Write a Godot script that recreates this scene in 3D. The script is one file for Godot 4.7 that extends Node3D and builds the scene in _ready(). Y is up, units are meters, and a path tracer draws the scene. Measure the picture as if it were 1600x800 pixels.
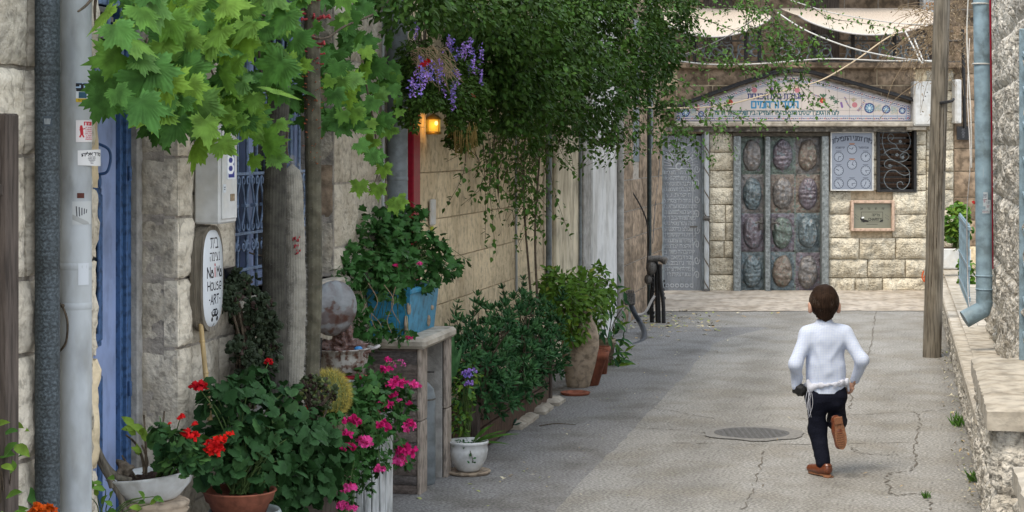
extends Node3D
# A narrow stone lane: planted house fronts along the left, a stone hall across its far end, a low wall on the right.
const F := 3000.0      # focal length in pixels of the 1600-pixel photograph
const EYE := 1.95      # height of the camera
const VX := 1413.0     # where the lane's long lines meet
const TURN := -0.20157 # how far the lane turns away from the camera's axis
const CT := 0.97975
const SHEAR := 0.204333
var rng := RandomNumberGenerator.new()
var M := {}
var L := {}
var noise := FastNoiseLite.new()

func rnd(a: float, b: float) -> float: return rng.randf_range(a, b)
func P(px: float, py: float, s: float) -> Vector3: return Vector3((px - 800.0) / s, EYE - (py - 225.0) / s, -F / s)
func W(w: float, y: float, d: float) -> Vector3: return Vector3(w + SHEAR * d, y, -d)
func G(px: float, py: float) -> Vector3:   # a point on the ground
	var s := (py - 225.0) / EYE
	return Vector3((px - 800.0) / s, 0, -F / s)
func along(px: float, o: float, d0: float, w0 := -3.0) -> float:   # distance along a wall of the lane that starts at depth d0
	var w := w0 + o / CT
	var d := F * w / (px - VX)
	return (d + 0.2002 * o - d0) / CT
func hy(px: float, py: float, w := -3.0) -> float:                 # height above ground of a pixel on that wall
	return EYE - (py - 225.0) / ((px - VX) / w)

# ---------------------------------------------------------------- nodes
func thing(called: String, label: String, category: String, at := Vector3.ZERO, turn := 0.0, group := "") -> Node3D:
	var o := Node3D.new()
	o.name = called
	add_child(o, true)
	o.position = at
	o.rotation.y = turn
	return tag(o, label, category, group)
func tag(o: Node3D, label: String, category: String, group := "") -> Node3D:
	o.set_meta("label", label)
	o.set_meta("category", category)
	if group: o.set_meta("group", group)
	return o
func put(called: String, mesh: Mesh, m: Material, parent: Node = null, t := Transform3D.IDENTITY) -> MeshInstance3D:
	var o := MeshInstance3D.new()
	o.name = called
	o.mesh = mesh
	o.material_override = m
	(parent if parent else self).add_child(o, true)
	o.transform = t
	return o
func obj(called: String, st: SurfaceTool, m: Material, parent: Node = null, t := Transform3D.IDENTITY) -> MeshInstance3D:
	st.generate_normals()
	return put(called, st.commit(), m, parent, t)
func struct(called: String, st: SurfaceTool, m: Material, label := "", cat := "") -> MeshInstance3D:
	var o := obj(called, st, m)
	o.set_meta("kind", "structure")
	if label: tag(o, label, cat)
	return o
func many(called: String, mesh: Mesh, m: Material, xs: Array, parent: Node = null, tints := []) -> Node3D:
	var mm := MultiMesh.new()
	mm.transform_format = MultiMesh.TRANSFORM_3D
	mm.use_colors = not tints.is_empty()
	mm.mesh = mesh
	mm.instance_count = xs.size()
	for i in xs.size():
		mm.set_instance_transform(i, xs[i])
		if tints: mm.set_instance_color(i, tints[i])
	var o := MultiMeshInstance3D.new()
	o.name = called
	o.multimesh = mm
	o.material_override = m
	o.set_meta("kind", "stuff")
	(parent if parent else self).add_child(o, true)
	return o
# the first 300 as parts of their own, the rest as one
func pieces(called: String, meshes: Array, mats: Array, xs: Array, parent: Node, rest := "foliage", most := 300) -> void:
	for i in mini(xs.size(), most):
		put(called, meshes[i % meshes.size()], mats[rng.randi() % mats.size()], parent, xs[i])
	if xs.size() > most:
		many(rest, meshes[0], mats[0], xs.slice(most), parent)

# ---------------------------------------------------------------- shapes
func S(group := -1) -> SurfaceTool:
	var st := SurfaceTool.new()
	st.begin(Mesh.PRIMITIVE_TRIANGLES)
	st.set_smooth_group(group)
	return st
func tri(st: SurfaceTool, a: Vector3, b: Vector3, c: Vector3) -> void:
	st.add_vertex(a); st.add_vertex(b); st.add_vertex(c)
func quad(st: SurfaceTool, bl: Vector3, tl: Vector3, tr: Vector3, br: Vector3) -> void:
	tri(st, bl, tl, tr); tri(st, bl, tr, br)
func tri_out(st: SurfaceTool, a: Vector3, b: Vector3, c: Vector3, dir: Vector3) -> void:
	if (a - c).cross(a - b).dot(dir) < 0.0: tri(st, a, c, b)
	else: tri(st, a, b, c)
func cube(st: SurfaceTool, c: Vector3, size: Vector3, b := 0.004, basis := Basis.IDENTITY) -> void:
	st.set_smooth_group(-1)
	var h := size / 2.0
	b = minf(b, minf(h.x, minf(h.y, h.z)) * 0.6)
	var pt := func(s: Vector3, ax: int) -> Vector3:   # the corner's vertex on the face across axis ax
		var q := Vector3(s.x * (h.x - b), s.y * (h.y - b), s.z * (h.z - b))
		q[ax] = s[ax] * h[ax]
		return c + basis * q
	for ax in 3:
		var u := (ax + 1) % 3
		var v := (ax + 2) % 3
		for sg in [-1.0, 1.0]:
			var q := []
			for k in [[-1, -1], [-1, 1], [1, 1], [1, -1]]:
				var s := Vector3.ZERO
				s[ax] = sg; s[u] = k[0]; s[v] = k[1]
				q.append(pt.call(s, ax))
			var dir := Vector3.ZERO
			dir[ax] = sg
			dir = basis * dir
			tri_out(st, q[0], q[1], q[2], dir); tri_out(st, q[0], q[2], q[3], dir)
		for su in [-1.0, 1.0]:
			for sv in [-1.0, 1.0]:
				var s0 := Vector3.ZERO
				s0[u] = su; s0[v] = sv
				var s1 := s0
				s0[ax] = -1; s1[ax] = 1
				var dir2 := Vector3.ZERO
				dir2[u] = su; dir2[v] = sv
				dir2 = basis * dir2
				var a: Vector3 = pt.call(s0, u)
				var e: Vector3 = pt.call(s1, u)
				var f: Vector3 = pt.call(s1, v)
				var g: Vector3 = pt.call(s0, v)
				tri_out(st, a, e, f, dir2); tri_out(st, a, f, g, dir2)
	for k in 8:
		var s := Vector3(1 if k & 1 else -1, 1 if k & 2 else -1, 1 if k & 4 else -1)
		tri_out(st, pt.call(s, 0), pt.call(s, 1), pt.call(s, 2), basis * s)
func box(called: String, c: Vector3, size: Vector3, m: Material, parent: Node = null, b := 0.004, basis := Basis.IDENTITY) -> MeshInstance3D:
	var st := S()
	cube(st, c, size, b, basis)
	return obj(called, st, m, parent)
func tube(st: SurfaceTool, pts: Array, r0: float, r1 := -1.0, n := 8, caps := true) -> void:
	if r1 < 0: r1 = r0
	st.set_smooth_group(0)
	var rings := []
	var u := Vector3.ZERO
	var last := pts.size() - 1
	for i in pts.size():
		var t: Vector3 = ((pts[mini(i + 1, last)] as Vector3) - (pts[maxi(i - 1, 0)] as Vector3)).normalized()
		if u == Vector3.ZERO: u = t.cross(Vector3.UP if absf(t.y) < 0.9 else Vector3.RIGHT).normalized()
		u = (u - t * u.dot(t)).normalized()
		var v := t.cross(u)
		var r := lerpf(r0, r1, float(i) / last)
		var ring := PackedVector3Array()
		for k in n: ring.append(pts[i] + (u * cos(TAU * k / n) + v * sin(TAU * k / n)) * r)
		rings.append(ring)
	for i in last:
		for k in n:
			var j := (k + 1) % n
			tri(st, rings[i][k], rings[i + 1][k], rings[i][j]); tri(st, rings[i][j], rings[i + 1][k], rings[i + 1][j])
	if caps and r0 > 0.002:
		st.set_smooth_group(-1)
		for k in n:
			var j := (k + 1) % n
			tri_out(st, pts[0], rings[0][k], rings[0][j], (pts[0] as Vector3) - (pts[1] as Vector3))
			tri_out(st, pts[last], rings[last][k], rings[last][j], (pts[last] as Vector3) - (pts[last - 1] as Vector3))
func lathe(st: SurfaceTool, prof: Array, n := 32, c := Vector3.ZERO, basis := Basis.IDENTITY, wobble := 0.0) -> void:
	st.set_smooth_group(0)
	var rings := []
	for q in prof:
		var ring := PackedVector3Array()
		for k in n:
			var a := TAU * k / n
			var r: float = q.x * (1.0 + wobble * noise.get_noise_3d(cos(a) * 40, q.y * 90, sin(a) * 40))
			ring.append(c + basis * Vector3(sin(a) * r, q.y, cos(a) * r))
		rings.append(ring)
	for i in prof.size() - 1:
		st.set_smooth_group(0)
		for k in n:
			var j := (k + 1) % n
			tri(st, rings[i][k], rings[i + 1][k], rings[i][j]); tri(st, rings[i][j], rings[i + 1][k], rings[i + 1][j])
func prism(st: SurfaceTool, poly: PackedVector2Array, z0: float, z1: float, t := Transform3D.IDENTITY) -> void:   # z1 is the front
	st.set_smooth_group(-1)
	var idx := Geometry2D.triangulate_polygon(poly)
	for i in range(0, idx.size(), 3):
		var q := [poly[idx[i]], poly[idx[i + 1]], poly[idx[i + 2]]]
		for z in [z0, z1]:
			tri_out(st, t * Vector3(q[0].x, q[0].y, z), t * Vector3(q[1].x, q[1].y, z), t * Vector3(q[2].x, q[2].y, z), t.basis.z * (1.0 if z == z1 else -1.0))
	var cw := Geometry2D.is_polygon_clockwise(poly)
	for i in poly.size():
		var a := poly[i]
		var b := poly[(i + 1) % poly.size()]
		var n2 := (b - a).orthogonal() * (-1.0 if cw else 1.0)
		var dir := t.basis * Vector3(-n2.x, -n2.y, 0)
		tri_out(st, t * Vector3(a.x, a.y, z0), t * Vector3(b.x, b.y, z0), t * Vector3(b.x, b.y, z1), dir)
		tri_out(st, t * Vector3(a.x, a.y, z0), t * Vector3(b.x, b.y, z1), t * Vector3(a.x, a.y, z1), dir)
func sheet(st: SurfaceTool, nu: int, nv: int, f: Callable, uv := false, group := 0) -> void:   # u to the right, v up, seen from its front
	st.set_smooth_group(group)
	var p := []
	for j in nv + 1:
		var row := PackedVector3Array()
		for i in nu + 1: row.append(f.call(float(i) / nu, float(j) / nv))
		p.append(row)
	var add := func(i: int, j: int) -> void:
		if uv: st.set_uv(Vector2(float(i) / nu, 1.0 - float(j) / nv))
		st.add_vertex(p[j][i])
	for j in nv:
		for i in nu:
			add.call(i, j); add.call(i, j + 1); add.call(i + 1, j + 1)
			add.call(i, j); add.call(i + 1, j + 1); add.call(i + 1, j)
func panel(called: String, w: float, h: float, m: Material, parent: Node, t: Transform3D, thick := 0.004) -> MeshInstance3D:   # a printed plate whose picture lies on its front
	var st := S()
	sheet(st, 1, 1, func(u: float, v: float): return Vector3((u - 0.5) * w, (v - 0.5) * h, thick), true, -1)
	st.set_uv(Vector2(0.01, 0.01))
	var x := w / 2
	var y := h / 2
	for q in [[Vector3(-x, -y, 0), Vector3(-x, y, 0), Vector3(-x, y, thick), Vector3(-x, -y, thick)], [Vector3(x, -y, thick), Vector3(x, y, thick), Vector3(x, y, 0), Vector3(x, -y, 0)], [Vector3(-x, y, thick), Vector3(-x, y, 0), Vector3(x, y, 0), Vector3(x, y, thick)], [Vector3(-x, -y, 0), Vector3(-x, -y, thick), Vector3(x, -y, thick), Vector3(x, -y, 0)]]:
		quad(st, q[0], q[1], q[2], q[3])
	return obj(called, st, m, parent, t)
func ball(st: SurfaceTool, c: Vector3, r: Vector3, n := 12, rough := 0.0, basis := Basis.IDENTITY) -> void:
	st.set_smooth_group(0)
	var f := func(i: int, j: int) -> Vector3:
		var a := TAU * (i % n) / n
		var b := PI * j / (n / 2) - PI / 2
		var q := Vector3(sin(a) * cos(b), sin(b), cos(a) * cos(b))
		if j == 0: q = Vector3.DOWN
		elif j == n / 2: q = Vector3.UP
		var w := c + q * r
		return c + basis * (q * r * (1.0 + rough * noise.get_noise_3dv(w * 1800)))
	for j in n / 2:
		for i in n:
			tri(st, f.call(i, j), f.call(i, j + 1), f.call(i + 1, j)); tri(st, f.call(i + 1, j), f.call(i, j + 1), f.call(i + 1, j + 1))
func curve(pts: Array, n := 6) -> Array:   # a smooth line through points
	var out := []
	for i in pts.size() - 1:
		var a: Vector3 = pts[maxi(i - 1, 0)]
		var b: Vector3 = pts[i]
		var c: Vector3 = pts[i + 1]
		var d: Vector3 = pts[mini(i + 2, pts.size() - 1)]
		for k in n: out.append(b.cubic_interpolate(c, a, d, float(k) / n))
	out.append(pts[-1])
	return out
func sag(a: Vector3, b: Vector3, drop: float, n := 14) -> Array:
	var out := []
	for i in n + 1:
		var t := float(i) / n
		out.append(a.lerp(b, t) - Vector3(0, drop * 4 * t * (1 - t), 0))
	return out
func spiral(c: Vector3, r: float, turns: float, a0: float, hand := 1.0, shrink := 0.25, n := 22) -> Array:   # in the x-y plane, from the outside in
	var out := []
	for i in n + 1:
		var t := float(i) / n
		var a := a0 + hand * TAU * turns * t
		out.append(c + Vector3(cos(a), sin(a), 0) * r * lerpf(1.0, shrink, t))
	return out

# one rough stone: x to the right, y up, its face towards +z; standing proud of z = 0
func stone(st: SurfaceTool, w: float, h: float, depth: float, bulge: float, rough: float, nx := 6, ny := 4, soft := 0.25, ragged := 0.0) -> void:
	var sd := rnd(0, 4000)
	var f := func(u: float, v: float) -> Vector3:
		var x := (u - 0.5) * w
		var y := (v - 0.5) * h
		var e := minf(minf(u, 1 - u) * w, minf(v, 1 - v) * h) / minf(w, h)
		var k := clampf(e / soft, 0, 1)
		k = k * (2 - k)
		var z := bulge * k + rough * k * (noise.get_noise_3d(x * 620 + sd, y * 620, sd) + 0.55 * noise.get_noise_3d(x * 1700 + sd, y * 1700, sd))
		var rx := ragged * noise.get_noise_3d(y * 1100 + sd, x * 40, 3)
		var ry := ragged * noise.get_noise_3d(x * 1100 + sd, y * 40, 9)
		return Vector3(x + rx, y + ry, z)
	sheet(st, nx, ny, f)
	st.set_smooth_group(1)
	for i in nx:
		for v in [0.0, 1.0]:
			var a: Vector3 = f.call(float(i) / nx, v)
			var b: Vector3 = f.call(float(i + 1) / nx, v)
			var back := Vector3(0, 0, -depth)
			var dir := Vector3(0, v - 0.5, 0)
			tri_out(st, a, b, b + back, dir); tri_out(st, a, b + back, a + back, dir)
	for j in ny:
		for u in [0.0, 1.0]:
			var a: Vector3 = f.call(u, float(j) / ny)
			var b: Vector3 = f.call(u, float(j + 1) / ny)
			var back := Vector3(0, 0, -depth)
			var dir := Vector3(u - 0.5, 0, 0)
			tri_out(st, a, b, b + back, dir); tri_out(st, a, b + back, a + back, dir)
# courses of stones over a wall; holes are Rect2 in wall coordinates (x along, y up)
func courses(parent: Node, x0: float, x1: float, y0: float, y1: float, hs: Array, ls: Array, mats: Array, o: Dictionary, holes := []) -> void:
	var y := y0
	var row := 0
	var gap: float = o.get("gap", 0.012)
	while y < y1 - 0.05:
		var h: float = hs[row % hs.size()]
		if y + h > y1 - 0.08: h = y1 - y
		var cuts := []
		for r in holes:
			var lap: float = minf(y + h, r.end.y) - maxf(y, r.position.y)
			if lap > h * 0.12: cuts.append(Vector2(r.position.x, r.end.x))
		cuts.sort_custom(func(a, b): return a.x < b.x)
		var spans := []
		var from := x0
		for c in cuts:
			if c.x > from + 0.04: spans.append(Vector2(from, c.x))
			from = maxf(from, c.y)
		if x1 > from + 0.04: spans.append(Vector2(from, x1))
		for sp in spans:
			var x: float = sp.x
			while x < sp.y - 0.02:
				var l: float = rnd(ls[0], ls[1])
				if x + l > sp.y - ls[0] * 0.6: l = sp.y - x
				if l > ls[1] * 1.4: l *= 0.5
				var st := S()
				var cell: float = o.get("cell", 0.05)
				stone(st, l - gap, h - gap, o.get("depth", 0.05), o.get("bulge", 0.02) * rnd(0.6, 1.3), o.get("rough", 0.02), clampi(int(l / cell), 2, 14), clampi(int(h / cell), 2, 12), o.get("soft", 0.25), o.get("ragged", 0.0))
				obj("stone", st, mats[rng.randi() % mats.size()], parent, Transform3D(Basis.IDENTITY, Vector3(x + l / 2, y + h / 2, o.get("z", 0.0))))
				x += l
		y += h
		row += 1

# ---------------------------------------------------------------- materials
func lin(r: float, g: float, b: float) -> Color: return Color(r, g, b).linear_to_srgb()
var ntex := {}
func ntexture(freq: float, sd: int, ramp := [], size := 512, type := FastNoiseLite.TYPE_SIMPLEX_SMOOTH, oct := 5) -> NoiseTexture2D:
	var key := str(freq, sd, ramp, size, oct)
	if ntex.has(key): return ntex[key]
	var n := FastNoiseLite.new()
	n.noise_type = type
	n.frequency = freq
	n.seed = sd
	n.fractal_octaves = oct
	n.fractal_gain = 0.55
	var t := NoiseTexture2D.new()
	t.width = size; t.height = size
	t.seamless = true
	t.noise = n
	if ramp:
		var g := Gradient.new()
		var offs := PackedFloat32Array()
		var cols := PackedColorArray()
		for i in ramp.size():
			offs.append(0.22 + 0.56 * float(i) / (ramp.size() - 1))
			cols.append(ramp[i].linear_to_srgb())
		g.offsets = offs
		g.colors = cols
		t.color_ramp = g
	ntex[key] = t
	return t
func C(r: float, g: float, b: float) -> Color: return Color(r, g, b)
# ramp of linear colours; options: scale (textures per metre), freq, seed, rough, metal, bump (cm), bfreq, stain
func mat(ramp: Array, o := {}) -> StandardMaterial3D:
	var m := StandardMaterial3D.new()
	m.roughness = o.get("rough", 0.9)
	m.metallic = o.get("metal", 0.0)
	m.metallic_specular = o.get("spec", 0.4)
	if ramp.size() == 1: m.albedo_color = ramp[0].linear_to_srgb()
	elif o.has("hue"): m.albedo_texture = ntexture(o.get("freq", 0.012), o.get("seed", 1), ramp, 512)
	else:      # a grey grain shared between materials, coloured by its brightest tone
		var top := Color(0, 0, 0)
		for c in ramp: top = Color(maxf(top.r, c.r), maxf(top.g, c.g), maxf(top.b, c.b))
		var grey := []
		for c in ramp:
			var q: float = snappedf((c.r / top.r + c.g / top.g + c.b / top.b) / 3.0, 0.12)
			q = clampf(q, 0.08, 1.0)
			grey.append(Color(q, q, q))
		m.albedo_color = top.linear_to_srgb()
		m.albedo_texture = ntexture(o.get("freq", 0.012), 1, grey, o.get("size", 512))
		m.uv1_offset = Vector3(o.get("seed", 1) * 0.37, o.get("seed", 1) * 0.61, o.get("seed", 1) * 0.23)
	var sc: float = o.get("scale", 1.0)
	m.uv1_triplanar = true
	m.uv1_world_triplanar = o.get("world", true)
	m.uv1_scale = Vector3(sc, sc * o.get("flat", 1.0), sc)
	if o.has("bump"):
		m.heightmap_enabled = true
		m.heightmap_texture = ntexture(o.get("bfreq", 0.03), 7, [], 512)
		m.heightmap_scale = o.bump
	if o.has("stain"):
		m.detail_enabled = true
		m.detail_blend_mode = BaseMaterial3D.BLEND_MODE_MUL
		m.detail_uv_layer = BaseMaterial3D.DETAIL_UV_2
		m.uv2_triplanar = true
		m.uv2_world_triplanar = true
		var ss: float = o.get("sscale", 0.45)
		m.uv2_scale = Vector3(ss, ss * o.get("sflat", 1.0), ss)
		m.detail_albedo = ntexture(0.008, 21, [C(o.stain, o.stain * 0.97, o.stain * 0.92), C(0.9, 0.89, 0.87), C(1, 1, 1), C(1, 1, 1)], 512)
	if o.has("vcol"): m.vertex_color_use_as_albedo = true
	return m
func leafmat(c: Color, back := 0.5, rough := 0.55, vary := 0.35) -> StandardMaterial3D:
	var m := mat([c * (1 - vary), c, c * (1 + vary)], {"rough": rough, "scale": 5.0, "freq": 0.01, "seed": 5, "spec": 0.22, "size": 256})
	m.cull_mode = BaseMaterial3D.CULL_DISABLED
	m.backlight_enabled = true
	m.backlight = Color(back, back, back * 0.6)
	return m
func picmat(im: Image, rough := 0.5, metal := 0.0) -> StandardMaterial3D:
	var m := StandardMaterial3D.new()
	m.albedo_texture = ImageTexture.create_from_image(im)
	m.roughness = rough
	m.metallic = metal
	m.texture_repeat = false
	return m

# ---------------------------------------------------------------- lettering, drawn as pen strokes on a grid (x 0-5, y 0-9: top line 2, base line 8)
const GLYPH := {
	"א": "02 48|42 44 35|14 06 08", "ב": "02 32 43 48|08 58", "ג": "12 32 38|36 08", "ד": "02 52|42 48", "ה": "02 42 48|05 08", "ו": "02 12 18", "ז": "02 32|22 18", "ח": "02 42 48|02 08",
	"ט": "02 08 48 43 22", "י": "02 12 15", "כ": "02 32 43 47 38 08", "ל": "00 03 43 45 28", "מ": "08 12 02|12 32 43 48 28", "ם": "02 42 48 08 02", "נ": "12 22 28 08", "ן": "02 12 19",
	"ס": "02 42 46 28 06 02", "ע": "02 38|42 38 08", "פ": "14 04 02 32 43 47 38 08", "צ": "02 47|42 34|08 48", "ק": "02 42 44 26|05 09", "ר": "02 32 43 48", "ש": "02 08 48 42|22 27", "ת": "02 42 48|12 17 08",
	"'": "02 03", ":": "14 14|17 17", "-": "05 15", "N": "08 02 48 42", "H": "02 08|42 48|05 45", "A": "08 22 48|16 36", "R": "08 02 32 43 34 05|25 48", "T": "02 42|22 28", "a": "14 34 48|46 35 15 07 18 38 47", "i": "13 18|10 11",
	"m": "08 02 25 42 48", "o": "13 33 44 47 38 18 07 04 13", "u": "03 07 18 38 47 43", "s": "33 13 04 15 35 47 38 08", "e": "06 46 44 33 13 04 07 18 38", "C": "43 32 12 03 07 18 38 47", "I": "02 08", "Y": "02 25 42|25 28",
	"8": "12 32 43 44 35 15 04 03 12|15 06 07 18 38 47 46 35",
}
func dab(im: Image, a: Vector2, b: Vector2, r: float, c: Color) -> void:
	var lo := Vector2i((a.min(b) - Vector2(r + 1, r + 1)).floor())
	var hi := Vector2i((a.max(b) + Vector2(r + 1, r + 1)).ceil())
	var ab := b - a
	var l2 := maxf(ab.length_squared(), 1e-6)
	for y in range(maxi(lo.y, 0), mini(hi.y, im.get_height() - 1) + 1):
		for x in range(maxi(lo.x, 0), mini(hi.x, im.get_width() - 1) + 1):
			var p := Vector2(x, y) - a
			var k := clampf(r + 0.5 - (p - ab * clampf(p.dot(ab) / l2, 0, 1)).length(), 0, 1)
			if k > 0: im.set_pixel(x, y, im.get_pixel(x, y).lerp(c, k * c.a))
func text(im: Image, s: String, x: float, y: float, h: float, c: Color, pen := 0.09, spread := 0.0, stretch := 1.0, arc := 0.0) -> void:   # centred on x; y is the top line; Hebrew runs to the left
	var u := h / 6.0
	var total := 0.0
	var ws := []
	for ch in s:
		var wd := 1.6
		if GLYPH.has(ch):
			wd = 0
			for q in GLYPH[ch].replace("|", " ").split(" "): wd = maxf(wd, float(q[0]))
			wd += 1.5 + spread
		ws.append(wd * u * stretch)
		total += wd * u * stretch
	var rtl := s.unicode_at(0) > 1000
	var at := x + total / 2 if rtl else x - total / 2
	for i in s.length():
		if rtl: at -= ws[i]
		if GLYPH.has(s[i]):
			var k: float = (at + ws[i] / 2 - x) / maxf(total / 2, 1)
			var oy: float = y + arc * k * k
			for stroke in GLYPH[s[i]].split("|"):
				var q: PackedStringArray = stroke.split(" ")
				for j in q.size():
					var a := Vector2(at + float(q[maxi(j - 1, 0)][0]) * u * stretch, oy + (float(q[maxi(j - 1, 0)][1]) - 2) * u)
					var b := Vector2(at + float(q[j][0]) * u * stretch, oy + (float(q[j][1]) - 2) * u)
					if j or q.size() == 1: dab(im, a, b, h * pen, c)
		if not rtl: at += ws[i]
func ring(im: Image, c: Vector2, r: float, pen: float, col: Color, n := 20, sx := 1.0) -> void:
	for i in n:
		dab(im, c + Vector2(cos(TAU * i / n) * sx, sin(TAU * i / n)) * r, c + Vector2(cos(TAU * (i + 1) / n) * sx, sin(TAU * (i + 1) / n)) * r, pen, col)
func blank(w: int, h: int, c: Color) -> Image:
	var im := Image.create(w, h, false, Image.FORMAT_RGBA8)
	im.fill(c)
	return im

# ---------------------------------------------------------------- leaves: stalk at the origin, blade along +y, upper side +z
func blade(outline: Array, bend: float, fold: float, crinkle := 0.0, c := Vector2(0, 0.35)) -> ArrayMesh:
	var st := S(0)
	var lift := func(q: Vector2, k: float) -> Vector3: return Vector3(q.x, q.y, -bend * q.y * q.y - fold * absf(q.x) + crinkle * k)
	var n := outline.size()
	for i in n:
		var a: Vector2 = outline[i]
		var b: Vector2 = outline[(i + 1) % n]
		var ma := c.lerp(a, 0.55)
		var mb := c.lerp(b, 0.55)
		var ka := 1.0 if i % 2 else -0.4
		var kb := 1.0 if (i + 1) % n % 2 else -0.4
		var A: Vector3 = lift.call(a, -0.5)
		var B: Vector3 = lift.call(b, -0.5)
		var MA: Vector3 = lift.call(ma, ka)
		var MB: Vector3 = lift.call(mb, kb)
		var O: Vector3 = lift.call(c, 0.0)
		tri_out(st, O, MA, MB, Vector3.BACK); tri_out(st, MA, A, B, Vector3.BACK); tri_out(st, MA, B, MB, Vector3.BACK)
	st.generate_normals()
	return st.commit()
func grape_leaf(sd: int) -> ArrayMesh:
	var r := RandomNumberGenerator.new()
	r.seed = sd
	var o := []
	var tips := [0.0, 0.95, 1.95]       # angle of the lobes from the tip
	for side in [1, -1]:
		var half := []
		for i in 23:
			var a := 2.72 * i / 23.0
			var rad := 0.43
			for k in 3:
				var d: float = (a - tips[k]) / [0.42, 0.40, 0.5][k]
				rad = maxf(rad, [0.74, 0.67, 0.60][k] * (1.0 - 0.36 * minf(absf(d), 1.3)))
			rad *= 1.09 if i % 2 == 0 else 0.91
			rad *= r.randf_range(0.94, 1.06)
			half.append(Vector2(sin(a) * rad * side, 0.28 + cos(a) * rad))
		if side == 1: o = half
		else:
			half.remove_at(0)
			half.reverse()
			o.append(Vector2(0.02, 0.12))
			o.append_array(half)
	return blade(o, r.randf_range(-0.15, 0.55), r.randf_range(-0.2, 0.35), 0.045, Vector2(0, 0.2))
func round_leaf(sd: int, lobes := 7) -> ArrayMesh:   # a geranium's
	var r := RandomNumberGenerator.new()
	r.seed = sd
	var o := []
	var n := lobes * 3
	for i in n:
		var a := lerpf(-2.7, 2.7, float(i) / (n - 1))
		var rad := 0.5 * (1.0 + 0.09 * cos(a * lobes * TAU / 5.4)) * r.randf_range(0.95, 1.05)
		o.append(Vector2(sin(a) * rad, 0.42 + cos(a) * rad))
	o.append(Vector2(0, 0.3))
	return blade(o, r.randf_range(-0.25, 0.3), r.randf_range(-0.25, 0.1), 0.045, Vector2(0, 0.36))
func ivy_leaf(sd: int) -> ArrayMesh:
	var r := RandomNumberGenerator.new()
	r.seed = sd
	var o := []
	for i in 11:
		var a := lerpf(-2.4, 2.4, i / 10.0)
		var rad: float = (0.56 if i % 2 else 0.36) * r.randf_range(0.92, 1.08)
		o.append(Vector2(sin(a) * rad, 0.4 + cos(a) * rad))
	return blade(o, 0.2, 0.15, 0.02)
func long_leaf(width: float, bend := 0.3, fold := 0.35) -> ArrayMesh:
	var st := S(0)
	var n := 4
	var f := func(t: float, s: float) -> Vector3:
		var w := width * sin(PI * pow(clampf(t, 0.0, 1.0), 0.8)) * s * 0.5
		return Vector3(w, t, -bend * t * t + fold * absf(w))
	for i in n:
		for s in [-1.0, 1.0]:
			var t0 := float(i) / n
			var t1 := float(i + 1) / n
			if i > 0: tri_out(st, f.call(t0, 0.0), f.call(t1, s), f.call(t0, s), Vector3.BACK)
			if i < n - 1: tri_out(st, f.call(t0, 0.0), f.call(t1, 0.0), f.call(t1, s), Vector3.BACK)
	st.generate_normals()
	return st.commit()
func aim(at: Vector3, tip: Vector3, face: Vector3, size: float) -> Transform3D:
	var y := tip.normalized()
	var z := face - y * face.dot(y)
	z = z.normalized() if z.length() > 0.01 else y.cross(Vector3(0.3, 0.2, 0.9)).normalized()
	return Transform3D(Basis(y.cross(z), y, z) * Basis.from_scale(Vector3.ONE * size), at)
func any_dir() -> Vector3:
	var v := Vector3(rng.randfn(), rng.randfn(), rng.randfn())
	return v.normalized()
func in_ball() -> Vector3: return any_dir() * pow(rng.randf(), 0.333)

func _ready() -> void:
	rng.seed = 20240611
	noise.seed = 3
	noise.frequency = 0.01
	noise.fractal_octaves = 3
	var cam := Camera3D.new()
	cam.name = "camera"
	add_child(cam)
	cam.position = Vector3(0, EYE, 0)
	cam.projection = Camera3D.PROJECTION_FRUSTUM
	cam.near = 0.1
	cam.far = 600.0
	cam.size = 800.0 / F * 0.1
	cam.frustum_offset = Vector2(0, -175.0 / F * 0.1)
	cam.current = true
	var env := Environment.new()
	env.background_mode = Environment.BG_SKY
	var sm := ProceduralSkyMaterial.new()
	sm.sky_top_color = Color(0.85, 0.885, 0.93)
	sm.sky_horizon_color = Color(0.93, 0.94, 0.95)
	sm.sky_curve = 0.12
	sm.ground_bottom_color = Color(0.42, 0.40, 0.38)
	sm.ground_horizon_color = Color(0.75, 0.74, 0.72)
	sm.sky_energy_multiplier = 1.0
	env.sky = Sky.new()
	env.sky.sky_material = sm
	env.tonemap_mode = Environment.TONE_MAPPER_LINEAR
	env.tonemap_exposure = 2.6
	env.sdfgi_enabled = true
	env.ssao_enabled = true
	env.ssil_enabled = true
	var we := WorldEnvironment.new()
	we.name = "world_environment"
	we.environment = env
	add_child(we)
	var sun := DirectionalLight3D.new()
	sun.name = "veiled_sun"
	sun.light_energy = 0.45
	sun.light_angular_distance = 24.0
	sun.light_color = Color(1.0, 0.96, 0.9)
	sun.shadow_enabled = true
	add_child(sun)
	sun.look_at_from_position(Vector3(-2.4, 6.5, 3.3), Vector3.ZERO)
	materials()
	leaf_meshes()
	ground()
	near_house()
	red_door_house()
	plaster_house()
	corner_house()
	hall()
	right_side()
	background()
	pipes()
	hall_fittings()
	street_things()
	wall_signs()
	pots_and_shelf()
	cacti()
	near_plants()
	far_plants()
	grape_vine()
	creeper()
	wires()
	boy()
	litter()

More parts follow.
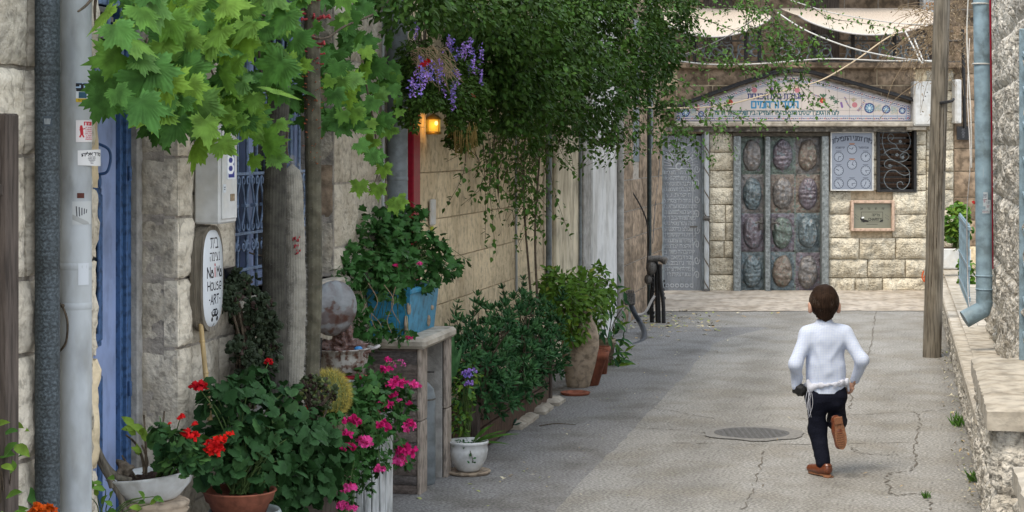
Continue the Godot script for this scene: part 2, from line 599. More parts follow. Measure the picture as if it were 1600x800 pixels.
func materials() -> void:
	# limestone of the near houses, grey-cream; of the hall, warm cream; browner upper courses
	M.lime = []
	for k in 4:
		var t: float = [1.0, 0.86, 1.1, 0.94][k]
		var warm: float = [1.0, 0.97, 1.03, 1.06][k]
		M.lime.append(mat([C(0.34 * t, 0.285 * t, 0.205 * t), C(0.56 * t * warm, 0.485 * t, 0.375 * t), C(0.62 * t * warm, 0.545 * t, 0.43 * t), C(0.69 * t, 0.625 * t, 0.515 * t)], {"seed": 11 + k, "scale": 2.0, "freq": 0.016, "bump": 0.7, "bfreq": 0.03, "stain": 0.76, "sscale": 0.7}))
	M.cream = []
	for k in 5:
		var t: float = [1.0, 0.9, 1.1, 0.82, 1.02][k]
		M.cream.append(mat([C(0.46 * t, 0.37 * t, 0.245 * t), C(0.67 * t, 0.58 * t, 0.42 * t), C(0.73 * t, 0.65 * t, 0.49 * t), C(0.78 * t, 0.715 * t, 0.575 * t)], {"seed": 31 + k, "scale": 1.5, "freq": 0.02, "bump": 2.2, "bfreq": 0.035, "stain": 0.75}))
	M.brown = []
	for k in 4:
		var t: float = [1.0, 0.85, 1.15, 0.95][k]
		M.brown.append(mat([C(0.13 * t, 0.085 * t, 0.05 * t), C(0.26 * t, 0.17 * t, 0.105 * t), C(0.31 * t, 0.21 * t, 0.135 * t), C(0.36 * t, 0.27 * t, 0.19 * t)], {"seed": 41 + k, "scale": 1.3, "bump": 0.5, "stain": 0.6}))
	M.ashlar = []
	for k in 4:
		var t: float = [1.0, 0.92, 1.06, 0.97][k]
		M.ashlar.append(mat([C(0.48 * t, 0.36 * t, 0.21 * t), C(0.69 * t, 0.54 * t, 0.335 * t), C(0.74 * t, 0.60 * t, 0.39 * t), C(0.76 * t, 0.63 * t, 0.43 * t)], {"seed": 51 + k, "scale": 1.1, "freq": 0.02, "flat": 1.0, "bump": 0.4, "bfreq": 0.05, "stain": 0.76, "sflat": 0.6, "sscale": 0.6}))
	M.mortar = mat([C(0.20, 0.175, 0.145), C(0.32, 0.29, 0.24), C(0.40, 0.36, 0.31)], {"seed": 61, "scale": 2.0, "bump": 0.4, "bfreq": 0.05})
	M.mortar_pale = mat([C(0.36, 0.28, 0.18), C(0.52, 0.42, 0.28), C(0.58, 0.475, 0.33)], {"seed": 62, "scale": 2.0, "bump": 0.3, "bfreq": 0.05})
	M.rock = []
	for k in 3:
		var t: float = [1.0, 0.88, 1.1][k]
		M.rock.append(mat([C(0.34 * t, 0.27 * t, 0.20 * t), C(0.62 * t, 0.555 * t, 0.46 * t), C(0.70 * t, 0.645 * t, 0.56 * t), C(0.75 * t, 0.71 * t, 0.64 * t)], {"seed": 71 + k, "scale": 1.8, "freq": 0.02, "bump": 2.4, "bfreq": 0.022, "stain": 0.7, "sscale": 1.2}))
	M.slab = mat([C(0.30, 0.258, 0.205), C(0.45, 0.405, 0.34), C(0.52, 0.475, 0.405)], {"seed": 75, "scale": 1.2, "flat": 1.0, "bump": 0.25, "bfreq": 0.06, "stain": 0.7, "sscale": 0.8})
	M.plaster_tan = mat([C(0.42, 0.30, 0.16), C(0.64, 0.51, 0.31), C(0.68, 0.57, 0.38), C(0.72, 0.64, 0.48)], {"seed": 81, "scale": 0.9, "flat": 0.5, "bump": 0.3, "bfreq": 0.06, "stain": 0.6, "sflat": 0.4})
	M.plaster_white = mat([C(0.42, 0.41, 0.385), C(0.55, 0.545, 0.53), C(0.60, 0.60, 0.59)], {"seed": 82, "scale": 0.9, "flat": 0.5, "bump": 0.25, "bfreq": 0.06, "stain": 0.7, "sflat": 0.4})
	M.cement = mat([C(0.22, 0.21, 0.20), C(0.33, 0.32, 0.30), C(0.38, 0.37, 0.35)], {"seed": 83, "scale": 1.5, "bump": 0.3, "bfreq": 0.06, "stain": 0.7})
	M.asphalt = mat([C(0.13, 0.126, 0.119), C(0.25, 0.244, 0.232), C(0.295, 0.288, 0.275), C(0.42, 0.41, 0.39)], {"seed": 91, "scale": 1.8, "freq": 0.022, "size": 1024, "bump": 0.6, "bfreq": 0.05, "vcol": 1, "stain": 0.86, "sscale": 0.35, "rough": 0.88})
	M.tarmac = mat([C(0.11, 0.108, 0.109), C(0.185, 0.182, 0.183), C(0.22, 0.217, 0.217), C(0.31, 0.306, 0.304)], {"seed": 92, "scale": 1.8, "freq": 0.022, "size": 1024, "bump": 0.45, "bfreq": 0.05, "vcol": 1, "stain": 0.72, "sscale": 0.35, "rough": 0.85})
	M.paving = mat([C(0.34, 0.29, 0.24), C(0.47, 0.41, 0.345), C(0.52, 0.46, 0.39)], {"seed": 93, "scale": 1.2, "bump": 0.3, "bfreq": 0.08, "stain": 0.7})
	M.crack = mat([C(0.10, 0.088, 0.072), C(0.17, 0.152, 0.128)], {"seed": 94, "scale": 4.0})
	M.dirt = mat([C(0.10, 0.075, 0.05), C(0.17, 0.135, 0.10), C(0.22, 0.18, 0.14)], {"seed": 95, "scale": 3.0, "bump": 0.8})
	M.soil = mat([C(0.025, 0.016, 0.01), C(0.07, 0.04, 0.025), C(0.11, 0.06, 0.04)], {"seed": 96, "scale": 9.0, "bump": 1.5, "bfreq": 0.05})
	# metals and paint
	M.zinc = mat([C(0.022, 0.034, 0.045), C(0.042, 0.062, 0.08), C(0.06, 0.085, 0.105), C(0.12, 0.15, 0.17)], {"seed": 101, "scale": 5.0, "freq": 0.03, "rough": 0.55, "metal": 0.2, "stain": 0.7, "sscale": 1.5})
	M.pipe_white = mat([C(0.30, 0.325, 0.34), C(0.405, 0.435, 0.455), C(0.44, 0.47, 0.49)], {"seed": 102, "scale": 1.0, "flat": 0.4, "rough": 0.5, "stain": 0.8, "sscale": 2.2, "sflat": 0.3})
	M.pipe_grey = mat([C(0.12, 0.145, 0.165), C(0.19, 0.22, 0.245), C(0.22, 0.255, 0.28)], {"seed": 103, "scale": 2.0, "rough": 0.5, "metal": 0.2, "stain": 0.7})
	M.pipe_blue = mat([C(0.16, 0.24, 0.30), C(0.24, 0.345, 0.425), C(0.27, 0.385, 0.47)], {"seed": 104, "scale": 1.6, "rough": 0.5, "stain": 0.65, "sscale": 1.4})
	M.black = mat([C(0.012, 0.012, 0.014), C(0.03, 0.03, 0.032)], {"seed": 105, "scale": 6.0, "rough": 0.5})
	M.iron = mat([C(0.05, 0.05, 0.055), C(0.10, 0.10, 0.105), C(0.16, 0.15, 0.14)], {"seed": 106, "scale": 8.0, "rough": 0.55, "metal": 0.4})
	M.iron_grey = mat([C(0.38, 0.365, 0.36), C(0.56, 0.54, 0.53)], {"seed": 107, "scale": 8.0, "rough": 0.5, "metal": 0.3})
	M.blue = mat([C(0.19, 0.265, 0.48), C(0.265, 0.35, 0.59), C(0.295, 0.38, 0.63)], {"seed": 108, "scale": 1.2, "flat": 0.5, "rough": 0.5, "bump": 0.08, "stain": 0.75})
	M.blue_dark = mat([C(0.02, 0.05, 0.125), C(0.045, 0.105, 0.24), C(0.055, 0.125, 0.28)], {"seed": 109, "scale": 3.0, "rough": 0.45})
	M.blue_iron = mat([C(0.09, 0.14, 0.23), C(0.15, 0.23, 0.37), C(0.19, 0.27, 0.42)], {"seed": 110, "scale": 4.0, "rough": 0.5})
	M.red = mat([C(0.34, 0.008, 0.022), C(0.46, 0.012, 0.035), C(0.52, 0.018, 0.045)], {"seed": 111, "scale": 2.0, "rough": 0.45, "flat": 0.4})
	M.red_dark = mat([C(0.24, 0.005, 0.02), C(0.33, 0.008, 0.03)], {"seed": 112, "scale": 3.0, "rough": 0.45})
	M.glass = StandardMaterial3D.new()
	M.glass.albedo_color = Color(0.03, 0.04, 0.05)
	M.glass.roughness = 0.12
	M.white = mat([C(0.58, 0.59, 0.585), C(0.66, 0.67, 0.665)], {"seed": 113, "scale": 2.0, "rough": 0.45, "stain": 0.95, "sscale": 1.3})
	M.wood_grey = mat([C(0.10, 0.085, 0.065), C(0.20, 0.175, 0.14), C(0.27, 0.24, 0.195)], {"seed": 121, "scale": 7.0, "flat": 0.06, "bump": 0.5, "bfreq": 0.04, "stain": 0.6, "sflat": 0.3, "sscale": 1.5})
	M.wood_brown = mat([C(0.05, 0.03, 0.02), C(0.10, 0.062, 0.043), C(0.135, 0.085, 0.06)], {"seed": 122, "scale": 5.0, "flat": 0.2, "bump": 0.3})
	M.wood_dark = mat([C(0.045, 0.032, 0.026), C(0.085, 0.065, 0.055), C(0.12, 0.095, 0.08)], {"seed": 123, "scale": 6.0, "flat": 0.1, "bump": 0.3})
	M.bark = mat([C(0.05, 0.035, 0.025), C(0.11, 0.08, 0.055), C(0.17, 0.13, 0.09)], {"seed": 124, "scale": 8.0, "flat": 0.3, "bump": 0.8})
	M.dry = mat([C(0.20, 0.14, 0.085), C(0.36, 0.27, 0.17)], {"seed": 125, "scale": 8.0})
	M.bamboo = mat([C(0.36, 0.24, 0.10), C(0.50, 0.36, 0.17)], {"seed": 126, "scale": 6.0, "flat": 0.2, "rough": 0.5})
	M.terracotta = mat([C(0.17, 0.05, 0.03), C(0.28, 0.085, 0.05), C(0.32, 0.11, 0.065)], {"seed": 127, "scale": 3.0, "stain": 0.7, "sscale": 2.0})
	M.clay = mat([C(0.20, 0.145, 0.10), C(0.38, 0.29, 0.21), C(0.46, 0.37, 0.28)], {"seed": 128, "scale": 2.2, "stain": 0.78, "sscale": 1.8, "bump": 0.2})
	M.enamel = mat([C(0.50, 0.53, 0.55), C(0.62, 0.65, 0.66), C(0.66, 0.68, 0.69)], {"seed": 129, "scale": 2.0, "rough": 0.3, "stain": 0.75, "sscale": 2.5})
	M.rust = mat([C(0.03, 0.011, 0.008), C(0.055, 0.021, 0.014), C(0.07, 0.03, 0.021), C(0.19, 0.205, 0.215), C(0.21, 0.225, 0.24), C(0.26, 0.275, 0.29)], {"seed": 139, "scale": 2.0, "freq": 0.005, "rough": 0.6, "bump": 0.15, "world": false, "hue": 1})
	M.rope = mat([C(0.42, 0.32, 0.20), C(0.55, 0.44, 0.30)], {"seed": 131, "scale": 20.0})
	M.wire = mat([C(0.45, 0.45, 0.44), C(0.58, 0.58, 0.56)], {"seed": 132, "scale": 9.0, "rough": 0.5})

func leaf_meshes() -> void:
	L.grape = []
	for k in 6: L.grape.append(grape_leaf(40 + k))
	L.round = []
	for k in 4: L.round.append(round_leaf(60 + k))
	L.ivy = []
	for k in 3: L.ivy.append(ivy_leaf(80 + k))
	L.long = [long_leaf(0.3, 0.15), long_leaf(0.36, 0.35, 0.2)]
	L.oval = [long_leaf(0.52, 0.2, 0.25), long_leaf(0.6, 0.1, 0.35)]
	L.sword = [long_leaf(0.12, 0.25, 0.4)]
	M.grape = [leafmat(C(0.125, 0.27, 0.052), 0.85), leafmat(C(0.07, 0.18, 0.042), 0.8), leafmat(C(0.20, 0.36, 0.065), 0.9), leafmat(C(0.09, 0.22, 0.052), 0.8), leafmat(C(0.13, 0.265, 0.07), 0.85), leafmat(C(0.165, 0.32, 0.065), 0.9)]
	M.geranium = [leafmat(C(0.026, 0.07, 0.022), 0.3), leafmat(C(0.018, 0.054, 0.019), 0.3), leafmat(C(0.04, 0.095, 0.03), 0.35), leafmat(C(0.03, 0.08, 0.026), 0.3)]
	M.ivy = [leafmat(C(0.042, 0.118, 0.03), 0.35, 0.45), leafmat(C(0.03, 0.086, 0.024), 0.35, 0.45), leafmat(C(0.065, 0.148, 0.04), 0.4, 0.45)]
	M.shrub = [leafmat(C(0.04, 0.115, 0.042), 0.35, 0.45), leafmat(C(0.055, 0.14, 0.05), 0.35, 0.45), leafmat(C(0.03, 0.09, 0.035), 0.3, 0.45)]
	M.bright = [leafmat(C(0.10, 0.20, 0.03), 0.6, 0.45), leafmat(C(0.065, 0.15, 0.028), 0.5, 0.45), leafmat(C(0.15, 0.24, 0.035), 0.6, 0.45)]
	M.succulent = [leafmat(C(0.025, 0.036, 0.02), 0.1, 0.4), leafmat(C(0.045, 0.062, 0.028), 0.1, 0.4), leafmat(C(0.04, 0.026, 0.022), 0.1, 0.4)]
	M.creeper = leafmat(C(0.042, 0.095, 0.02), 0.5, 0.5)
	M.creeper.vertex_color_use_as_albedo = true
	M.stem = leafmat(C(0.08, 0.13, 0.04), 0.1)
	M.petal_red = [leafmat(C(0.55, 0.012, 0.014), 0.4, 0.6, 0.25), leafmat(C(0.42, 0.008, 0.014), 0.4, 0.6, 0.25)]
	M.petal_pink = [leafmat(C(0.62, 0.025, 0.20), 0.45, 0.6, 0.25), leafmat(C(0.50, 0.015, 0.14), 0.45, 0.6, 0.25), leafmat(C(0.70, 0.07, 0.30), 0.45, 0.6, 0.25)]
	M.petal_scarlet = [leafmat(C(0.68, 0.02, 0.015), 0.5, 0.6, 0.25)]
	M.petal_violet = [leafmat(C(0.24, 0.18, 0.58), 0.45, 0.6, 0.25), leafmat(C(0.32, 0.20, 0.60), 0.45, 0.6, 0.25)]

# ================================================================ the setting
func gh(x: float, z: float) -> float: return 0.012 * noise.get_noise_2d(x * 28, z * 28) + 0.006 * noise.get_noise_2d(x * 90 + 300, z * 60)
func on_ground(px: float, py: float, up := 0.0) -> Vector3:
	var g := G(px, py)
	g.y = gh(g.x, g.z) + up
	return g
func ground() -> void:
	var st := S()
	quad(st, Vector3(-250, -0.05, 250), Vector3(-250, -0.05, -300), Vector3(250, -0.05, -300), Vector3(250, -0.05, 250))
	struct("ground", st, M.dirt, "pale bare earth reaching out below and beyond the houses", "ground")
	# the road, a little uneven, its tone worn in long streaks
	st = S(0)
	var f := func(u: float, v: float) -> Vector3:
		var d := lerpf(2.5, 23.0, pow(v, 1.2))
		var p := W(lerpf(-3.4, 0.75, u), 0, d)
		p.y = gh(p.x, p.z)
		return p
	var nu := 70
	var nv := 260
	for j in nv + 1:
		for i in nu + 1:
			var p: Vector3 = f.call(float(i) / nu, float(j) / nv)
			var w := p.x + SHEAR * p.z
			var t := 0.97 + 0.13 * noise.get_noise_2d(w * 160, p.z * 22) + 0.13 * noise.get_noise_2d(w * 420 + 700, p.z * 230)
			t *= 1.0 - 0.10 * smoothstep(0.05, 0.3, noise.get_noise_2d(w * 120 + 900, p.z * 45)) + 0.07 * smoothstep(0.12, 0.22, noise.get_noise_2d(w * 75 + 1900, p.z * 55))
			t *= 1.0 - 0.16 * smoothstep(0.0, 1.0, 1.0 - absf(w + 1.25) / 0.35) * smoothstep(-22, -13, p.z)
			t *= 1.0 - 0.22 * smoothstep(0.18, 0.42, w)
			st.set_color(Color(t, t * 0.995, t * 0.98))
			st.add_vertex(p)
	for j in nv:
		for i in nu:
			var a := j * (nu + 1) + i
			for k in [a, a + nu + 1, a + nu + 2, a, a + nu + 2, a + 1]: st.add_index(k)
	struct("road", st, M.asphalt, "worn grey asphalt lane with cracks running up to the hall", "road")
	# the darker strip along the house fronts, with a ragged edge
	st = S(0)
	var edge := func(v: float) -> Vector3:
		var d := lerpf(2.5, 20.3, v)
		var w := -1.84 + 0.018 * noise.get_noise_1d(d * 260) + 0.02 * noise.get_noise_1d(d * 60 + 90)
		if d > 18.6: w += 0.42 * pow((d - 18.6) / 1.7, 1.6)
		return W(w, 0, d)
	var g := func(u: float, v: float) -> Vector3:
		var e: Vector3 = edge.call(v)
		var p: Vector3 = W(-3.3, 0, -e.z).lerp(e, u)
		p.y = gh(p.x, p.z) + (0.011 if u < 0.995 else -0.004)
		return p
	for j in 241:
		for i in 25:
			var p: Vector3 = g.call(i / 24.0, j / 240.0)
			var w := p.x + SHEAR * p.z
			var t := 1.0 + 0.2 * noise.get_noise_2d(w * 130 + 50, p.z * 40) + 0.12 * noise.get_noise_2d(w * 500, p.z * 300 + 90)
			t *= 1.0 + 0.3 * smoothstep(-2.35, -2.75, w)
			st.set_color(Color(t, t * lerpf(1.0, 0.97, smoothstep(-2.3, -2.8, w)), t * lerpf(1.0, 0.9, smoothstep(-2.3, -2.8, w))))
			st.add_vertex(p)
	for j in 240:
		for i in 24:
			var a := j * 25 + i
			for k in [a, a + 25, a + 26, a, a + 26, a + 1]: st.add_index(k)
	struct("pavement_strip", st, M.tarmac, "darker tarmac strip along the planted house fronts", "pavement")
	# pale paving in front of the hall
	st = S(0)
	sheet(st, 30, 10, func(u: float, v: float): var p: Vector3 = Vector3(lerpf(-0.4, 7.0, u), 0, lerpf(-22.4 + 0.05 * noise.get_noise_1d(u * 900), -25.3, v)); p.y = gh(p.x, p.z) + lerpf(0.006, 0.03, minf(v * 12, 1)); return p)
	struct("paving", st, M.paving, "pale swept paving along the foot of the stone hall", "pavement")
	# cracks and seams
	var lines := [
		[[1490, 639], [1430, 645], [1328, 650], [1230, 657]], [[1430, 645], [1436, 662], [1430, 695], [1427, 732], [1388, 741], [1389, 764], [1400, 773], [1445, 773], [1451, 799]],
		[[1040, 693], [1150, 695], [1268, 695], [1427, 692]], [[1370, 485], [1362, 530], [1355, 565], [1335, 600], [1330, 640]], [[1195, 705], [1180, 750], [1162, 799]],
		[[900, 615], [985, 630], [1115, 655]], [[1040, 520], [1130, 520], [1240, 512]], [[975, 668], [1060, 672], [1112, 680]], [[1330, 700], [1345, 709], [1400, 711]], [[1240, 560], [1300, 552], [1362, 548]],
	]
	st = S()
	for ln in lines:
		var base := []
		for q in ln: base.append(on_ground(q[0], q[1]))
		var path := curve(base, 14)
		var last := Vector3.INF
		var lastw := 0.0
		for i in path.size():
			var p: Vector3 = path[i]
			p += Vector3(noise.get_noise_2d(i * 40, p.x * 90), 0, noise.get_noise_2d(i * 40, 77 + p.z * 60)) * 0.035
			p.y = gh(p.x, p.z) + 0.0035
			var hw := 0.004 * (0.45 + absf(noise.get_noise_1d(i * 90 + p.x * 50)) * 2.6)
			if last != Vector3.INF and noise.get_noise_2d(i * 55, p.x * 30) > -0.22:
				var side := (p - last).cross(Vector3.UP).normalized()
				quad(st, last - side * lastw, p - side * hw, p + side * hw, last + side * lastw)
			last = p
			lastw = hw
	struct("road_cracks", st, M.crack, "dark wandering cracks and seams in the asphalt lane", "crack")
	# round iron cover set in a mended ring
	var mc := on_ground(1175, 678)
	st = S(0)
	for k in 40:
		var a := TAU * k / 40
		var b := TAU * (k + 1) / 40
		var fn := func(ang: float, r: float) -> Vector3:
			var q := mc + Vector3(cos(ang), 0, sin(ang)) * r * (1.0 + (0.2 * noise.get_noise_2d(cos(ang) * 90, sin(ang) * 90) if r > 0.32 else 0.0))
			q.y = gh(q.x, q.z) + 0.006
			return q
		quad(st, fn.call(a, 0.25), fn.call(a, 0.345), fn.call(b, 0.345), fn.call(b, 0.25))
	var t := thing("manhole_cover", "dark round iron cover let into the lane, left of the running boy", "manhole cover", mc)
	obj("mended_ring", st, mat([C(0.17, 0.165, 0.157), C(0.24, 0.233, 0.222)], {"seed": 97, "scale": 4.0, "bump": 0.3}), t, Transform3D(Basis.IDENTITY, -mc))
	st = S()
	lathe(st, [Vector2(0.255, -0.03), Vector2(0.255, 0.008), Vector2(0.245, 0.010), Vector2(0.0, 0.010)], 40)
	var lid := obj("lid", st, mat([C(0.075, 0.074, 0.075), C(0.12, 0.118, 0.117)], {"seed": 98, "scale": 5.0, "rough": 0.7}), t)
	st = S()
	for i in range(-5, 6):
		for k in range(-5, 6):
			if Vector2(i, k).length() < 5.2: cube(st, Vector3(i * 0.042, 0.0105, k * 0.042), Vector3(0.024, 0.004, 0.024), 0.002)
	obj("raised_studs", st, lid.material_override, lid).set_meta("kind", "stuff")

# ================================================================ left side of the lane
func house(called: String, label: String, d0: float, group := "") -> Node3D:
	return thing(called, label, "house", W(-3.0, 0, d0), TURN + PI / 2, group)
func at(x: float, y: float, z: float) -> Transform3D: return Transform3D(Basis.IDENTITY, Vector3(x, y, z))
func fill(st: SurfaceTool, x0: float, x1: float, y0: float, y1: float, z0: float, z1: float, b := 0.003) -> void:
	cube(st, Vector3((x0 + x1) / 2, (y0 + y1) / 2, (z0 + z1) / 2), Vector3(x1 - x0, y1 - y0, z1 - z0), b)

func near_house() -> void:
	var d0 := 7.0
	var t := house("stone_house", "near house of rough limestone with a blue door and blue window grille", d0)
	# the body, in pieces round the door (0.15 to 0.92) and the window (1.66 to 3.2)
	var st := S()
	fill(st, -3.6, 0.12, 0, 4.6, -0.6, -0.012)
	fill(st, 0.118, 0.95, 2.9, 4.6, -0.6, -0.012)
	fill(st, 0.948, 1.68, 0, 4.6, -0.6, -0.012)
	fill(st, 1.678, 3.2, 0, 1.25, -0.6, -0.012)
	fill(st, 1.678, 3.2, 2.75, 4.6, -0.6, -0.012)
	fill(st, 3.198, 4.42, 0, 4.6, -0.6, -0.012)
	fill(st, -3.6, 4.42, 0, 4.6, -0.9, -0.598)
	obj("wall", st, M.mortar, t)
	courses(t, -3.4, 0.10, 0.15, 4.5, [0.42, 0.3, 0.36, 0.26], [0.3, 0.55], M.lime, {"bulge": 0.022, "rough": 0.016, "cell": 0.03, "ragged": 0.008, "soft": 0.14, "gap": 0.016}, [])
	# the jamb between the pipe and the door: pale stones with broken edges
	var jy := 0.1
	for h in [0.34, 0.3, 0.42, 0.36, 0.26, 0.44, 0.3, 0.4, 0.4]:
		st = S()
		stone(st, 0.085, h - 0.015, 0.18, 0.012, 0.02, 4, 12, 0.3, 0.022)
		obj("stone", st, M.lime[2] if h < 0.41 else M.ashlar[2], t, Transform3D(Basis.IDENTITY, Vector3(0.118 + rnd(-0.008, 0.012), jy + h / 2, -0.012)))
		jy += h
	# the pier beyond the door: big tooled blocks whose flank faces down the lane and whose reveal faces the camera
	var ys := [0.35, 0.73, 1.105, 1.39, 1.645, 1.895, 2.26, 2.6, 2.9]
	for i in ys.size() - 1:
		var h: float = ys[i + 1] - ys[i]
		st = S()
		stone(st, 0.175, h - 0.012, 0.05, 0.012, 0.014, 9, 12, 0.1, 0.006)
		obj("stone", st, M.lime[[1, 3, 1, 1, 0, 1, 3, 1][i]], t, Transform3D(Basis(Vector3.UP, -PI / 2), Vector3(0.955, (ys[i] + ys[i + 1]) / 2, -0.082)))
		st = S()
		stone(st, 0.165, h - 0.012, 0.06, 0.014, 0.014, 7, 12, 0.12, 0.006)
		obj("stone", st, M.lime[[2, 0, 2, 2, 0, 2, 0, 2][i]], t, at(1.028, (ys[i] + ys[i + 1]) / 2, 0.0))
	st = S()
	stone(st, 1.1, 0.3, 0.1, 0.02, 0.015, 14, 6, 0.1, 0.01)
	obj("lintel", st, M.lime[0], t, at(0.55, 3.06, 0))
	courses(t, 1.12, 4.41, 0.1, 4.5, [0.34, 0.28, 0.38, 0.3], [0.28, 0.5], M.lime, {"bulge": 0.014, "rough": 0.012, "cell": 0.04, "ragged": 0.006, "soft": 0.14, "z": -0.01}, [Rect2(1.66, 1.25, 1.54, 1.5)])
	courses(t, -0.1, 1.12, 3.2, 4.5, [0.32], [0.3, 0.5], M.lime, {"bulge": 0.02, "rough": 0.014, "cell": 0.05})
	# the reveal beyond the window, facing the camera
	for i in 5:
		st = S()
		stone(st, 0.12, 0.29, 0.03, 0.008, 0.012, 5, 8, 0.14, 0.004)
		obj("stone", st, M.brown[2] if i % 2 else M.lime[1], t, Transform3D(Basis(Vector3.UP, -PI / 2), Vector3(3.2, 1.4 + i * 0.3, -0.075)))
	# door: a blue leaf of two panels under a barred light, in a dark blue frame
	var zd := -0.2
	var door := Node3D.new()
	door.name = "door"
	t.add_child(door)
	st = S()
	fill(st, 0.13, 0.80, 0.14, 2.12, zd - 0.05, zd - 0.008, 0.004)
	obj("door_leaf", st, M.blue, door)
	st = S()
	fill(st, 0.80, 0.825, 0.1, 2.9, zd - 0.05, zd + 0.012, 0.003)
	fill(st, 0.83, 0.846, 0.1, 2.9, zd - 0.05, zd + 0.026, 0.003)
	fill(st, 0.852, 0.90, 0.1, 2.9, zd - 0.05, zd + 0.016, 0.003)
	fill(st, 0.1, 0.9, 2.10, 2.17, zd - 0.05, zd + 0.02, 0.004)
	obj("frame", st, M.blue_dark, door)
	st = S()
	fill(st, 0.90, 0.955, 0.1, 2.9, zd - 0.08, zd + 0.045, 0.006)
	obj("render_strip", st, M.cement, t)
	for yy in [[1.20, 1.72], [0.35, 1.0]]:      # glazed and blind fields with mouldings
		var x1 := 0.575
		st = S()
		fill(st, 0.2, x1 + 0.055, yy[0] - 0.055, yy[1] + 0.055, zd - 0.008, zd + 0.004, 0.003)
		fill(st, x1, x1 + 0.035, yy[0] - 0.03, yy[1] + 0.03, zd + 0.004, zd + 0.018, 0.004)
		fill(st, 0.2, x1, yy[0] - 0.035, yy[0], zd + 0.004, zd + 0.018, 0.004)
		fill(st, 0.2, x1, yy[1], yy[1] + 0.035, zd + 0.004, zd + 0.018, 0.004)
		obj("moulding", st, M.blue_dark, door)
		st = S()
		fill(st, 0.2, x1, yy[0], yy[1], zd + 0.004, zd + 0.0075, 0.001)
		obj("pane", st, M.glass if yy[0] > 1 else M.blue, door)
	st = S()
	tube(st, curve([Vector3(0.61, 1.83, zd), Vector3(0.61, 1.84, zd + 0.035), Vector3(0.61, 1.89, zd + 0.05), Vector3(0.61, 1.93, zd + 0.04), Vector3(0.61, 1.95, zd)], 5), 0.006)
	ball(st, Vector3(0.61, 1.8, zd + 0.004), Vector3(0.014, 0.03, 0.006), 10)
	obj("handle", st, M.blue_dark, door)
	for y in [0.95, 1.83, 2.5]:
		st = S()
		tube(st, [Vector3(0.84, y - 0.03, zd + 0.035), Vector3(0.84, y + 0.03, zd + 0.035)], 0.008)
		obj("hinge", st, M.blue_dark, door)
	st = S()
	fill(st, 0.12, 0.8, 2.17, 2.9, zd - 0.05, zd - 0.03, 0.002)
	obj("fanlight_pane", st, M.glass, door)
	st = S()
	for k in 18: fill(st, 0.14, 0.79, 2.2 + k * 0.035, 2.222 + k * 0.035, zd - 0.03, zd - 0.015, 0.002)
	obj("louvre", st, M.cement, door)
	st = S()
	for x in [0.2, 0.33, 0.46, 0.59, 0.72]: tube(st, [Vector3(x, 2.15, zd + 0.05), Vector3(x, 2.92, zd + 0.05)], 0.009, -1.0, 8)
	for y in [2.22, 2.5, 2.8]: fill(st, 0.1, 0.92, y, y + 0.03, zd + 0.038, zd + 0.046, 0.002)
	obj("bars", st, M.blue_iron, door)
	box("doorstep", Vector3(0.53, 0.07, -0.07), Vector3(0.86, 0.14, 0.36), M.slab, t, 0.01)
	# window with a grille of scrolls
	var win := Node3D.new()
	win.name = "window"
	t.add_child(win)
	st = S()
	fill(st, 1.66, 3.21, 1.25, 2.75, -0.6, -0.25, 0.002)
	obj("pane", st, M.glass, win)
	st = S()
	for x in [1.7, 2.43, 3.16]: fill(st, x - 0.035, x + 0.035, 1.25, 2.75, -0.25, -0.2, 0.004)
	for y in [1.285, 2.715]: fill(st, 1.66, 3.2, y - 0.035, y + 0.035, -0.249, -0.199, 0.004)
	obj("frame", st, M.blue, win)
	st = S()
	fill(st, 1.58, 3.28, 1.17, 1.25, -0.2, 0.06, 0.012)
	obj("sill", st, M.slab, win)
	st = S()
	var n := 11
	for k in n + 1:
		var x := 1.7 + 1.46 * k / n
		tube(st, [Vector3(x, 1.27, -0.105), Vector3(x, 2.72, -0.105)], 0.0085, -1.0, 8)
	for y in [1.36, 1.53, 1.81, 2.2, 2.6]: fill(st, 1.66, 3.2, y - 0.007, y + 0.007, -0.117, -0.093, 0.002)
	obj("grille_bars", st, M.blue_iron, win)
	for k in n:
		st = S()
		var xm := 1.7 + 1.46 * (k + 0.5) / n
		for sg in [-1.0, 1.0]:
			tube(st, curve([Vector3(xm + sg * 0.012, 1.66, -0.089), Vector3(xm + sg * 0.028, 1.72, -0.089), Vector3(xm + sg * 0.052, 1.77, -0.089), Vector3(xm + sg * 0.04, 1.795, -0.089), Vector3(xm + sg * 0.018, 1.785, -0.089), Vector3(xm + sg * 0.018, 1.765, -0.089), Vector3(xm + sg * 0.03, 1.765, -0.089)], 4), 0.006, 0.005, 6)
			tube(st, curve([Vector3(xm + sg * 0.012, 1.66, -0.089), Vector3(xm + sg * 0.03, 1.61, -0.089), Vector3(xm + sg * 0.052, 1.565, -0.089), Vector3(xm + sg * 0.04, 1.545, -0.089), Vector3(xm + sg * 0.02, 1.552, -0.089), Vector3(xm + sg * 0.02, 1.572, -0.089)], 4), 0.006, 0.005, 6)
			tube(st, spiral(Vector3(xm + sg * 0.03, 1.47, -0.089), 0.028, 1.3, PI / 2, sg), 0.006, 0.004, 6)
		fill(st, xm - 0.02, xm + 0.02, 1.652, 1.668, -0.105, -0.079, 0.002)
		obj("scroll", st, M.blue_iron, win)
	# weathered timber post and rail of a shutter at the near end
	var w := thing("timber_post", "weathered brown timber post and rail against the wall at the photo's edge", "post", t.position, t.rotation.y)
	st = S()
	fill(st, -0.745, -0.655, 0, 2.05, 0.03, 0.075, 0.006)
	obj("post", st, M.wood_dark, w)
	st = S()
	fill(st, -1.3, -0.72, 1.78, 1.82, 0.02, 0.06, 0.006)
	obj("rail", st, M.wood_dark, w)

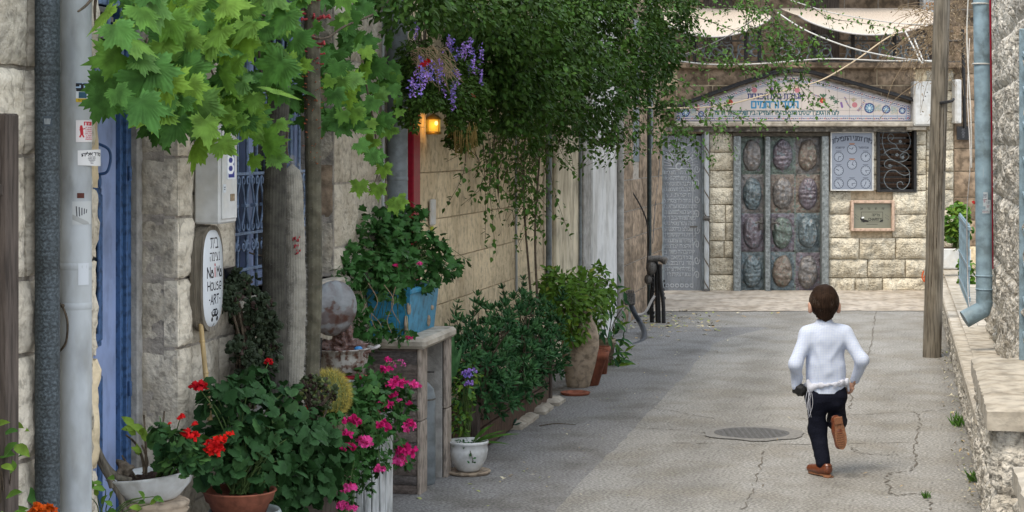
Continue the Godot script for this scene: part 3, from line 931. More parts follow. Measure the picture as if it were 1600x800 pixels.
func red_door_house() -> void:
	var d0 := 10.95
	var t := house("ashlar_house", "house of smooth honey-coloured ashlar with a crimson door", d0)
	var st := S()
	fill(st, 0.48, 0.94, 2.35, 4.3, -0.6, -0.012)
	fill(st, 0.48, 0.94, 0, 2.35, -0.6, -0.25)
	fill(st, 0.93, 5.5, 0, 4.3, -0.6, -0.012)
	obj("wall", st, M.mortar_pale, t)
	courses(t, 0.94, 5.48, 0.06, 4.3, [0.285, 0.27, 0.3], [0.45, 0.8], M.ashlar, {"bulge": 0.003, "rough": 0.005, "cell": 0.07, "soft": 0.05, "gap": 0.007, "ragged": 0.004, "depth": 0.03}, [Rect2(4.7, 1.15, 0.62, 0.55)])
	courses(t, 0.48, 0.94, 2.4, 4.3, [0.285], [0.4, 0.7], M.ashlar, {"bulge": 0.003, "rough": 0.005, "cell": 0.07, "soft": 0.05, "gap": 0.007})
	# a broken patch of older rubble
	courses(t, 4.7, 5.32, 1.15, 1.7, [0.18, 0.2], [0.15, 0.3], M.lime, {"bulge": 0.01, "rough": 0.02, "cell": 0.05, "z": -0.03, "gap": 0.03, "ragged": 0.02})
	var door := Node3D.new()
	door.name = "door"
	t.add_child(door)
	st = S()
	fill(st, 0.48, 0.62, 0.1, 2.3, -0.16, -0.12, 0.004)
	obj("door_leaf", st, M.red, door)
	for y in [[0.25, 0.95], [1.05, 1.72], [1.8, 2.2]]:
		st = S()
		fill(st, 0.50, 0.60, y[0], y[1], -0.12, -0.105, 0.01)
		obj("panel", st, M.red, door)
	st = S()
	fill(st, 0.62, 0.76, 0, 2.36, -0.16, -0.06, 0.005)
	fill(st, 0.76, 0.925, 0, 2.36, -0.16, 0.012, 0.006)
	fill(st, 0.48, 0.76, 2.29, 2.36, -0.159, -0.061, 0.005)
	obj("frame", st, M.red_dark, door)
	box("hinge", Vector3(0.61, 1.66, -0.1), Vector3(0.05, 0.012, 0.05), M.iron, door, 0.002)
	var mz := thing("door_case", "slim white case fixed slantwise to the wall beside the red door", "mezuzah", t.to_global(Vector3(1.19, 1.52, 0.012)), t.rotation.y)
	st = S()
	cube(st, Vector3(0, 0, 0.012), Vector3(0.09, 0.165, 0.024), 0.008)
	obj("case", st, M.white, mz)
	box("button", Vector3(0, -0.105, 0.008), Vector3(0.04, 0.03, 0.016), mat([C(0.35, 0.42, 0.05)]), mz, 0.004)

func plaster_house() -> void:
	var d0 := 16.45
	var t := house("plaster_house", "narrow house front of stained tan plaster and whitewashed bays", d0)
	var st := S()
	fill(st, -0.02, 4.0, 0, 4.4, -0.6, -0.08)
	obj("wall", st, M.cement, t)
	st = S()
	fill(st, -0.02, 1.28, 0, 4.2, -0.1, 0.02, 0.015)
	obj("tan_bay", st, M.plaster_tan, t)
	st = S()
	fill(st, 1.36, 1.75, 0, 4.2, -0.1, 0.035, 0.012)
	obj("grey_pier", st, M.cement, t)
	st = S()
	fill(st, 1.75, 3.62, 0, 4.2, -0.1, 0.05, 0.015)
	obj("white_bay", st, M.plaster_white, t)

func corner_house() -> void:
	var d0 := 20.35
	var t := house("corner_house", "brown stone corner house at the far left end of the lane", d0)
	var st := S()
	fill(st, 0.0, 3.5, 0, 5.2, -0.8, -0.012)
	obj("wall", st, M.mortar, t)
	var hole := [Rect2(0.9, 1.75, 0.55, 1.6), Rect2(2.2, 1.9, 0.45, 1.8)]
	courses(t, 0.02, 3.5, 0.0, 5.2, [0.3, 0.34, 0.28], [0.3, 0.6], M.brown, {"bulge": 0.012, "rough": 0.014, "cell": 0.08, "gap": 0.014}, hole)
	for r in hole:
		st = S()
		fill(st, r.position.x, r.end.x, r.position.y, r.end.y, -0.02, -0.004, 0.004)
		obj("shutter", st, M.pipe_grey, t)
	for i in 17:      # the end wall that faces the hall's forecourt is out of sight; its corner stones show
		st = S()
		stone(st, 0.4, 0.29, 0.04, 0.012, 0.014, 5, 4)
		obj("stone", st, M.brown[i % 4], t, Transform3D(Basis(Vector3.UP, PI / 2), Vector3(3.5, 0.15 + i * 0.3, -0.21)))

# ================================================================ the hall across the end of the lane
const HALL := Vector3(4.0, 0, -25.2)
func hx(px: float) -> float: return (px - 800.0) / 119.0 - 4.0
func hh(py: float) -> float: return EYE - (py - 225.0) / 119.0
func hfill(st: SurfaceTool, px0: float, px1: float, py0: float, py1: float, z0: float, z1: float, b := 0.004) -> void:
	fill(st, hx(px0), hx(px1), hh(py1), hh(py0), z0, z1, b)
func hv(px: float, py: float, z := 0.0) -> Vector3: return Vector3(hx(px), hh(py), z)

func hall() -> void:
	var t := thing("stone_hall", "rock-faced cream stone hall with metal doors closing off the lane", "building", HALL)
	var st := S()
	# the body behind the stones, left open at the two doors and the window
	hfill(st, 940, 1037, 165, 470, -0.6, -0.03, 0.0)
	hfill(st, 1036.5, 1099, 165, 209, -0.6, -0.03, 0.0)
	hfill(st, 1098, 1148, 165, 470, -0.6, -0.03, 0.0)
	hfill(st, 1147.5, 1293, 165, 204, -0.6, -0.03, 0.0)
	hfill(st, 1292.5, 1370, 165, 470, -0.6, -0.03, 0.0)
	hfill(st, 1369.5, 1430, 165, 203, -0.6, -0.03, 0.0)
	hfill(st, 1369.5, 1430, 298, 470, -0.6, -0.03, 0.0)
	hfill(st, 1429.5, 1545, 165, 470, -0.6, -0.03, 0.0)
	hfill(st, 940, 1545, 104, 166, -0.6, -0.03, 0.0)
	hfill(st, 1036, 1294, 200, 470, -1.0, -0.55, 0.0)
	obj("wall", st, M.mortar_pale, t)
	var o := {"bulge": 0.035, "rough": 0.05, "cell": 0.035, "soft": 0.16, "gap": 0.012, "depth": 0.05, "ragged": 0.008}
	# narrow pier between the doors
	courses(t, hx(1108), hx(1147), hh(457), hh(206), [0.235, 0.225, 0.22, 0.24], [0.18, 0.36], M.cream, o)
	# round the notice board, the window and the box
	courses(t, hx(1294), hx(1447), hh(459), hh(298), [0.21, 0.245, 0.28, 0.31, 0.3], [0.28, 0.52], M.cream, o, [Rect2(hx(1330), hh(359), (1394 - 1330) / 119.0, (359 - 315) / 119.0)])
	courses(t, hx(1431), hx(1447), hh(298), hh(205), [0.21, 0.2, 0.19], [0.12, 0.16], M.cream, o)
	courses(t, hx(1362), hx(1370), hh(298), hh(205), [0.21, 0.2, 0.19], [0.05, 0.08], M.cream, {"bulge": 0.02, "rough": 0.01, "cell": 0.05})
	# beyond the pole, and the browner wall to its right
	courses(t, hx(1447), hx(1490), hh(420), hh(110), [0.26, 0.24, 0.28], [0.25, 0.45], M.cream, o)
	courses(t, hx(1490), hx(1544), hh(420), hh(40), [0.3, 0.34], [0.3, 0.5], M.brown + [M.ashlar[0]], {"bulge": 0.02, "rough": 0.02, "cell": 0.08, "gap": 0.014})
	# upper courses, behind the tiled gable
	courses(t, hx(960), hx(1490), hh(190), hh(107), [0.235, 0.24, 0.24], [0.36, 0.5], M.brown + [M.ashlar[0]], {"bulge": 0.02, "rough": 0.02, "cell": 0.08, "gap": 0.016, "z": -0.02}, [Rect2(hx(1062), hh(192), (1420 - 1062) / 119.0, 0.28)])
	st = S()
	hfill(st, 950, 1500, 98, 107, -0.5, 0.10, 0.012)
	obj("string_course", st, M.brown[2], t)
	# the lintel ledge over the doors, streaked dark below
	st = S()
	hfill(st, 1050, 1421, 190.5, 198, -0.05, 0.24, 0.012)
	obj("ledge", st, M.slab, t)
	st = S()
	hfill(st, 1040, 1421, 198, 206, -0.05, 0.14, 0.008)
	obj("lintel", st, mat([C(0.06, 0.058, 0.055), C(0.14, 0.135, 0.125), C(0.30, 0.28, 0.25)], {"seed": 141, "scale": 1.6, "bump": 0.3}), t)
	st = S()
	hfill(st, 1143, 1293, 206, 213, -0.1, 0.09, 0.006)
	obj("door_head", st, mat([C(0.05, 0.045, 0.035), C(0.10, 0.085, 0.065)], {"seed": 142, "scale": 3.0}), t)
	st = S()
	hfill(st, 1036, 1450, 457, 466, -0.3, 0.12, 0.012)
	obj("plinth", st, M.paving, t)
	green_door(t)
	silver_door(t)
	# window: dark slats behind a wrought scroll
	var win := Node3D.new()
	win.name = "window"
	t.add_child(win)
	st = S()
	hfill(st, 1370, 1430, 203, 298, -0.3, -0.22, 0.002)
	obj("pane", st, M.glass, win)
	st = S()
	hfill(st, 1369, 1374, 202, 300, -0.1, 0.05)
	hfill(st, 1426.5, 1431, 202, 300, -0.1, 0.05)
	hfill(st, 1374, 1426.5, 202, 205, -0.1, 0.045)
	hfill(st, 1374, 1426.5, 296, 300, -0.1, 0.045)
	obj("frame", st, M.black, win)
	for k in 10:
		st = S()
		cube(st, hv(1400, 211 + k * 8.8, -0.12), Vector3(0.45, 0.06, 0.012), 0.003, Basis(Vector3.RIGHT, 0.7))
		obj("slat", st, M.wood_brown, win)
	st = S()
	var z := 0.0
	var sc := func(pts: Array) -> void:
		var q := []
		for p in pts: q.append(hv(p[0], p[1], z))
		tube(st, curve(q, 7), 0.0062, 0.005, 6)
	sc.call([[1393, 219], [1396, 213], [1391, 209], [1387, 214], [1390, 221], [1399, 226], [1403, 233], [1410, 237], [1419, 232], [1422, 220], [1417, 207], [1405, 203]])
	sc.call([[1381, 205], [1378, 218], [1381, 233], [1388, 245], [1402, 253], [1414, 251], [1420, 244], [1415, 238], [1408, 241], [1406, 247]])
	sc.call([[1404, 232], [1394, 232], [1384, 237], [1381, 240]])
	sc.call([[1402, 253], [1390, 249], [1382, 254], [1383, 261], [1391, 263], [1394, 258]])
	sc.call([[1402, 253], [1415, 261], [1421, 270], [1414, 274], [1405, 271], [1398, 266], [1387, 268], [1381, 280], [1386, 292], [1398, 298]])
	sc.call([[1421, 272], [1420, 286], [1411, 296], [1403, 293], [1402, 286], [1408, 284], [1411, 289]])
	obj("scroll_grille", st, M.pipe_grey, win)
	for q in [[1406, 221], [1401, 242], [1410, 246], [1390, 259]]:
		st = S()
		for k in 5: ball(st, hv(q[0] + cos(k * 1.26) * 1.6, q[1] + sin(k * 1.26) * 1.6, z + 0.012), Vector3(0.012, 0.012, 0.006), 6)
		obj("iron_flower", st, M.pipe_grey, win)

func green_door(t: Node3D) -> void:
	var door := Node3D.new()
	door.name = "bronze_door"
	t.add_child(door)
	door.set_meta("label", "green bronze double door of twelve embossed oval medallions")
	var verd := []
	var tones := [C(0.115, 0.15, 0.132), C(0.142, 0.122, 0.145), C(0.105, 0.14, 0.157), C(0.155, 0.15, 0.15), C(0.175, 0.142, 0.12)]
	for k in 5:
		var c: Color = tones[k]
		verd.append(mat([c * 0.5, c, c * 1.1, c * 1.5, tones[(k + 1) % 5] * 1.2], {"seed": 151 + k, "hue": 1, "scale": 1.7, "rough": 0.45, "metal": 0.15, "bump": 0.8, "bfreq": 0.025, "stain": 0.65, "sscale": 1.4, "spec": 0.5}))
	var frame := mat([C(0.13, 0.145, 0.15), C(0.23, 0.255, 0.265), C(0.30, 0.33, 0.335)], {"seed": 157, "scale": 2.5, "rough": 0.45, "metal": 0.4, "bump": 0.5})
	var st := S()
	hfill(st, 1145, 1156.5, 212.5, 458, -0.1, 0.10, 0.01)
	hfill(st, 1282, 1293, 212.5, 458, -0.1, 0.10, 0.01)
	obj("frame", st, frame, door)
	st = S()
	hfill(st, 1194.5, 1202.5, 213, 456, -0.04, 0.075, 0.008)
	obj("centre_strip", st, frame, door)
	st = S()
	hfill(st, 1156, 1195, 212.5, 456.5, -0.12, -0.03, 0.002)
	obj("door_leaf", st, verd[0], door)
	st = S()
	hfill(st, 1202, 1282.5, 212.5, 456.5, -0.12, -0.03, 0.002)
	obj("door_leaf", st, verd[0], door)
	var cols := [[1156.5, 1194], [1203, 1242], [1243, 1282]]
	var rows := [213, 272, 333, 394, 456]
	for i in 3:
		for j in 4:
			var x0: float = cols[i][0]
			var x1: float = cols[i][1]
			var y0: float = rows[j]
			var y1: float = rows[j + 1]
			st = S()
			# a square panel with swirled ground
			var w := (x1 - x0 - 1.0) / 119.0
			var h := (y1 - y0 - 1.0) / 119.0
			var sd := rnd(0, 900)
			sheet(st, 16, 22, func(u: float, v: float):
				var x := (u - 0.5) * w
				var y := (v - 0.5) * h
				var e: float = clampf(minf(minf(u, 1 - u) * w, minf(v, 1 - v) * h) / 0.015, 0, 1)
				var r := Vector2(x * 1.35, y).length()
				return Vector3(x, y, e * (0.008 + 0.005 * sin(r * 150 + 5.0 * noise.get_noise_2d(x * 300 + sd, y * 300)))))
			var pm := put("panel", null, verd[[0, 3, 1, 2, 0, 4, 1, 2, 3, 4, 2, 1][i * 4 + j]], door, Transform3D(Basis.IDENTITY, hv((x0 + x1) / 2, (y0 + y1) / 2, -0.03)))
			st.generate_normals()
			pm.mesh = st.commit()
			# the medallion: a raised irregular oval with figures in relief
			st = S()
			var a := w * 0.405
			var b := h * 0.42
			var kind := (i * 5 + j * 3) % 4
			sheet(st, 26, 34, func(u: float, v: float):
				var x: float = (u - 0.5) * 2.0
				var y: float = (v - 0.5) * 2.0
				var q := Vector2(x * sqrt(1 - y * y * 0.5), y * sqrt(1 - x * x * 0.5))
				var r := q.length()
				var wob := 1.0 + 0.13 * noise.get_noise_2d(q.x * 60 + sd, q.y * 60 + sd)
				var z := 0.075 * pow(maxf(1.0 - pow(r, 3.0), 0.0), 0.5)
				if r < 0.86:
					var relief := 1.3 * noise.get_noise_2d(q.x * 260 + sd, q.y * 220)
					if kind == 0: relief += 0.55 * sign(sin(q.x * 11.0)) * (1.0 if absf(q.y) < 0.5 else 0.0)
					elif kind == 1: relief += 0.5 * sin((q - Vector2(0, 0.2)).angle() * 14.0) * (1.0 if q.y > 0.1 else 0.0) + 0.4 * sin(q.y * 22.0) * (1.0 if q.y < 0.1 else 0.0)
					elif kind == 2: relief += 0.4 * sin((q - Vector2(0.3, -0.2)).length() * 12.0 + 3.0 * noise.get_noise_2d(q.x * 80, q.y * 80 + sd))
					else: relief += 0.5 * sign(sin(q.y * 9.0 + 2.0 * q.x)) + 0.3 * sin(q.x * 16.0)
					z += 0.013 * relief
				return Vector3(q.x * a * wob, q.y * b * wob, z))
			obj("medallion", st, verd[[3, 2, 1, 2, 1, 3, 0, 4, 4, 1, 2, 3][i * 4 + j]], door, Transform3D(Basis.IDENTITY, hv((x0 + x1) / 2, (y0 + y1) / 2, -0.018)))
	for s in [[1188, 1178, 347.0], [1206, 1216, 348.0]]:
		st = S()
		cube(st, hv(s[0], s[2] + 2, 0.07), Vector3(0.035, 0.16, 0.03), 0.006)
		tube(st, [hv(s[0], s[2], 0.08), hv(s[0], s[2], 0.13), hv((s[0] + s[1]) / 2.0, s[2] - 1, 0.135), hv(s[1], s[2] + 1, 0.13)], 0.016, 0.012)
		obj("handle", st, M.iron, door)

func silver_door(t: Node3D) -> void:
	var door := Node3D.new()
	door.name = "silver_door"
	t.add_child(door)
	door.set_meta("label", "silvery metal door embossed with lines of lettering")
	# the embossing: rays over a title, then rows of letters, scrolls down the right edge
	var w := 230
	var h := 960
	var im := blank(w, h, Color(0.50, 0.52, 0.545))
	for i in 900:
		var q := Vector2(rnd(0, w), rnd(0, h))
		dab(im, q, q + Vector2(rnd(-3, 3), rnd(2, 26)), rnd(0.6, 2.5), Color(0.40, 0.42, 0.44, 0.35))
	var hi := Color(0.66, 0.675, 0.695)
	for k in 17:
		var a := PI + PI * (k + 0.5) / 17
		dab(im, Vector2(92, 190) + Vector2(cos(a), sin(a)) * 40, Vector2(92, 190) + Vector2(cos(a), sin(a)) * 118, 2.5, Color(0.66, 0.67, 0.69))
	ring(im, Vector2(92, 190), 18, 5, hi)
	text(im, "אשר יצר", 92, 118, 34, hi, 0.1)
	dab(im, Vector2(8, 205), Vector2(170, 205), 3, hi)
	dab(im, Vector2(178, 60), Vector2(178, 940), 3, hi)
	var r := RandomNumberGenerator.new()
	r.seed = 8
	var abc := "אבגדהוזחטילמנסעפצקרשת"
	for k in 19:
		var line := ""
		while line.length() < 15: line += " " if r.randf() < 0.2 and line else abc[r.randi() % abc.length()]
		text(im, line, 90, 218 + k * 35.0, 19, hi, 0.11, 0.1, 0.93)
	for k in 9:
		var c := Vector2(203, 110 + k * 94)
		for j in 14:
			var a := j * 0.52
			dab(im, c + Vector2(cos(a), sin(a)) * (18 - j) * (1 if k % 2 else -1) * Vector2(1, 1.6), c + Vector2(cos(a + 0.52), sin(a + 0.52)) * (17 - j) * (1 if k % 2 else -1) * Vector2(1, 1.6), 3.5, hi)
	for k in 6: ring(im, Vector2(20 + k * 30, 925), 10, 3, hi, 10)
	dab(im, Vector2(10, 70), Vector2(60, 50), 5, hi); dab(im, Vector2(60, 50), Vector2(110, 74), 5, hi); dab(im, Vector2(110, 74), Vector2(165, 52), 5, hi)
	var m := StandardMaterial3D.new()
	m.albedo_texture = ImageTexture.create_from_image(im)
	m.albedo_color = lin(1.0, 1.0, 1.0)
	m.roughness = 0.45
	m.metallic = 0.3
	m.roughness = 0.42
	m.heightmap_enabled = true
	m.heightmap_texture = ImageTexture.create_from_image(im)
	m.heightmap_scale = 4.0
	m.texture_repeat = false
	panel("door_leaf", 58.5 / 119, 243 / 119.0, m, door, Transform3D(Basis.IDENTITY, hv(1066.5, 333.5, -0.06)), 0.05)
	var st := S()
	hfill(st, 1096, 1100, 209, 456, -0.1, 0.06)
	hfill(st, 1033, 1037, 209, 456, -0.1, 0.06)
	obj("frame", st, M.pipe_grey, door)
	st = S()
	cube(st, hv(1083, 354, 0.03), Vector3(0.1, 0.022, 0.03), 0.006)
	obj("handle", st, M.iron, door)

func hall_fittings() -> void:
	# tiled gable board: tiles of their own, painted with borders, flowers and three lines of lettering
	var PXW := 380.0     # photo pixels across, from 1046 to 1426
	var K := 3.0
	var im := blank(int(PXW * K), int(76 * K), Color(0.775, 0.735, 0.71))
	var X := func(px: float, py: float) -> Vector2: return Vector2(px - 1046, py - 116) * K
	var navy := Color(0.16, 0.20, 0.42)
	var sky := Color(0.16, 0.50, 0.68)
	var teal := Color(0.13, 0.33, 0.36)
	var rose := Color(0.72, 0.45, 0.48)
	var leafc := Color(0.25, 0.38, 0.28)
	var r := RandomNumberGenerator.new()
	r.seed = 77
	var gable := [Vector2(1056, 189), Vector2(1056, 172), Vector2(1130, 148), Vector2(1190, 127), Vector2(1214, 121), Vector2(1238, 119), Vector2(1262, 122), Vector2(1290, 129), Vector2(1360, 148), Vector2(1420, 165), Vector2(1420, 189)]
	# border: two lines with a running pattern between them, along all edges
	for i in gable.size():
		var a: Vector2 = gable[i]
		var b: Vector2 = gable[(i + 1) % gable.size()]
		var inw := (b - a).normalized().orthogonal() * -1.0
		for d in [[1.0, navy, 0.9], [6.5, Color(0.36, 0.48, 0.66), 1.3], [8.6, Color(0.45, 0.55, 0.70), 0.8]]:
			dab(im, X.call(a.x + inw.x * d[0], a.y + inw.y * d[0]), X.call(b.x + inw.x * d[0], b.y + inw.y * d[0]), d[2], d[1])
		var n := int((b - a).length() / 3.2)
		for k in n:
			var q := a.lerp(b, (k + 0.5) / n) + inw * 3.7
			dab(im, X.call(q.x - 0.8, q.y), X.call(q.x + 0.6, q.y + r.randf_range(-0.8, 0.8)), 2.1, [navy, Color(0.55, 0.28, 0.35), Color(0.30, 0.45, 0.55), navy][k % 4])
	text(im, "אגודת בית הכנסת", X.call(1211, 0).x, X.call(0, 147).y, 7.5 * K, navy, 0.11, 0.25, 1.0)
	text(im, "חסד ורחמים", X.call(1210, 0).x, X.call(0, 159).y, 9.5 * K, sky, 0.12, 0.1, 1.0)
	text(im, "לעדת הספרדים ס'ט' מיוצאי העיר העתיקה בירושלים נוסד תרפ'ה", X.call(1211, 0).x, X.call(0, 173.5).y, 5.6 * K, teal, 0.11, 0.0, 0.89)
	for k in 44: dab(im, X.call(1256 + k * 3.4, 181), X.call(1257.6 + k * 3.4, 181), 0.8, Color(0.45, 0.60, 0.70))
	for q in [[1283, 157, 1], [1139, 160, 1]]:
		for k in 7: dab(im, X.call(q[0] + cos(k * 0.9) * 2.6, q[1] + sin(k * 0.9) * 2.6), X.call(q[0] + cos(k * 0.9) * 2.7, q[1] + sin(k * 0.9) * 2.6), 6, Color(0.70, 0.16, 0.15))
		dab(im, X.call(q[0], q[1]), X.call(q[0] + 0.1, q[1]), 4, Color(0.85, 0.50, 0.25))
		for k in 3: dab(im, X.call(q[0] + 1, q[1] - 5), X.call(q[0] - 3 + 4 * k, q[1] - 9), 4, leafc)
	for q in [[1298, 153], [1304, 159], [1122, 165], [1168, 141]]:
		for k in 6: dab(im, X.call(q[0], q[1]), X.call(q[0] + cos(k * 1.05) * 4, q[1] + sin(k * 1.05) * 3.4), 2.6, leafc)
	for q in [[1243.5, 141, rose], [1333, 164, rose], [1177, 141, rose], [1088, 168, rose]]:
		dab(im, X.call(q[0], q[1]), X.call(q[0], q[1]), 4.2 * K, q[2])
		for k in 7: dab(im, X.call(q[0] - 2, q[1] - 5), X.call(q[0] - 6 + 1.5 * k, q[1] - 12 + absf(k - 3.0)), 1.1, Color(0.62, 0.58, 0.45))
	for q in [[1313, 163], [1205, 140], [1215, 139], [1109, 168], [1352, 165]]:
		dab(im, X.call(q[0] - 1, q[1] - 2), X.call(q[0] + 0.6, q[1] + 4), 5, Color(0.48, 0.36, 0.58))
	for s in [[1318, 153, 1326, 168], [1338, 173, 1348, 158], [1263, 142, 1278, 151], [1100, 175, 1110, 160], [1078, 176, 1072, 170]]:
		for k in 9:
			var q := Vector2(s[0], s[1]).lerp(Vector2(s[2], s[3]), k / 8.0) + Vector2(0, sin(k * 0.4) * 2)
			dab(im, X.call(q.x - 1, q.y - 1), X.call(q.x + 1, q.y + 0.6), 2.2, [Color(0.52, 0.45, 0.58), Color(0.62, 0.48, 0.45), Color(0.45, 0.50, 0.58)][k % 3])
	for q in [[1356, 169, 7.2], [1382, 171, 5.6], [1407, 173, 4.4], [1070, 176, 5.6], [1094, 178, 3.8]]:
		dab(im, X.call(q[0], q[1]), X.call(q[0], q[1]), q[2] * K * 0.95, Color(0.40, 0.58, 0.66))
		ring(im, X.call(q[0], q[1]), q[2] * K, 2.6, navy, 18)
		ring(im, X.call(q[0], q[1]), q[2] * K * 0.55, 2.0, Color(0.25, 0.42, 0.60), 12)
		for k in 8: dab(im, X.call(q[0], q[1]), X.call(q[0] + cos(k * 0.785) * q[2] * 0.8, q[1] + sin(k * 0.785) * q[2] * 0.8), 1.2, Color(0.82, 0.84, 0.84))
	for q in [[1369, 169], [1394, 172], [1083, 175]]:
		for k in 26: dab(im, X.call(q[0] + r.randf_range(-6, 6), q[1] + r.randf_range(-7, 7)), X.call(q[0] + r.randf_range(-6, 6), q[1] + r.randf_range(-7, 7)), 1.1, [Color(0.55, 0.62, 0.60), Color(0.70, 0.64, 0.50), Color(0.45, 0.60, 0.62)][k % 3] * Color(1, 1, 1, 0.6))
	var tex := picmat(im, 0.3)
	var board := thing("tiled_gable_sign", "painted white tile gable sign with blue Hebrew lettering and flowers over the doors", "sign", HALL + Vector3(hx(1238), hh(189), 0.06))
	var poly := PackedVector2Array()
	for q in gable: poly.append(Vector2(hx(q.x) - hx(1238), hh(q.y) - hh(189)))
	var back := S()
	var grown := Geometry2D.offset_polygon(poly, 0.02)[0]
	prism(back, grown, -0.05, 0.03)
	obj("backing", back, M.cement, board)
	# each glazed tile cut from the gable
	var step := 18.6
	for i in 21:
		for j in 4:
			var x0 := 1046 + i * step
			var y0 := 117 + j * step
			var cell := PackedVector2Array()
			for q in [[0.18, 0.18], [step - 0.18, 0.18], [step - 0.18, step - 0.18], [0.18, step - 0.18]]:
				cell.append(Vector2(hx(x0 + q[0]) - hx(1238), hh(y0 + q[1]) - hh(189)))
			for piece in Geometry2D.intersect_polygons(cell, poly):
				if piece.size() < 3: continue
				var idx := Geometry2D.triangulate_polygon(piece)
				if idx.is_empty(): continue
				var st := S()
				var add := func(p: Vector2, z: float) -> void:
					var px := (p.x + hx(1238) + 4.0) * 119.0 + 800.0
					var py := 225.0 - (p.y + hh(189) - EYE) * 119.0
					st.set_uv(Vector2((px - 1046) / PXW, (py - 116) / 76.0))
					st.add_vertex(Vector3(p.x, p.y, z))
				for k in range(0, idx.size(), 3):
					var a: Vector2 = piece[idx[k]]
					var b: Vector2 = piece[idx[k + 1]]
					var c: Vector2 = piece[idx[k + 2]]
					if (b - a).cross(c - a) > 0: add.call(a, 0.037); add.call(c, 0.037); add.call(b, 0.037)
					else: add.call(a, 0.037); add.call(b, 0.037); add.call(c, 0.037)
				for k in piece.size():
					var a: Vector2 = piece[k]
					var b: Vector2 = piece[(k + 1) % piece.size()]
					for v in [[a, 0.03], [a, 0.037], [b, 0.037], [a, 0.03], [b, 0.037], [b, 0.03]]: add.call(v[0], v[1])
				obj("tile", st, tex, board)
	# dark felted capping along the slopes, ragged
	var st2 := S()
	for side in [[[1040, 178], [1062, 168], [1130, 143], [1190, 122], [1215, 116], [1238, 114]], [[1238, 114], [1262, 116], [1290, 123], [1360, 142], [1428, 161]]]:
		for lay in 2:
			var pts := []
			for q in side: pts.append(Vector3(hx(q[0]) - hx(1238), hh(q[1] - 1.5 - lay * 3.0 + 1.2 * noise.get_noise_2d(q[0] * 9, lay * 90)) - hh(189), 0.02 + 0.05 * (2 - lay)))
			tube(st2, curve(pts, 5), 0.022, 0.016 + 0.006 * lay, 6)
	obj("felt_capping", st2, M.black, board)
	# timetable of prayers
	im = blank(272, 376, Color(0.50, 0.53, 0.585))
	var ink := Color(0.14, 0.17, 0.24)
	text(im, "לוח זמני התפילות", 136, 22, 26, ink, 0.12, 0.0, 1.0, 26)
	for q in [[58, 92, "ימי השבוע"], [212, 92, "שבת ומועד"]]: text(im, q[2], q[0], q[1], 10, ink, 0.1)
	for q in [[136, 72], [136, 172]]:
		dab(im, Vector2(q[0] - 14, q[1]), Vector2(q[0] + 14, q[1]), 4, Color(0.75, 0.52, 0.38))
	var cr := RandomNumberGenerator.new()
	cr.seed = 5
	for q in [[136, 108], [48, 158], [226, 158], [136, 208], [48, 248], [226, 248], [48, 334], [136, 334], [226, 334]]:
		var c := Vector2(q[0], q[1])
		dab(im, c, c, 30, Color(0.56, 0.59, 0.64))
		ring(im, c, 31, 1.8, ink, 26)
		for k in 12: dab(im, c + Vector2(cos(k * TAU / 12), sin(k * TAU / 12)) * 26, c + Vector2(cos(k * TAU / 12), sin(k * TAU / 12)) * 23, 1.0, ink)
		dab(im, c, c + Vector2.from_angle(cr.randf() * TAU) * 20, 1.6, ink)
		dab(im, c, c + Vector2.from_angle(cr.randf() * TAU) * 13, 2.0, ink)
		for k in 6: dab(im, c + Vector2(-16 + k * 6, -39), c + Vector2(-14 + k * 6, -38), 1.6, ink)
	var nb := thing("notice_board", "framed blue-grey timetable board with painted clock faces beside the green door", "notice board", HALL + hv(1329.5, 298, 0.03))
	panel("sheet", 64 / 119.0, 89 / 119.0, picmat(im, 0.35), nb, at(0, 46 / 119.0, 0.03), 0.01)
	var st := S()
	for q in [[-33.5, -31.5, 0.0, 92.0], [31.5, 33.5, 0.0, 92.0]]: fill(st, q[0] / 119, q[1] / 119, q[2] / 119, q[3] / 119, 0, 0.055)
	for q in [[-31.5, 31.5, 0.0, 1.8], [-31.5, 31.5, 90.2, 92.0]]: fill(st, q[0] / 119, q[1] / 119, q[2] / 119, q[3] / 119, 0, 0.053)
	obj("frame", st, M.white, nb)
	# alms box: steel plate in a pink stone frame
	im = blank(240, 160, Color(0.50, 0.50, 0.44))
	ink = Color(0.22, 0.22, 0.20)
	for k in 4:
		text(im, ["אב", "גד", "הו", "זח"][k], 52 + k * 46, 30, 10, ink, 0.12)
	for q in [[50, 56, 186, 56], [50, 118, 186, 118], [50, 56, 50, 118], [186, 56, 186, 118]]: dab(im, Vector2(q[0], q[1]), Vector2(q[2], q[3]), 1.3, ink)
	text(im, "צדקה", 144, 68, 13, ink, 0.12)
	text(im, "CHARITY", 140, 94, 15, ink, 0.12)
	dab(im, Vector2(52, 98), Vector2(66, 112), 9, Color(0.12, 0.12, 0.12))
	dab(im, Vector2(60, 106), Vector2(90, 114), 6, Color(0.14, 0.13, 0.12))
	dab(im, Vector2(56, 92), Vector2(64, 90), 5, Color(0.95, 0.95, 0.95))
	dab(im, Vector2(172, 114), Vector2(184, 108), 5, Color(0.15, 0.15, 0.15))
	for s in [20, 212]:
		for k in 6: dab(im, Vector2(s - 8 + (k % 3) * 8, 74 + k * 6), Vector2(s - 6 + (k % 3) * 8, 72 + k * 6), 2.2, Color(0.36, 0.36, 0.34))
	for k in 9: dab(im, Vector2(84 + k * 8, 132), Vector2(88 + k * 8, 132 + k % 2), 2, Color(0.3, 0.3, 0.28))
	var al := thing("charity_box", "steel charity plate in a pink stone frame set in the wall under the notice board", "collection box", HALL + hv(1362, 361, -0.02))
	var steel := picmat(im, 0.35, 0.3)
	panel("plate", 59 / 119.0, 40 / 119.0, steel, al, at(0, 24 / 119.0, 0.04), 0.01)
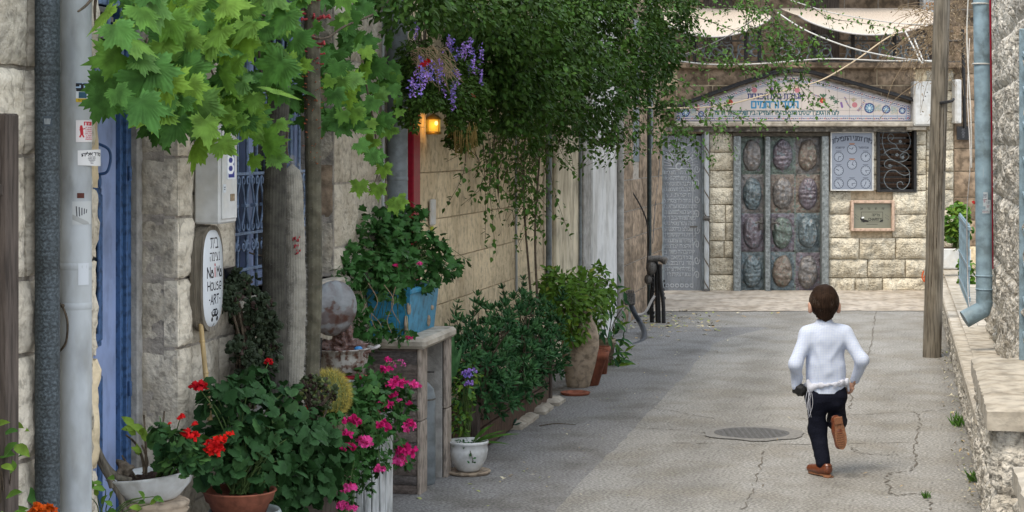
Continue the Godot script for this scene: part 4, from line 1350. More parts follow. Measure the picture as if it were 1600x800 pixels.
	var pink := mat([C(0.42, 0.24, 0.17), C(0.56, 0.36, 0.26), C(0.60, 0.44, 0.34)], {"seed": 161, "scale": 3.0, "bump": 0.15})
	st = S()
	fill(st, -34 / 119.0, -29.5 / 119, 0, 48 / 119.0, 0, 0.10, 0.008)
	fill(st, 29.5 / 119, 34 / 119.0, 0, 48 / 119.0, 0, 0.10, 0.008)
	fill(st, -29.5 / 119, 29.5 / 119.0, 0, 4.5 / 119.0, 0, 0.098, 0.008)
	fill(st, -29.5 / 119, 29.5 / 119.0, 43.5 / 119, 48 / 119.0, 0, 0.098, 0.008)
	obj("stone_frame", st, pink, al)
	# striped post beside the silver door
	var post := thing("wrapped_pipe", "pale steel pipe wound with dark tape between the two hall doors", "pipe", HALL + hv(1103, 457, 0.09))
	st = S()
	tube(st, [Vector3(0, 0, 0), Vector3(0, 2.12, 0)], 0.032, -1.0, 14)
	obj("pipe", st, M.pipe_white, post)
	st = S(0)
	var turn := []
	for k in 130: turn.append(Vector3(cos(k * 0.34) * 0.033, 0.02 + k * 0.0161, sin(k * 0.34) * 0.033))
	for k in 129:
		var up := Vector3(0, 0.014, 0)
		tri_out(st, turn[k] - up, turn[k] + up, turn[k + 1] + up, turn[k] * Vector3(1, 0, 1)); tri_out(st, turn[k] - up, turn[k + 1] + up, turn[k + 1] - up, turn[k] * Vector3(1, 0, 1))
	obj("tape", st, M.bark, post)
	st = S()
	for y in [0.03, 0.98]: lathe(st, [Vector2(0.034, y - 0.03), Vector2(0.043, y - 0.03), Vector2(0.043, y + 0.03), Vector2(0.034, y + 0.03)], 14)
	obj("collar", st, M.iron, post)
	# two white cabinets on the wall by the pole
	for q in [[1422, 1456, 128, 197, "large white electric cabinet high on the hall wall, left of the wooden pole"], [1486, 1496, 125, 193, "narrow white cabinet showing just right of the wooden pole"]]:
		var cab := thing("electric_cabinet", q[4], "cabinet", HALL + hv((q[0] + q[1]) / 2.0, q[3], 0.03), 0.0, "white cabinets on the hall wall")
		var w: float = (q[1] - q[0]) / 119.0
		var h: float = (q[3] - q[2]) / 119.0
		box("case", Vector3(0, h / 2, 0.09), Vector3(w, h, 0.2), M.white, cab, 0.01)
		box("door", Vector3(-0.01, h / 2, 0.195), Vector3(w - 0.05, h - 0.04, 0.016), M.white, cab, 0.006)
		if w > 0.2:
			for k in 3: box("lock", Vector3(-0.02 + 0.025 * k, h * 0.58 + 0.05 * k, 0.205), Vector3(0.014, 0.014, 0.012), M.black, cab, 0.003)
			box("bracket", Vector3(-0.1, -0.03, 0.06), Vector3(0.26, 0.05, 0.2), M.slab, cab, 0.008)
	# little dark plaque by the far downpipe
	im = blank(96, 96, Color(0.05, 0.055, 0.075))
	for k in 7: text(im, ["אבגד", "הוזחט", "ילמנ", "סעפצק", "רשת", "אבגד", "הוז"][k], 48, 10 + k * 11, 6, Color(0.5, 0.5, 0.52), 0.12)
	var pl := thing("wall_plaque", "small black plaque with pale lettering on the wall right of the pole", "plaque", HALL + hv(1503, 208, 0.05))
	panel("plate", 20 / 119.0, 21 / 119.0, picmat(im, 0.3), pl, Transform3D.IDENTITY, 0.015)
	st = S()
	for k in 4: tube(st, [Vector3((8.0 if k & 1 else -8.0) / 119, (8.5 if k & 2 else -8.5) / 119, 0), Vector3((8.0 if k & 1 else -8.0) / 119, (8.5 if k & 2 else -8.5) / 119, 0.018)], 0.006, -1.0, 6)
	obj("screws", st, M.iron, pl)
	# iron railing of the terrace: posts, rails and scrollwork
	var rail := thing("terrace_railing", "grey wrought-iron terrace railing with scrolls above the tiled gable sign", "railing", HALL + hv(1250, 98, 0.02))
	var ro := hv(1250, 98, 0.0)
	var rv := func(px: float, py: float) -> Vector3: return hv(px, py, 0.0) - ro
	st = S()
	for y in [64.0, 97.0]: tube(st, [rv.call(1000, y), rv.call(1500, y)], 0.016, -1.0, 6)
	obj("rails", st, M.iron, rail)
	for px in [1010, 1085, 1165, 1186, 1271, 1332, 1397, 1462]:
		st = S()
		cube(st, rv.call(px, 74), Vector3(0.045, 0.45, 0.045), 0.004)
		obj("post", st, M.black, rail)
	for px in [1038, 1082, 1127, 1170, 1232, 1280, 1340, 1390, 1430]:
		st = S()
		for sg in [-1.0, 1.0]:
			tube(st, curve([rv.call(px - sg * 20, 92), rv.call(px - sg * 13, 76), rv.call(px - sg * 2, 80), rv.call(px + sg * 10, 88), rv.call(px + sg * 17, 80), rv.call(px + sg * 16, 71), rv.call(px + sg * 9, 71), rv.call(px + sg * 10, 77)], 5), 0.0135, 0.011, 6)
			tube(st, spiral(rv.call(px + sg * 8, 62), 0.085, 1.4, PI * 1.5, -sg), 0.012, 0.010, 6)
		ball(st, rv.call(px + 2, 82), Vector3(0.03, 0.045, 0.03), 8)
		obj("scroll", st, M.pipe_grey, rail)

func background() -> void:
	# the set-back wall of the terrace and the roof over it
	var t := thing("terrace_house", "brown stone upper storey set back behind the terrace railing", "house", HALL + Vector3(hx(1250), hh(104), -1.7))
	var st := S()
	cube(st, Vector3(-0.4, 1.1, -0.5), Vector3(7.5, 2.4, 0.96), 0.01)
	obj("wall", st, M.mortar, t)
	courses(t, -4.2, 3.3, -0.05, 1.5, [0.3, 0.32], [0.4, 0.6], M.brown, {"bulge": 0.015, "rough": 0.012, "cell": 0.1, "gap": 0.016, "z": -0.01})
	st = S()
	for k in 4: box("shutter", Vector3(-2.4 + k * 1.5, 0.65, 0.015), Vector3(0.4, 1.3, 0.03), M.wood_dark, t)
	st = S()
	fill(st, -4.6, 3.5, 1.62, 1.72, -1.0, 1.2, 0.01)
	obj("roof_slab", st, M.pipe_grey, t)
	# sun sheets hung along the terrace, their hems in scallops
	var cloth := mat([C(0.46, 0.37, 0.29), C(0.60, 0.505, 0.42), C(0.66, 0.575, 0.49)], {"seed": 171, "scale": 2.5, "freq": 0.03, "rough": 0.9, "bump": 0.2, "bfreq": 0.06})
	cloth.cull_mode = BaseMaterial3D.CULL_DISABLED
	cloth.backlight_enabled = true
	cloth.backlight = Color(0.6, 0.55, 0.5)
	for q in [[1015, 1196, 60, "cream sun sheet over the terrace, left one of two, its hem scalloped"], [1236, 1462, 57, "cream sun sheet over the terrace, right one of two, beside the wooden pole"]]:
		var aw := thing("sun_sheet", q[3], "awning", HALL + hv((q[0] + q[1]) / 2.0, 10, -0.3), 0.0, "sun sheets over the terrace")
		st = S()
		var wd: float = (q[1] - q[0]) / 119.0
		var low: float = (q[2] - 8) / 119.0
		for face in [0.0, 0.004]:
			sheet(st, 40, 12, func(u: float, v: float):
				var x: float = (u - 0.5) * wd
				var hang := 0.40 + 0.60 * pow(sin(PI * clampf(u, 0, 1)), 0.75)
				var y: float = -(1 - v) * low * hang + 0.05 * v
				var z: float = lerpf(0.95, -0.75, v) - 0.06 * sin(PI * v)
				return Vector3(x, y + 0.008 * noise.get_noise_2d(x * 120, v * 60), z + face + 0.03 * noise.get_noise_2d(x * 70 + 30, v * 90)))
		obj("cloth", st, cloth, aw)
		st = S()
		var hem := []
		for k in 31:
			var u := k / 30.0
			hem.append(Vector3((u - 0.5) * wd, -low * (0.40 + 0.60 * pow(sin(PI * u), 0.75)), 0.955))
		tube(st, hem, 0.012, -1.0, 6)
		obj("hem", st, M.iron_grey, aw)
	# a further house of pink stone above the roofs
	var far := thing("pink_house", "pink stone house rising behind the terrace at the top right", "house", Vector3(8.6, 0, -31))
	st = S()
	cube(st, Vector3(0.5, 3.6, -2), Vector3(9, 7.2, 3.9), 0.01)
	obj("wall", st, M.mortar_pale, far)
	var pinks := []
	for k in 3: pinks.append(mat([C(0.38, 0.27, 0.20), C(0.54, 0.41, 0.32), C(0.60, 0.49, 0.40)], {"seed": 175 + k, "scale": 1.2, "bump": 0.2}))
	courses(far, -4.0, 5.0, 3.2, 6.6, [0.3], [0.4, 0.6], pinks, {"bulge": 0.01, "rough": 0.006, "cell": 0.2, "gap": 0.02, "z": -0.05})
	var ac := thing("white_louvred_box", "white box with orange-lit slots at the top of the photo beside the pole", "cabinet", P(1450, 26, 112))
	box("case", Vector3(0, 0.2, 0), Vector3(0.2, 0.44, 0.3), M.white, ac, 0.01)
	for k in 3:
		for j in 2: box("slot", Vector3(-0.05 + 0.045 * k, 0.1 + 0.07 * j, 0.152), Vector3(0.022, 0.035, 0.006), mat([C(0.6, 0.25, 0.08)]), ac, 0.001)

func right_side() -> void:
	# raised walk behind the low wall
	var st := S()
	var wk := func(w0: float, w1: float, d0: float, d1: float, h0: float, h1: float) -> void:
		var n := 24
		for k in n:
			var a := lerpf(d0, d1, float(k) / n)
			var b := lerpf(d0, d1, float(k + 1) / n)
			var ha := lerpf(h0, h1, float(k) / n)
			var hb := lerpf(h0, h1, float(k + 1) / n)
			quad(st, W(w0, ha, a), W(w0, hb, b), W(w1, hb, b), W(w1, ha, a))
	wk.call(0.5, 2.6, 9.0, 25.1, 0.46, 0.30)
	struct("raised_walk", st, M.slab, "pale stone walk raised behind the low wall on the right", "walk")
	# low wall along the lane: rubble face with slabs on top
	var d1 := 24.4
	var lw := thing("low_wall", "low rubble wall capped with pale slabs along the right side of the lane", "wall", W(0.43, 0, d1), TURN - PI / 2)
	var hgt := func(x: float) -> float: return lerpf(0.28, 0.45, x / 15.6)
	st = S()
	for k in 12:
		var x0 := k * 1.09
		var x1 := x0 + 1.09
		fill(st, x0, x1, -0.05, hgt.call(x0) - 0.06, -0.22, -0.02, 0.0)
	obj("core", st, M.mortar, lw)
	var x := 0.0
	while x < 13.4:
		var l := rnd(0.3, 0.6)
		var h: float = hgt.call(x)
		st = S()
		stone(st, l - 0.012, h - 0.075, 0.06, 0.02, 0.035, clampi(int(l / 0.035), 4, 16), 9, 0.12, 0.012)
		obj("stone", st, M.rock[rng.randi() % 3], lw, at(x + l / 2, (h - 0.07) / 2, -0.015))
		x += l
	x = 0.0
	while x < 13.4:
		var l := rnd(0.5, 0.8)
		var h: float = hgt.call(x + l / 2)
		st = S()
		cube(st, Vector3(x + l / 2, h - 0.035, -0.14), Vector3(l - 0.01, 0.075, 0.34), 0.012, Basis(Vector3.BACK, 0.012 + rnd(-0.006, 0.006)))
		obj("cap_slab", st, M.slab, lw)
		x += l
	# taller block at its near end
	var blk := thing("stone_block_wall", "taller wall block with a broad worn slab on top, by the blue gate", "wall", W(0.42, 0, 11.2), TURN - PI / 2)
	st = S()
	fill(st, 0.03, 2.2, 0, 0.62, -0.75, -0.03, 0.0)
	obj("core", st, M.mortar, blk)
	x = 0.0
	for y in [[0.0, 0.3], [0.305, 0.625]]:
		x = 0.0
		while x < 2.2:
			var l := minf(rnd(0.35, 0.6), 2.22 - x)
			if 2.22 - x - l < 0.2: l = 2.22 - x
			st = S()
			stone(st, l - 0.008, y[1] - y[0] - 0.006, 0.06, 0.02, 0.038, 16, 12, 0.1, 0.01)
			obj("stone", st, M.rock[rng.randi() % 3], blk, at(x + l / 2, (y[0] + y[1]) / 2, -0.02))
			x += l
	for y in [[0.0, 0.29], [0.295, 0.622]]:     # its end towards the camera
		st = S()
		stone(st, 0.7, y[1] - y[0] - 0.006, 0.05, 0.02, 0.04, 24, 12, 0.1, 0.01)
		obj("stone", st, M.rock[0], blk, Transform3D(Basis(Vector3.UP, PI / 2), Vector3(2.215, (y[0] + y[1]) / 2, -0.39)))
	st = S()
	stone(st, 2.3, 0.80, 0.09, 0.012, 0.008, 40, 16, 0.05, 0.012)
	obj("cap_slab", st, M.slab, blk, Transform3D(Basis(Vector3.RIGHT, -PI / 2), Vector3(1.13, 0.70, -0.37)))
	# nearest pier, only its corner in view
	var pr := thing("near_pier", "rough stone pier cut off by the photo's bottom right corner", "wall", W(0.42, 0, 7.2), TURN - PI / 2)
	st = S()
	stone(st, 1.2, 0.66, 0.5, 0.02, 0.04, 24, 14, 0.1, 0.01)
	obj("stone", st, M.rock[1], pr, at(0.6, 0.33, -0.02))
	st = S()
	stone(st, 1.25, 0.6, 0.08, 0.012, 0.008, 20, 12, 0.05, 0.01)
	obj("cap_slab", st, M.slab, pr, Transform3D(Basis(Vector3.RIGHT, -PI / 2), Vector3(0.6, 0.735, -0.29)))
	# the tall rough house on the right
	var h := thing("rubble_house", "tall house of pale rough rubble at the right edge of the photo", "house", W(0.72, 0, 16.4), TURN - PI / 2)
	st = S()
	fill(st, 0, 8.5, 0, 5.0, -1.2, -0.02, 0.0)
	obj("wall", st, M.rock[1], h)
	courses(h, 0.0, 5.9, 0.3, 5.0, [0.42, 0.34, 0.5, 0.38], [0.4, 0.8], M.rock, {"bulge": 0.02, "rough": 0.05, "cell": 0.03, "soft": 0.12, "ragged": 0.02, "gap": 0.004})
	for k in 3:
		st = S()
		ball(st, Vector3(0.25 + 0.2 * k, 2.1 + 0.12 * k, 0.0), Vector3(0.3, 0.22, 0.09), 18, 0.35)
		obj("boulder", st, M.rock[k], h)
	# blue gate at the edge
	var g := thing("blue_gate", "light blue metal gate post with slanting bars at the right edge", "gate", W(0.745, 0.71, 11.0), TURN - PI / 2)
	st = S()
	cube(st, Vector3(0.02, 0.95, 0.06), Vector3(0.05, 1.9, 0.05), 0.006)
	obj("post", st, M.pipe_blue, g)
	for k in 9:
		st = S()
		cube(st, Vector3(0.4, 0.12 + k * 0.2, 0.06), Vector3(0.8, 0.03, 0.02), 0.004, Basis(Vector3.BACK, -0.1))
		obj("bar", st, M.pipe_blue, g)
	# railing far along the walk
	var rl := thing("walk_railing", "pale blue-grey slatted railing along the raised walk behind the downpipe", "railing", W(0.62, 0.36, 21.5), TURN - PI / 2)
	st = S()
	for y in [0.1, 0.4, 0.78]: cube(st, Vector3(1.6, y, 0), Vector3(3.2, 0.04, 0.03), 0.004)
	obj("rails", st, M.pipe_blue, rl)
	for k in 12:
		st = S()
		cube(st, Vector3(0.1 + k * 0.27, 0.42, 0), Vector3(0.06, 0.8, 0.02), 0.004)
		obj("slat", st, M.pipe_blue, rl)

# ================================================================ pipes and wall fittings
func pipe(called: String, label: String, base: Vector3, top: Vector3, r: float, m: Material, joints := [], cat := "pipe") -> Node3D:
	var t := thing(called, label, cat, base)
	var st := S()
	tube(st, [Vector3.ZERO, (top - base) * 0.5, top - base], r, -1.0, 20)
	obj("tube", st, m, t)
	for k in joints:
		var y: float = k
		st = S()
		var c: Vector3 = (top - base) * (y / (top.y - base.y))
		lathe(st, [Vector2(r, -0.012), Vector2(r * 1.02, -0.010), Vector2(r * 1.025, 0.0), Vector2(r * 1.02, 0.010), Vector2(r, 0.012)], 20, c)
		obj("collar", st, m, t)
	return t
func sticker(parent: Node3D, r: float, a0: float, a1: float, y0: float, y1: float, im: Image, lift := 0.0) -> void:   # paper stuck round a pipe; angles in degrees from the street end
	var st := S()
	sheet(st, 12, 3, func(u: float, v: float) -> Vector3:
		var a := deg_to_rad(lerpf(a0, a1, u))
		var rr := r + 0.0012 + lift * u * u
		return Vector3(sin(a) * rr, lerpf(y0, y1, v) + lift * 0.25 * u * (v - 0.5), cos(a) * rr), true)
	var m := picmat(im, 0.7)
	m.cull_mode = BaseMaterial3D.CULL_DISABLED
	obj("sticker", st, m, parent)
func scrawl(im: Image, x0: int, x1: int, y: int, h: float, c: Color, sd: int) -> void:
	var r := RandomNumberGenerator.new()
	r.seed = sd
	var abc := "אבגדהוזחטילמנסעפצקרשת"
	var s := ""
	while s.length() * h * 0.85 < x1 - x0: s += abc[r.randi() % abc.length()] if r.randf() < 0.85 or s == "" else " "
	text(im, s, (x0 + x1) / 2.0, y, h, c, 0.1)

func pipes() -> void:
	var b := P(74, 225, 457)
	b.y = 0
	var t := pipe("dark_downpipe", "dark galvanised downpipe standing between the rough stone and the white pipe", b, b + Vector3(0, 4.6, 0), 0.0425, M.zinc, [2.2, 0.85])
	var im := blank(40, 30, Color(0.22, 0.265, 0.30))
	for k in 5: dab(im, Vector2(6 + k * 6, 8), Vector2(8 + k * 5, 22), 1.6, Color(0.6, 0.62, 0.62))
	sticker(t, 0.0425, -5, 35, 2.01, 2.045, im)
	b = P(118, 225, 443)
	b.y = 0
	t = pipe("white_downpipe", "thick white plastic downpipe with stickers, in front of the blue door's jamb", b, b + Vector3(0, 4.6, 0), 0.0565, M.pipe_white, [1.52, 1.38])
	im = blank(64, 96, Color(0.80, 0.82, 0.84))
	for y in 30: dab(im, Vector2(0, y), Vector2(63, y), 0.6, Color(0.62, 0.72, 0.82))
	text(im, "ברפי", 32, 6, 24, Color(0.05, 0.05, 0.06), 0.17)
	dab(im, Vector2(4, 38), Vector2(60, 38), 4, Color(0.06, 0.06, 0.07))
	for y in range(46, 76): dab(im, Vector2(8, y), Vector2(32, y), 0.6, Color(0.16, 0.32, 0.40))
	for k in 4: dab(im, Vector2(38, 50 + k * 6), Vector2(58, 50 + k * 6), 1.0, Color(0.25, 0.25, 0.27))
	for y in range(78, 96): dab(im, Vector2(0, y), Vector2(63, y), 0.6, Color(0.78, 0.66, 0.12))
	scrawl(im, 4, 60, 83, 7, Color(0.25, 0.2, 0.05), 3)
	sticker(t, 0.0565, 14, 92, 1.95 - (160 - 225) / 443.0, 1.95 - (130 - 225) / 443.0, im)
	im = blank(72, 100, Color(0.86, 0.84, 0.84))
	var red := Color(0.72, 0.10, 0.16)
	text(im, "שמח", 46, 8, 14, red, 0.14)
	dab(im, Vector2(16, 34), Vector2(18, 60), 5, red); dab(im, Vector2(12, 44), Vector2(28, 38), 2, red); dab(im, Vector2(17, 60), Vector2(12, 76), 2.5, red); dab(im, Vector2(18, 60), Vector2(24, 76), 2.5, red); dab(im, Vector2(16, 27), Vector2(16, 28), 4, red)
	for k in 7: scrawl(im, 30, 68, 30 + k * 9, 5, Color(0.68, 0.2, 0.26), 10 + k)
	sticker(t, 0.0565, 14, 96, 1.95 - (222 - 225) / 443.0, 1.95 - (188 - 225) / 443.0, im)
	im = blank(96, 72, Color(0.84, 0.84, 0.84))
	text(im, "סדר אליהו", 54, 12, 12, Color(0.08, 0.08, 0.1), 0.12, 0.0, 1.0, 6)
	for k in 5: scrawl(im, 36 + k * 3, 70 - k * 3, 30 + k * 7, 4, Color(0.3, 0.3, 0.32), 20 + k)
	sticker(t, 0.0565, 20, 112, 1.95 - (258 - 225) / 443.0, 1.95 - (235 - 225) / 443.0, im, 0.03)
	im = blank(40, 24, Color(0.30, 0.11, 0.05))
	sticker(t, 0.0565, 18, 44, 1.95 - (309 - 225) / 443.0, 1.95 - (301 - 225) / 443.0, im)
	im = blank(72, 90, Color(0.70, 0.71, 0.71))
	for k in 5: dab(im, Vector2(12 + k * 9, 20 + k * 3), Vector2(14 + k * 8, 60 - k * 4), 1.8, Color(0.25, 0.25, 0.27))
	dab(im, Vector2(0, 60), Vector2(50, 88), 9, Color(0.60, 0.61, 0.60))
	sticker(t, 0.0565, 2, 80, 1.95 - (350 - 225) / 443.0, 1.95 - (314 - 225) / 443.0, im)
	im = blank(30, 40, Color(0.74, 0.76, 0.78))
	sticker(t, 0.0565, 22, 64, 1.95 - (444 - 225) / 443.0, 1.95 - (410 - 225) / 443.0, im)
	var strap := S()
	tube(strap, curve([Vector3(-0.06, 1.40, 0.03), Vector3(-0.03, 1.38, 0.065), Vector3(-0.012, 1.33, 0.072), Vector3(-0.018, 1.26, 0.066), Vector3(-0.05, 1.22, 0.03)], 6), 0.004)
	ball(strap, Vector3(-0.03, 1.385, 0.068), Vector3(0.008, 0.008, 0.008), 8)
	obj("rusty_strap", strap, M.bark, t)
	# grey pipe and thin conduit before the red door
	b = P(621, 225, 271)
	b.y = 0
	pipe("grey_downpipe", "bluish grey downpipe rising behind the vine, before the crimson door", b, b + Vector3(0, 4.5, 0), 0.06, M.pipe_grey, [1.75, 0.9])
	b = P(598.5, 225, 274)
	b.y = 0.9
	pipe("white_conduit", "thin white conduit running up the wall left of the grey downpipe", b, b + Vector3(0, 3.4, 0), 0.009, M.pipe_white)
	b = P(807, 455, 203)
	pipe("cable_conduit", "thin pale conduit up the honey-coloured wall among hanging creeper", b, P(805, 120, 203), 0.0095, M.pipe_white)
	b = P(857.5, 225, 187)
	b.y = 0
	pipe("square_downpipe", "slim grey downpipe between the honey wall and the tan plaster", b, b + Vector3(0, 4.2, 0), 0.025, M.pipe_grey, [1.0, 2.3])
	b = P(968.5, 225, 152)
	b.y = 0
	pipe("plaster_downpipe", "grey-tan downpipe at the right edge of the whitewashed bay", b, b + Vector3(0, 4.4, 0), 0.042, M.cement, [1.15, 2.2])
	b = P(906.5, 225, 171)
	b.y = 0
	pipe("gap_pipe", "dark pipe in the gap between the tan bay and the grey pier", b, b + Vector3(0, 4.2, 0), 0.014, M.pipe_grey)
	b = P(1014.5, 225, 136.5)
	b.y = 0
	pipe("corner_downpipe", "blackish green downpipe near the far corner of the brown stone house", b, b + Vector3(0, 5.0, 0), 0.026, mat([C(0.012, 0.02, 0.02), C(0.03, 0.045, 0.045)], {"seed": 181, "scale": 3.0, "rough": 0.5}), [1.0, 2.5])
	b = HALL + hv(1505, 200, 0.08)
	pipe("hall_downpipe", "dark pipe on the hall wall above the small black plaque", b, b + Vector3(-0.03, 1.3, 0), 0.022, M.black)
	# big blue pipe at the right
	var s := 210.0
	b = P(1538, 468, s)
	t = thing("blue_downpipe", "thick blue-grey downpipe with a bent foot on the rough house at the right", "pipe", b)
	var st := S()
	tube(st, [P(1538, 478, s) - b, P(1536, 240, s) - b, P(1531, -160, s) - b], 0.0605, 0.058, 22)
	obj("tube", st, M.pipe_blue, t)
	st = S()
	tube(st, [P(1538, 470, s) - b, P(1536, 483, s) - b, P(1507, 499, s) - b], 0.066, -1.0, 22)
	obj("foot", st, M.pipe_blue, t)
	for q in [[1537.8, 452], [1533, 100], [1531.5, 6], [1537.5, 431]]:
		st = S()
		lathe(st, [Vector2(0.06, -0.006), Vector2(0.065, -0.004), Vector2(0.065, 0.004), Vector2(0.06, 0.006)], 22, P(q[0], q[1], s) - b, Basis(Vector3.BACK, -0.02))
		obj("strap", st, M.wire if q[1] < 200 else M.pipe_blue, t)
	for q in [[300, 322, -42, 10, 3], [312, 328, -6, 34, 4], [327, 333, -40, 26, 5], [262, 277, -50, -20, 6], [172, 195, -62, -40, 7]]:
		im = blank(40, 32, Color(0.66, 0.70, 0.73))
		scrawl(im, 6, 34, 5, 6, Color(0.25, 0.28, 0.36), q[4])
		scrawl(im, 6, 34, 16, 6, Color(0.45, 0.25, 0.30), q[4] + 40)
		sticker(t, 0.0605, q[2], q[3], (P(0, q[1], s) - b).y, (P(0, q[0], s) - b).y, im)
	var pc := pipe("red_brown_conduit", "thin red-brown conduit close behind the blue downpipe", P(1551, 420, 205), P(1547, -40, 205), 0.008, M.red_dark)
	pc.set_meta("category", "conduit")
	var pn := thing("pale_strip", "narrow pale metal strip on the rough wall beside the blue downpipe's foot", "metal strip", P(1556, 482, 203))
	box("strip", Vector3(0, 0.17, 0), Vector3(0.024, 0.33, 0.03), M.white, pn, 0.004)
	box("end", Vector3(0.003, 0.0, 0), Vector3(0.018, 0.05, 0.028), M.black, pn, 0.003)

func wall_signs() -> void:
	# oval name sign, its board fixed to the wall beyond the pier
	var c := W(-2.99, 0, 8.165)
	var t := thing("oval_house_sign", "white oval house sign with hand lettering on a wooden board beside the pier", "sign", Vector3(c.x, 1.16, c.z), TURN + PI / 2)
	var im := blank(230, 430, Color(0.80, 0.82, 0.84))
	var ink := Color(0.10, 0.12, 0.16)
	text(im, "בית", 115, 44, 40, ink, 0.075)
	text(im, "נעימה", 115, 106, 32, ink, 0.075)
	text(im, "Na", 62, 166, 42, ink, 0.085, -0.5)
	text(im, "ma", 168, 166, 42, ink, 0.085, -0.5)
	dab(im, Vector2(110, 172), Vector2(110, 206), 5, Color(0.62, 0.05, 0.12))
	dab(im, Vector2(110, 156), Vector2(111, 158), 6, Color(0.62, 0.05, 0.12))
	text(im, "Hous", 96, 226, 36, ink, 0.08)
	text(im, "e", 180, 226, 36, ink, 0.08)
	text(im, "-ART-", 115, 284, 38, ink, 0.08)
	for sg in [-1.0, 1.0]:
		for k in 26:
			var f0 := func(i: int) -> Vector2: return Vector2(115 + sg * (14 + 26 * cos(i * 0.42) * (1 - i / 34.0)), 356 + 20 * sin(i * 0.42) * (1 - i / 34.0) + i * 0.3)
			dab(im, f0.call(k), f0.call(k + 1), 3.0, ink)
			var f1 := func(i: int) -> Vector2: return Vector2(115 + sg * (30 - 10 * cos(i * 0.5) * (1 - i / 30.0)), 386 + 10 * sin(i * 0.5) * (1 - i / 30.0))
			dab(im, f1.call(k), f1.call(k + 1), 2.4, ink)
	dab(im, Vector2(115, 408), Vector2(115, 416), 3.5, ink)
	var oval := func(w: float, h: float, k: int) -> PackedVector2Array:
		var o := PackedVector2Array()
		for i in k:
			var a := TAU * i / k
			var q := Vector2(cos(a), sin(a))
			o.append(Vector2(signf(q.x) * pow(absf(q.x), 0.75) * w, signf(q.y) * pow(absf(q.y), 0.62) * h))
		return o
	var st := S()
	prism(st, oval.call(0.135, 0.225, 40), 0, 0.05, at(0, 0.22, 0))
	obj("board", st, M.wood_grey, t)
	st = S(0)
	var pts: PackedVector2Array = oval.call(0.112, 0.205, 40)
	for i in 40:
		var a := pts[i]
		var b := pts[(i + 1) % 40]
		var ring_ := [[0.0, 0.064], [0.55, 0.063], [0.92, 0.059], [1.0, 0.05]]
		for k in 3:
			for v in [[a, k], [b, k], [a, k + 1], [b, k], [b, k + 1], [a, k + 1]]:
				var q: Vector2 = v[0] * ring_[v[1]][0]
				st.set_uv(Vector2(0.5 + q.x / 0.23, 0.5 - q.y / 0.43))
				st.add_vertex(Vector3(q.x, q.y + 0.22, ring_[v[1]][1]))
	obj("enamel_plate", st, picmat(im, 0.25), t)
	# meter box with the house number
	c = W(-3.0, 0, 8.21)
	var bx := thing("meter_box", "white wall box with a blue number plate above the oval sign", "box", Vector3(c.x, 1.612, c.z), TURN + PI / 2)
	st = S()
	fill(st, -0.105, 0.105, 0.0, 0.42, 0.0, 0.115, 0.008)
	obj("case", st, M.white, bx)
	st = S()
	fill(st, -0.09, 0.09, 0.02, 0.40, 0.115, 0.122, 0.004)
	obj("lid", st, M.white, bx)
	im = blank(72, 128, Color(0.84, 0.86, 0.88))
	for y in range(8, 120): dab(im, Vector2(10, y), Vector2(62, y), 0.7, Color(0.05, 0.13, 0.50))
	text(im, "8", 38, 26, 72, Color(0.92, 0.93, 0.95), 0.095)
	panel("number_plate", 0.10, 0.125, picmat(im, 0.4), bx, at(0.012, 0.25, 0.122), 0.003)
	im = blank(24, 24, Color(0.78, 0.80, 0.82))
	dab(im, Vector2(6, 8), Vector2(18, 8), 1, ink); dab(im, Vector2(6, 14), Vector2(16, 14), 1, ink)
	panel("small_label", 0.035, 0.035, picmat(im, 0.5), bx, at(-0.068, 0.15, 0.122), 0.002)
	box("brown_label", Vector3(0.03, 0.11, 0.123), Vector3(0.05, 0.03, 0.003), M.dry, bx, 0.0005)
	# small dark enamel plaque under the window
	c = W(-3.0, 0, 8.49)
	im = blank(64, 160, Color(0.04, 0.05, 0.09))
	var r := RandomNumberGenerator.new()
	r.seed = 4
	for k in 60: dab(im, Vector2(r.randf_range(6, 58), r.randf_range(6, 154)), Vector2(r.randf_range(6, 58), r.randf_range(6, 154)), 0.6, Color(0.30, 0.32, 0.40, 0.5))
	ring(im, Vector2(32, 80), 22, 1.5, Color(0.4, 0.42, 0.5))
	var pq := thing("patterned_plaque", "small dark blue patterned plaque on the wall below the meter box", "plaque", Vector3(c.x, 1.27, c.z), TURN + PI / 2)
	panel("plate", 0.15, 0.17, picmat(im, 0.3), pq, at(0, 0.05, 0.012), 0.012)
	# lit lantern over the honey wall
	c = P(673, 208, 249)
	var ln := thing("wall_lantern", "small wall lantern glowing warm yellow under the violet flowers", "lantern", c)
	st = S()
	fill(st, -0.062, -0.03, 0.0, 0.12, -0.05, 0.05, 0.006)
	obj("backplate", st, M.iron_grey, ln)
	st = S()
	lathe(st, [Vector2(0.05, -0.008), Vector2(0.052, 0.0), Vector2(0.05, 0.008), Vector2(0.0, 0.008)], 8, Vector3(0.018, 0.0, 0.0))
	lathe(st, [Vector2(0.05, 0.085), Vector2(0.05, 0.092), Vector2(0.03, 0.11), Vector2(0.012, 0.12), Vector2(0.0, 0.13)], 8, Vector3(0.018, 0.0, 0.0))
	for k in 4: tube(st, [Vector3(0.018 + sin(k * PI / 2 + 0.78) * 0.047, 0, cos(k * PI / 2 + 0.78) * 0.047), Vector3(0.018 + sin(k * PI / 2 + 0.78) * 0.047, 0.09, cos(k * PI / 2 + 0.78) * 0.047)], 0.004, -1.0, 6)
	obj("cage", st, mat([C(0.32, 0.22, 0.06)], {"rough": 0.4, "metal": 0.5}), ln)
	var glow := StandardMaterial3D.new()
	glow.albedo_color = Color(0.9, 0.75, 0.35)
	glow.emission_enabled = true
	glow.emission = Color(1.0, 0.80, 0.30)
	glow.emission_energy_multiplier = 0.16
	st = S()
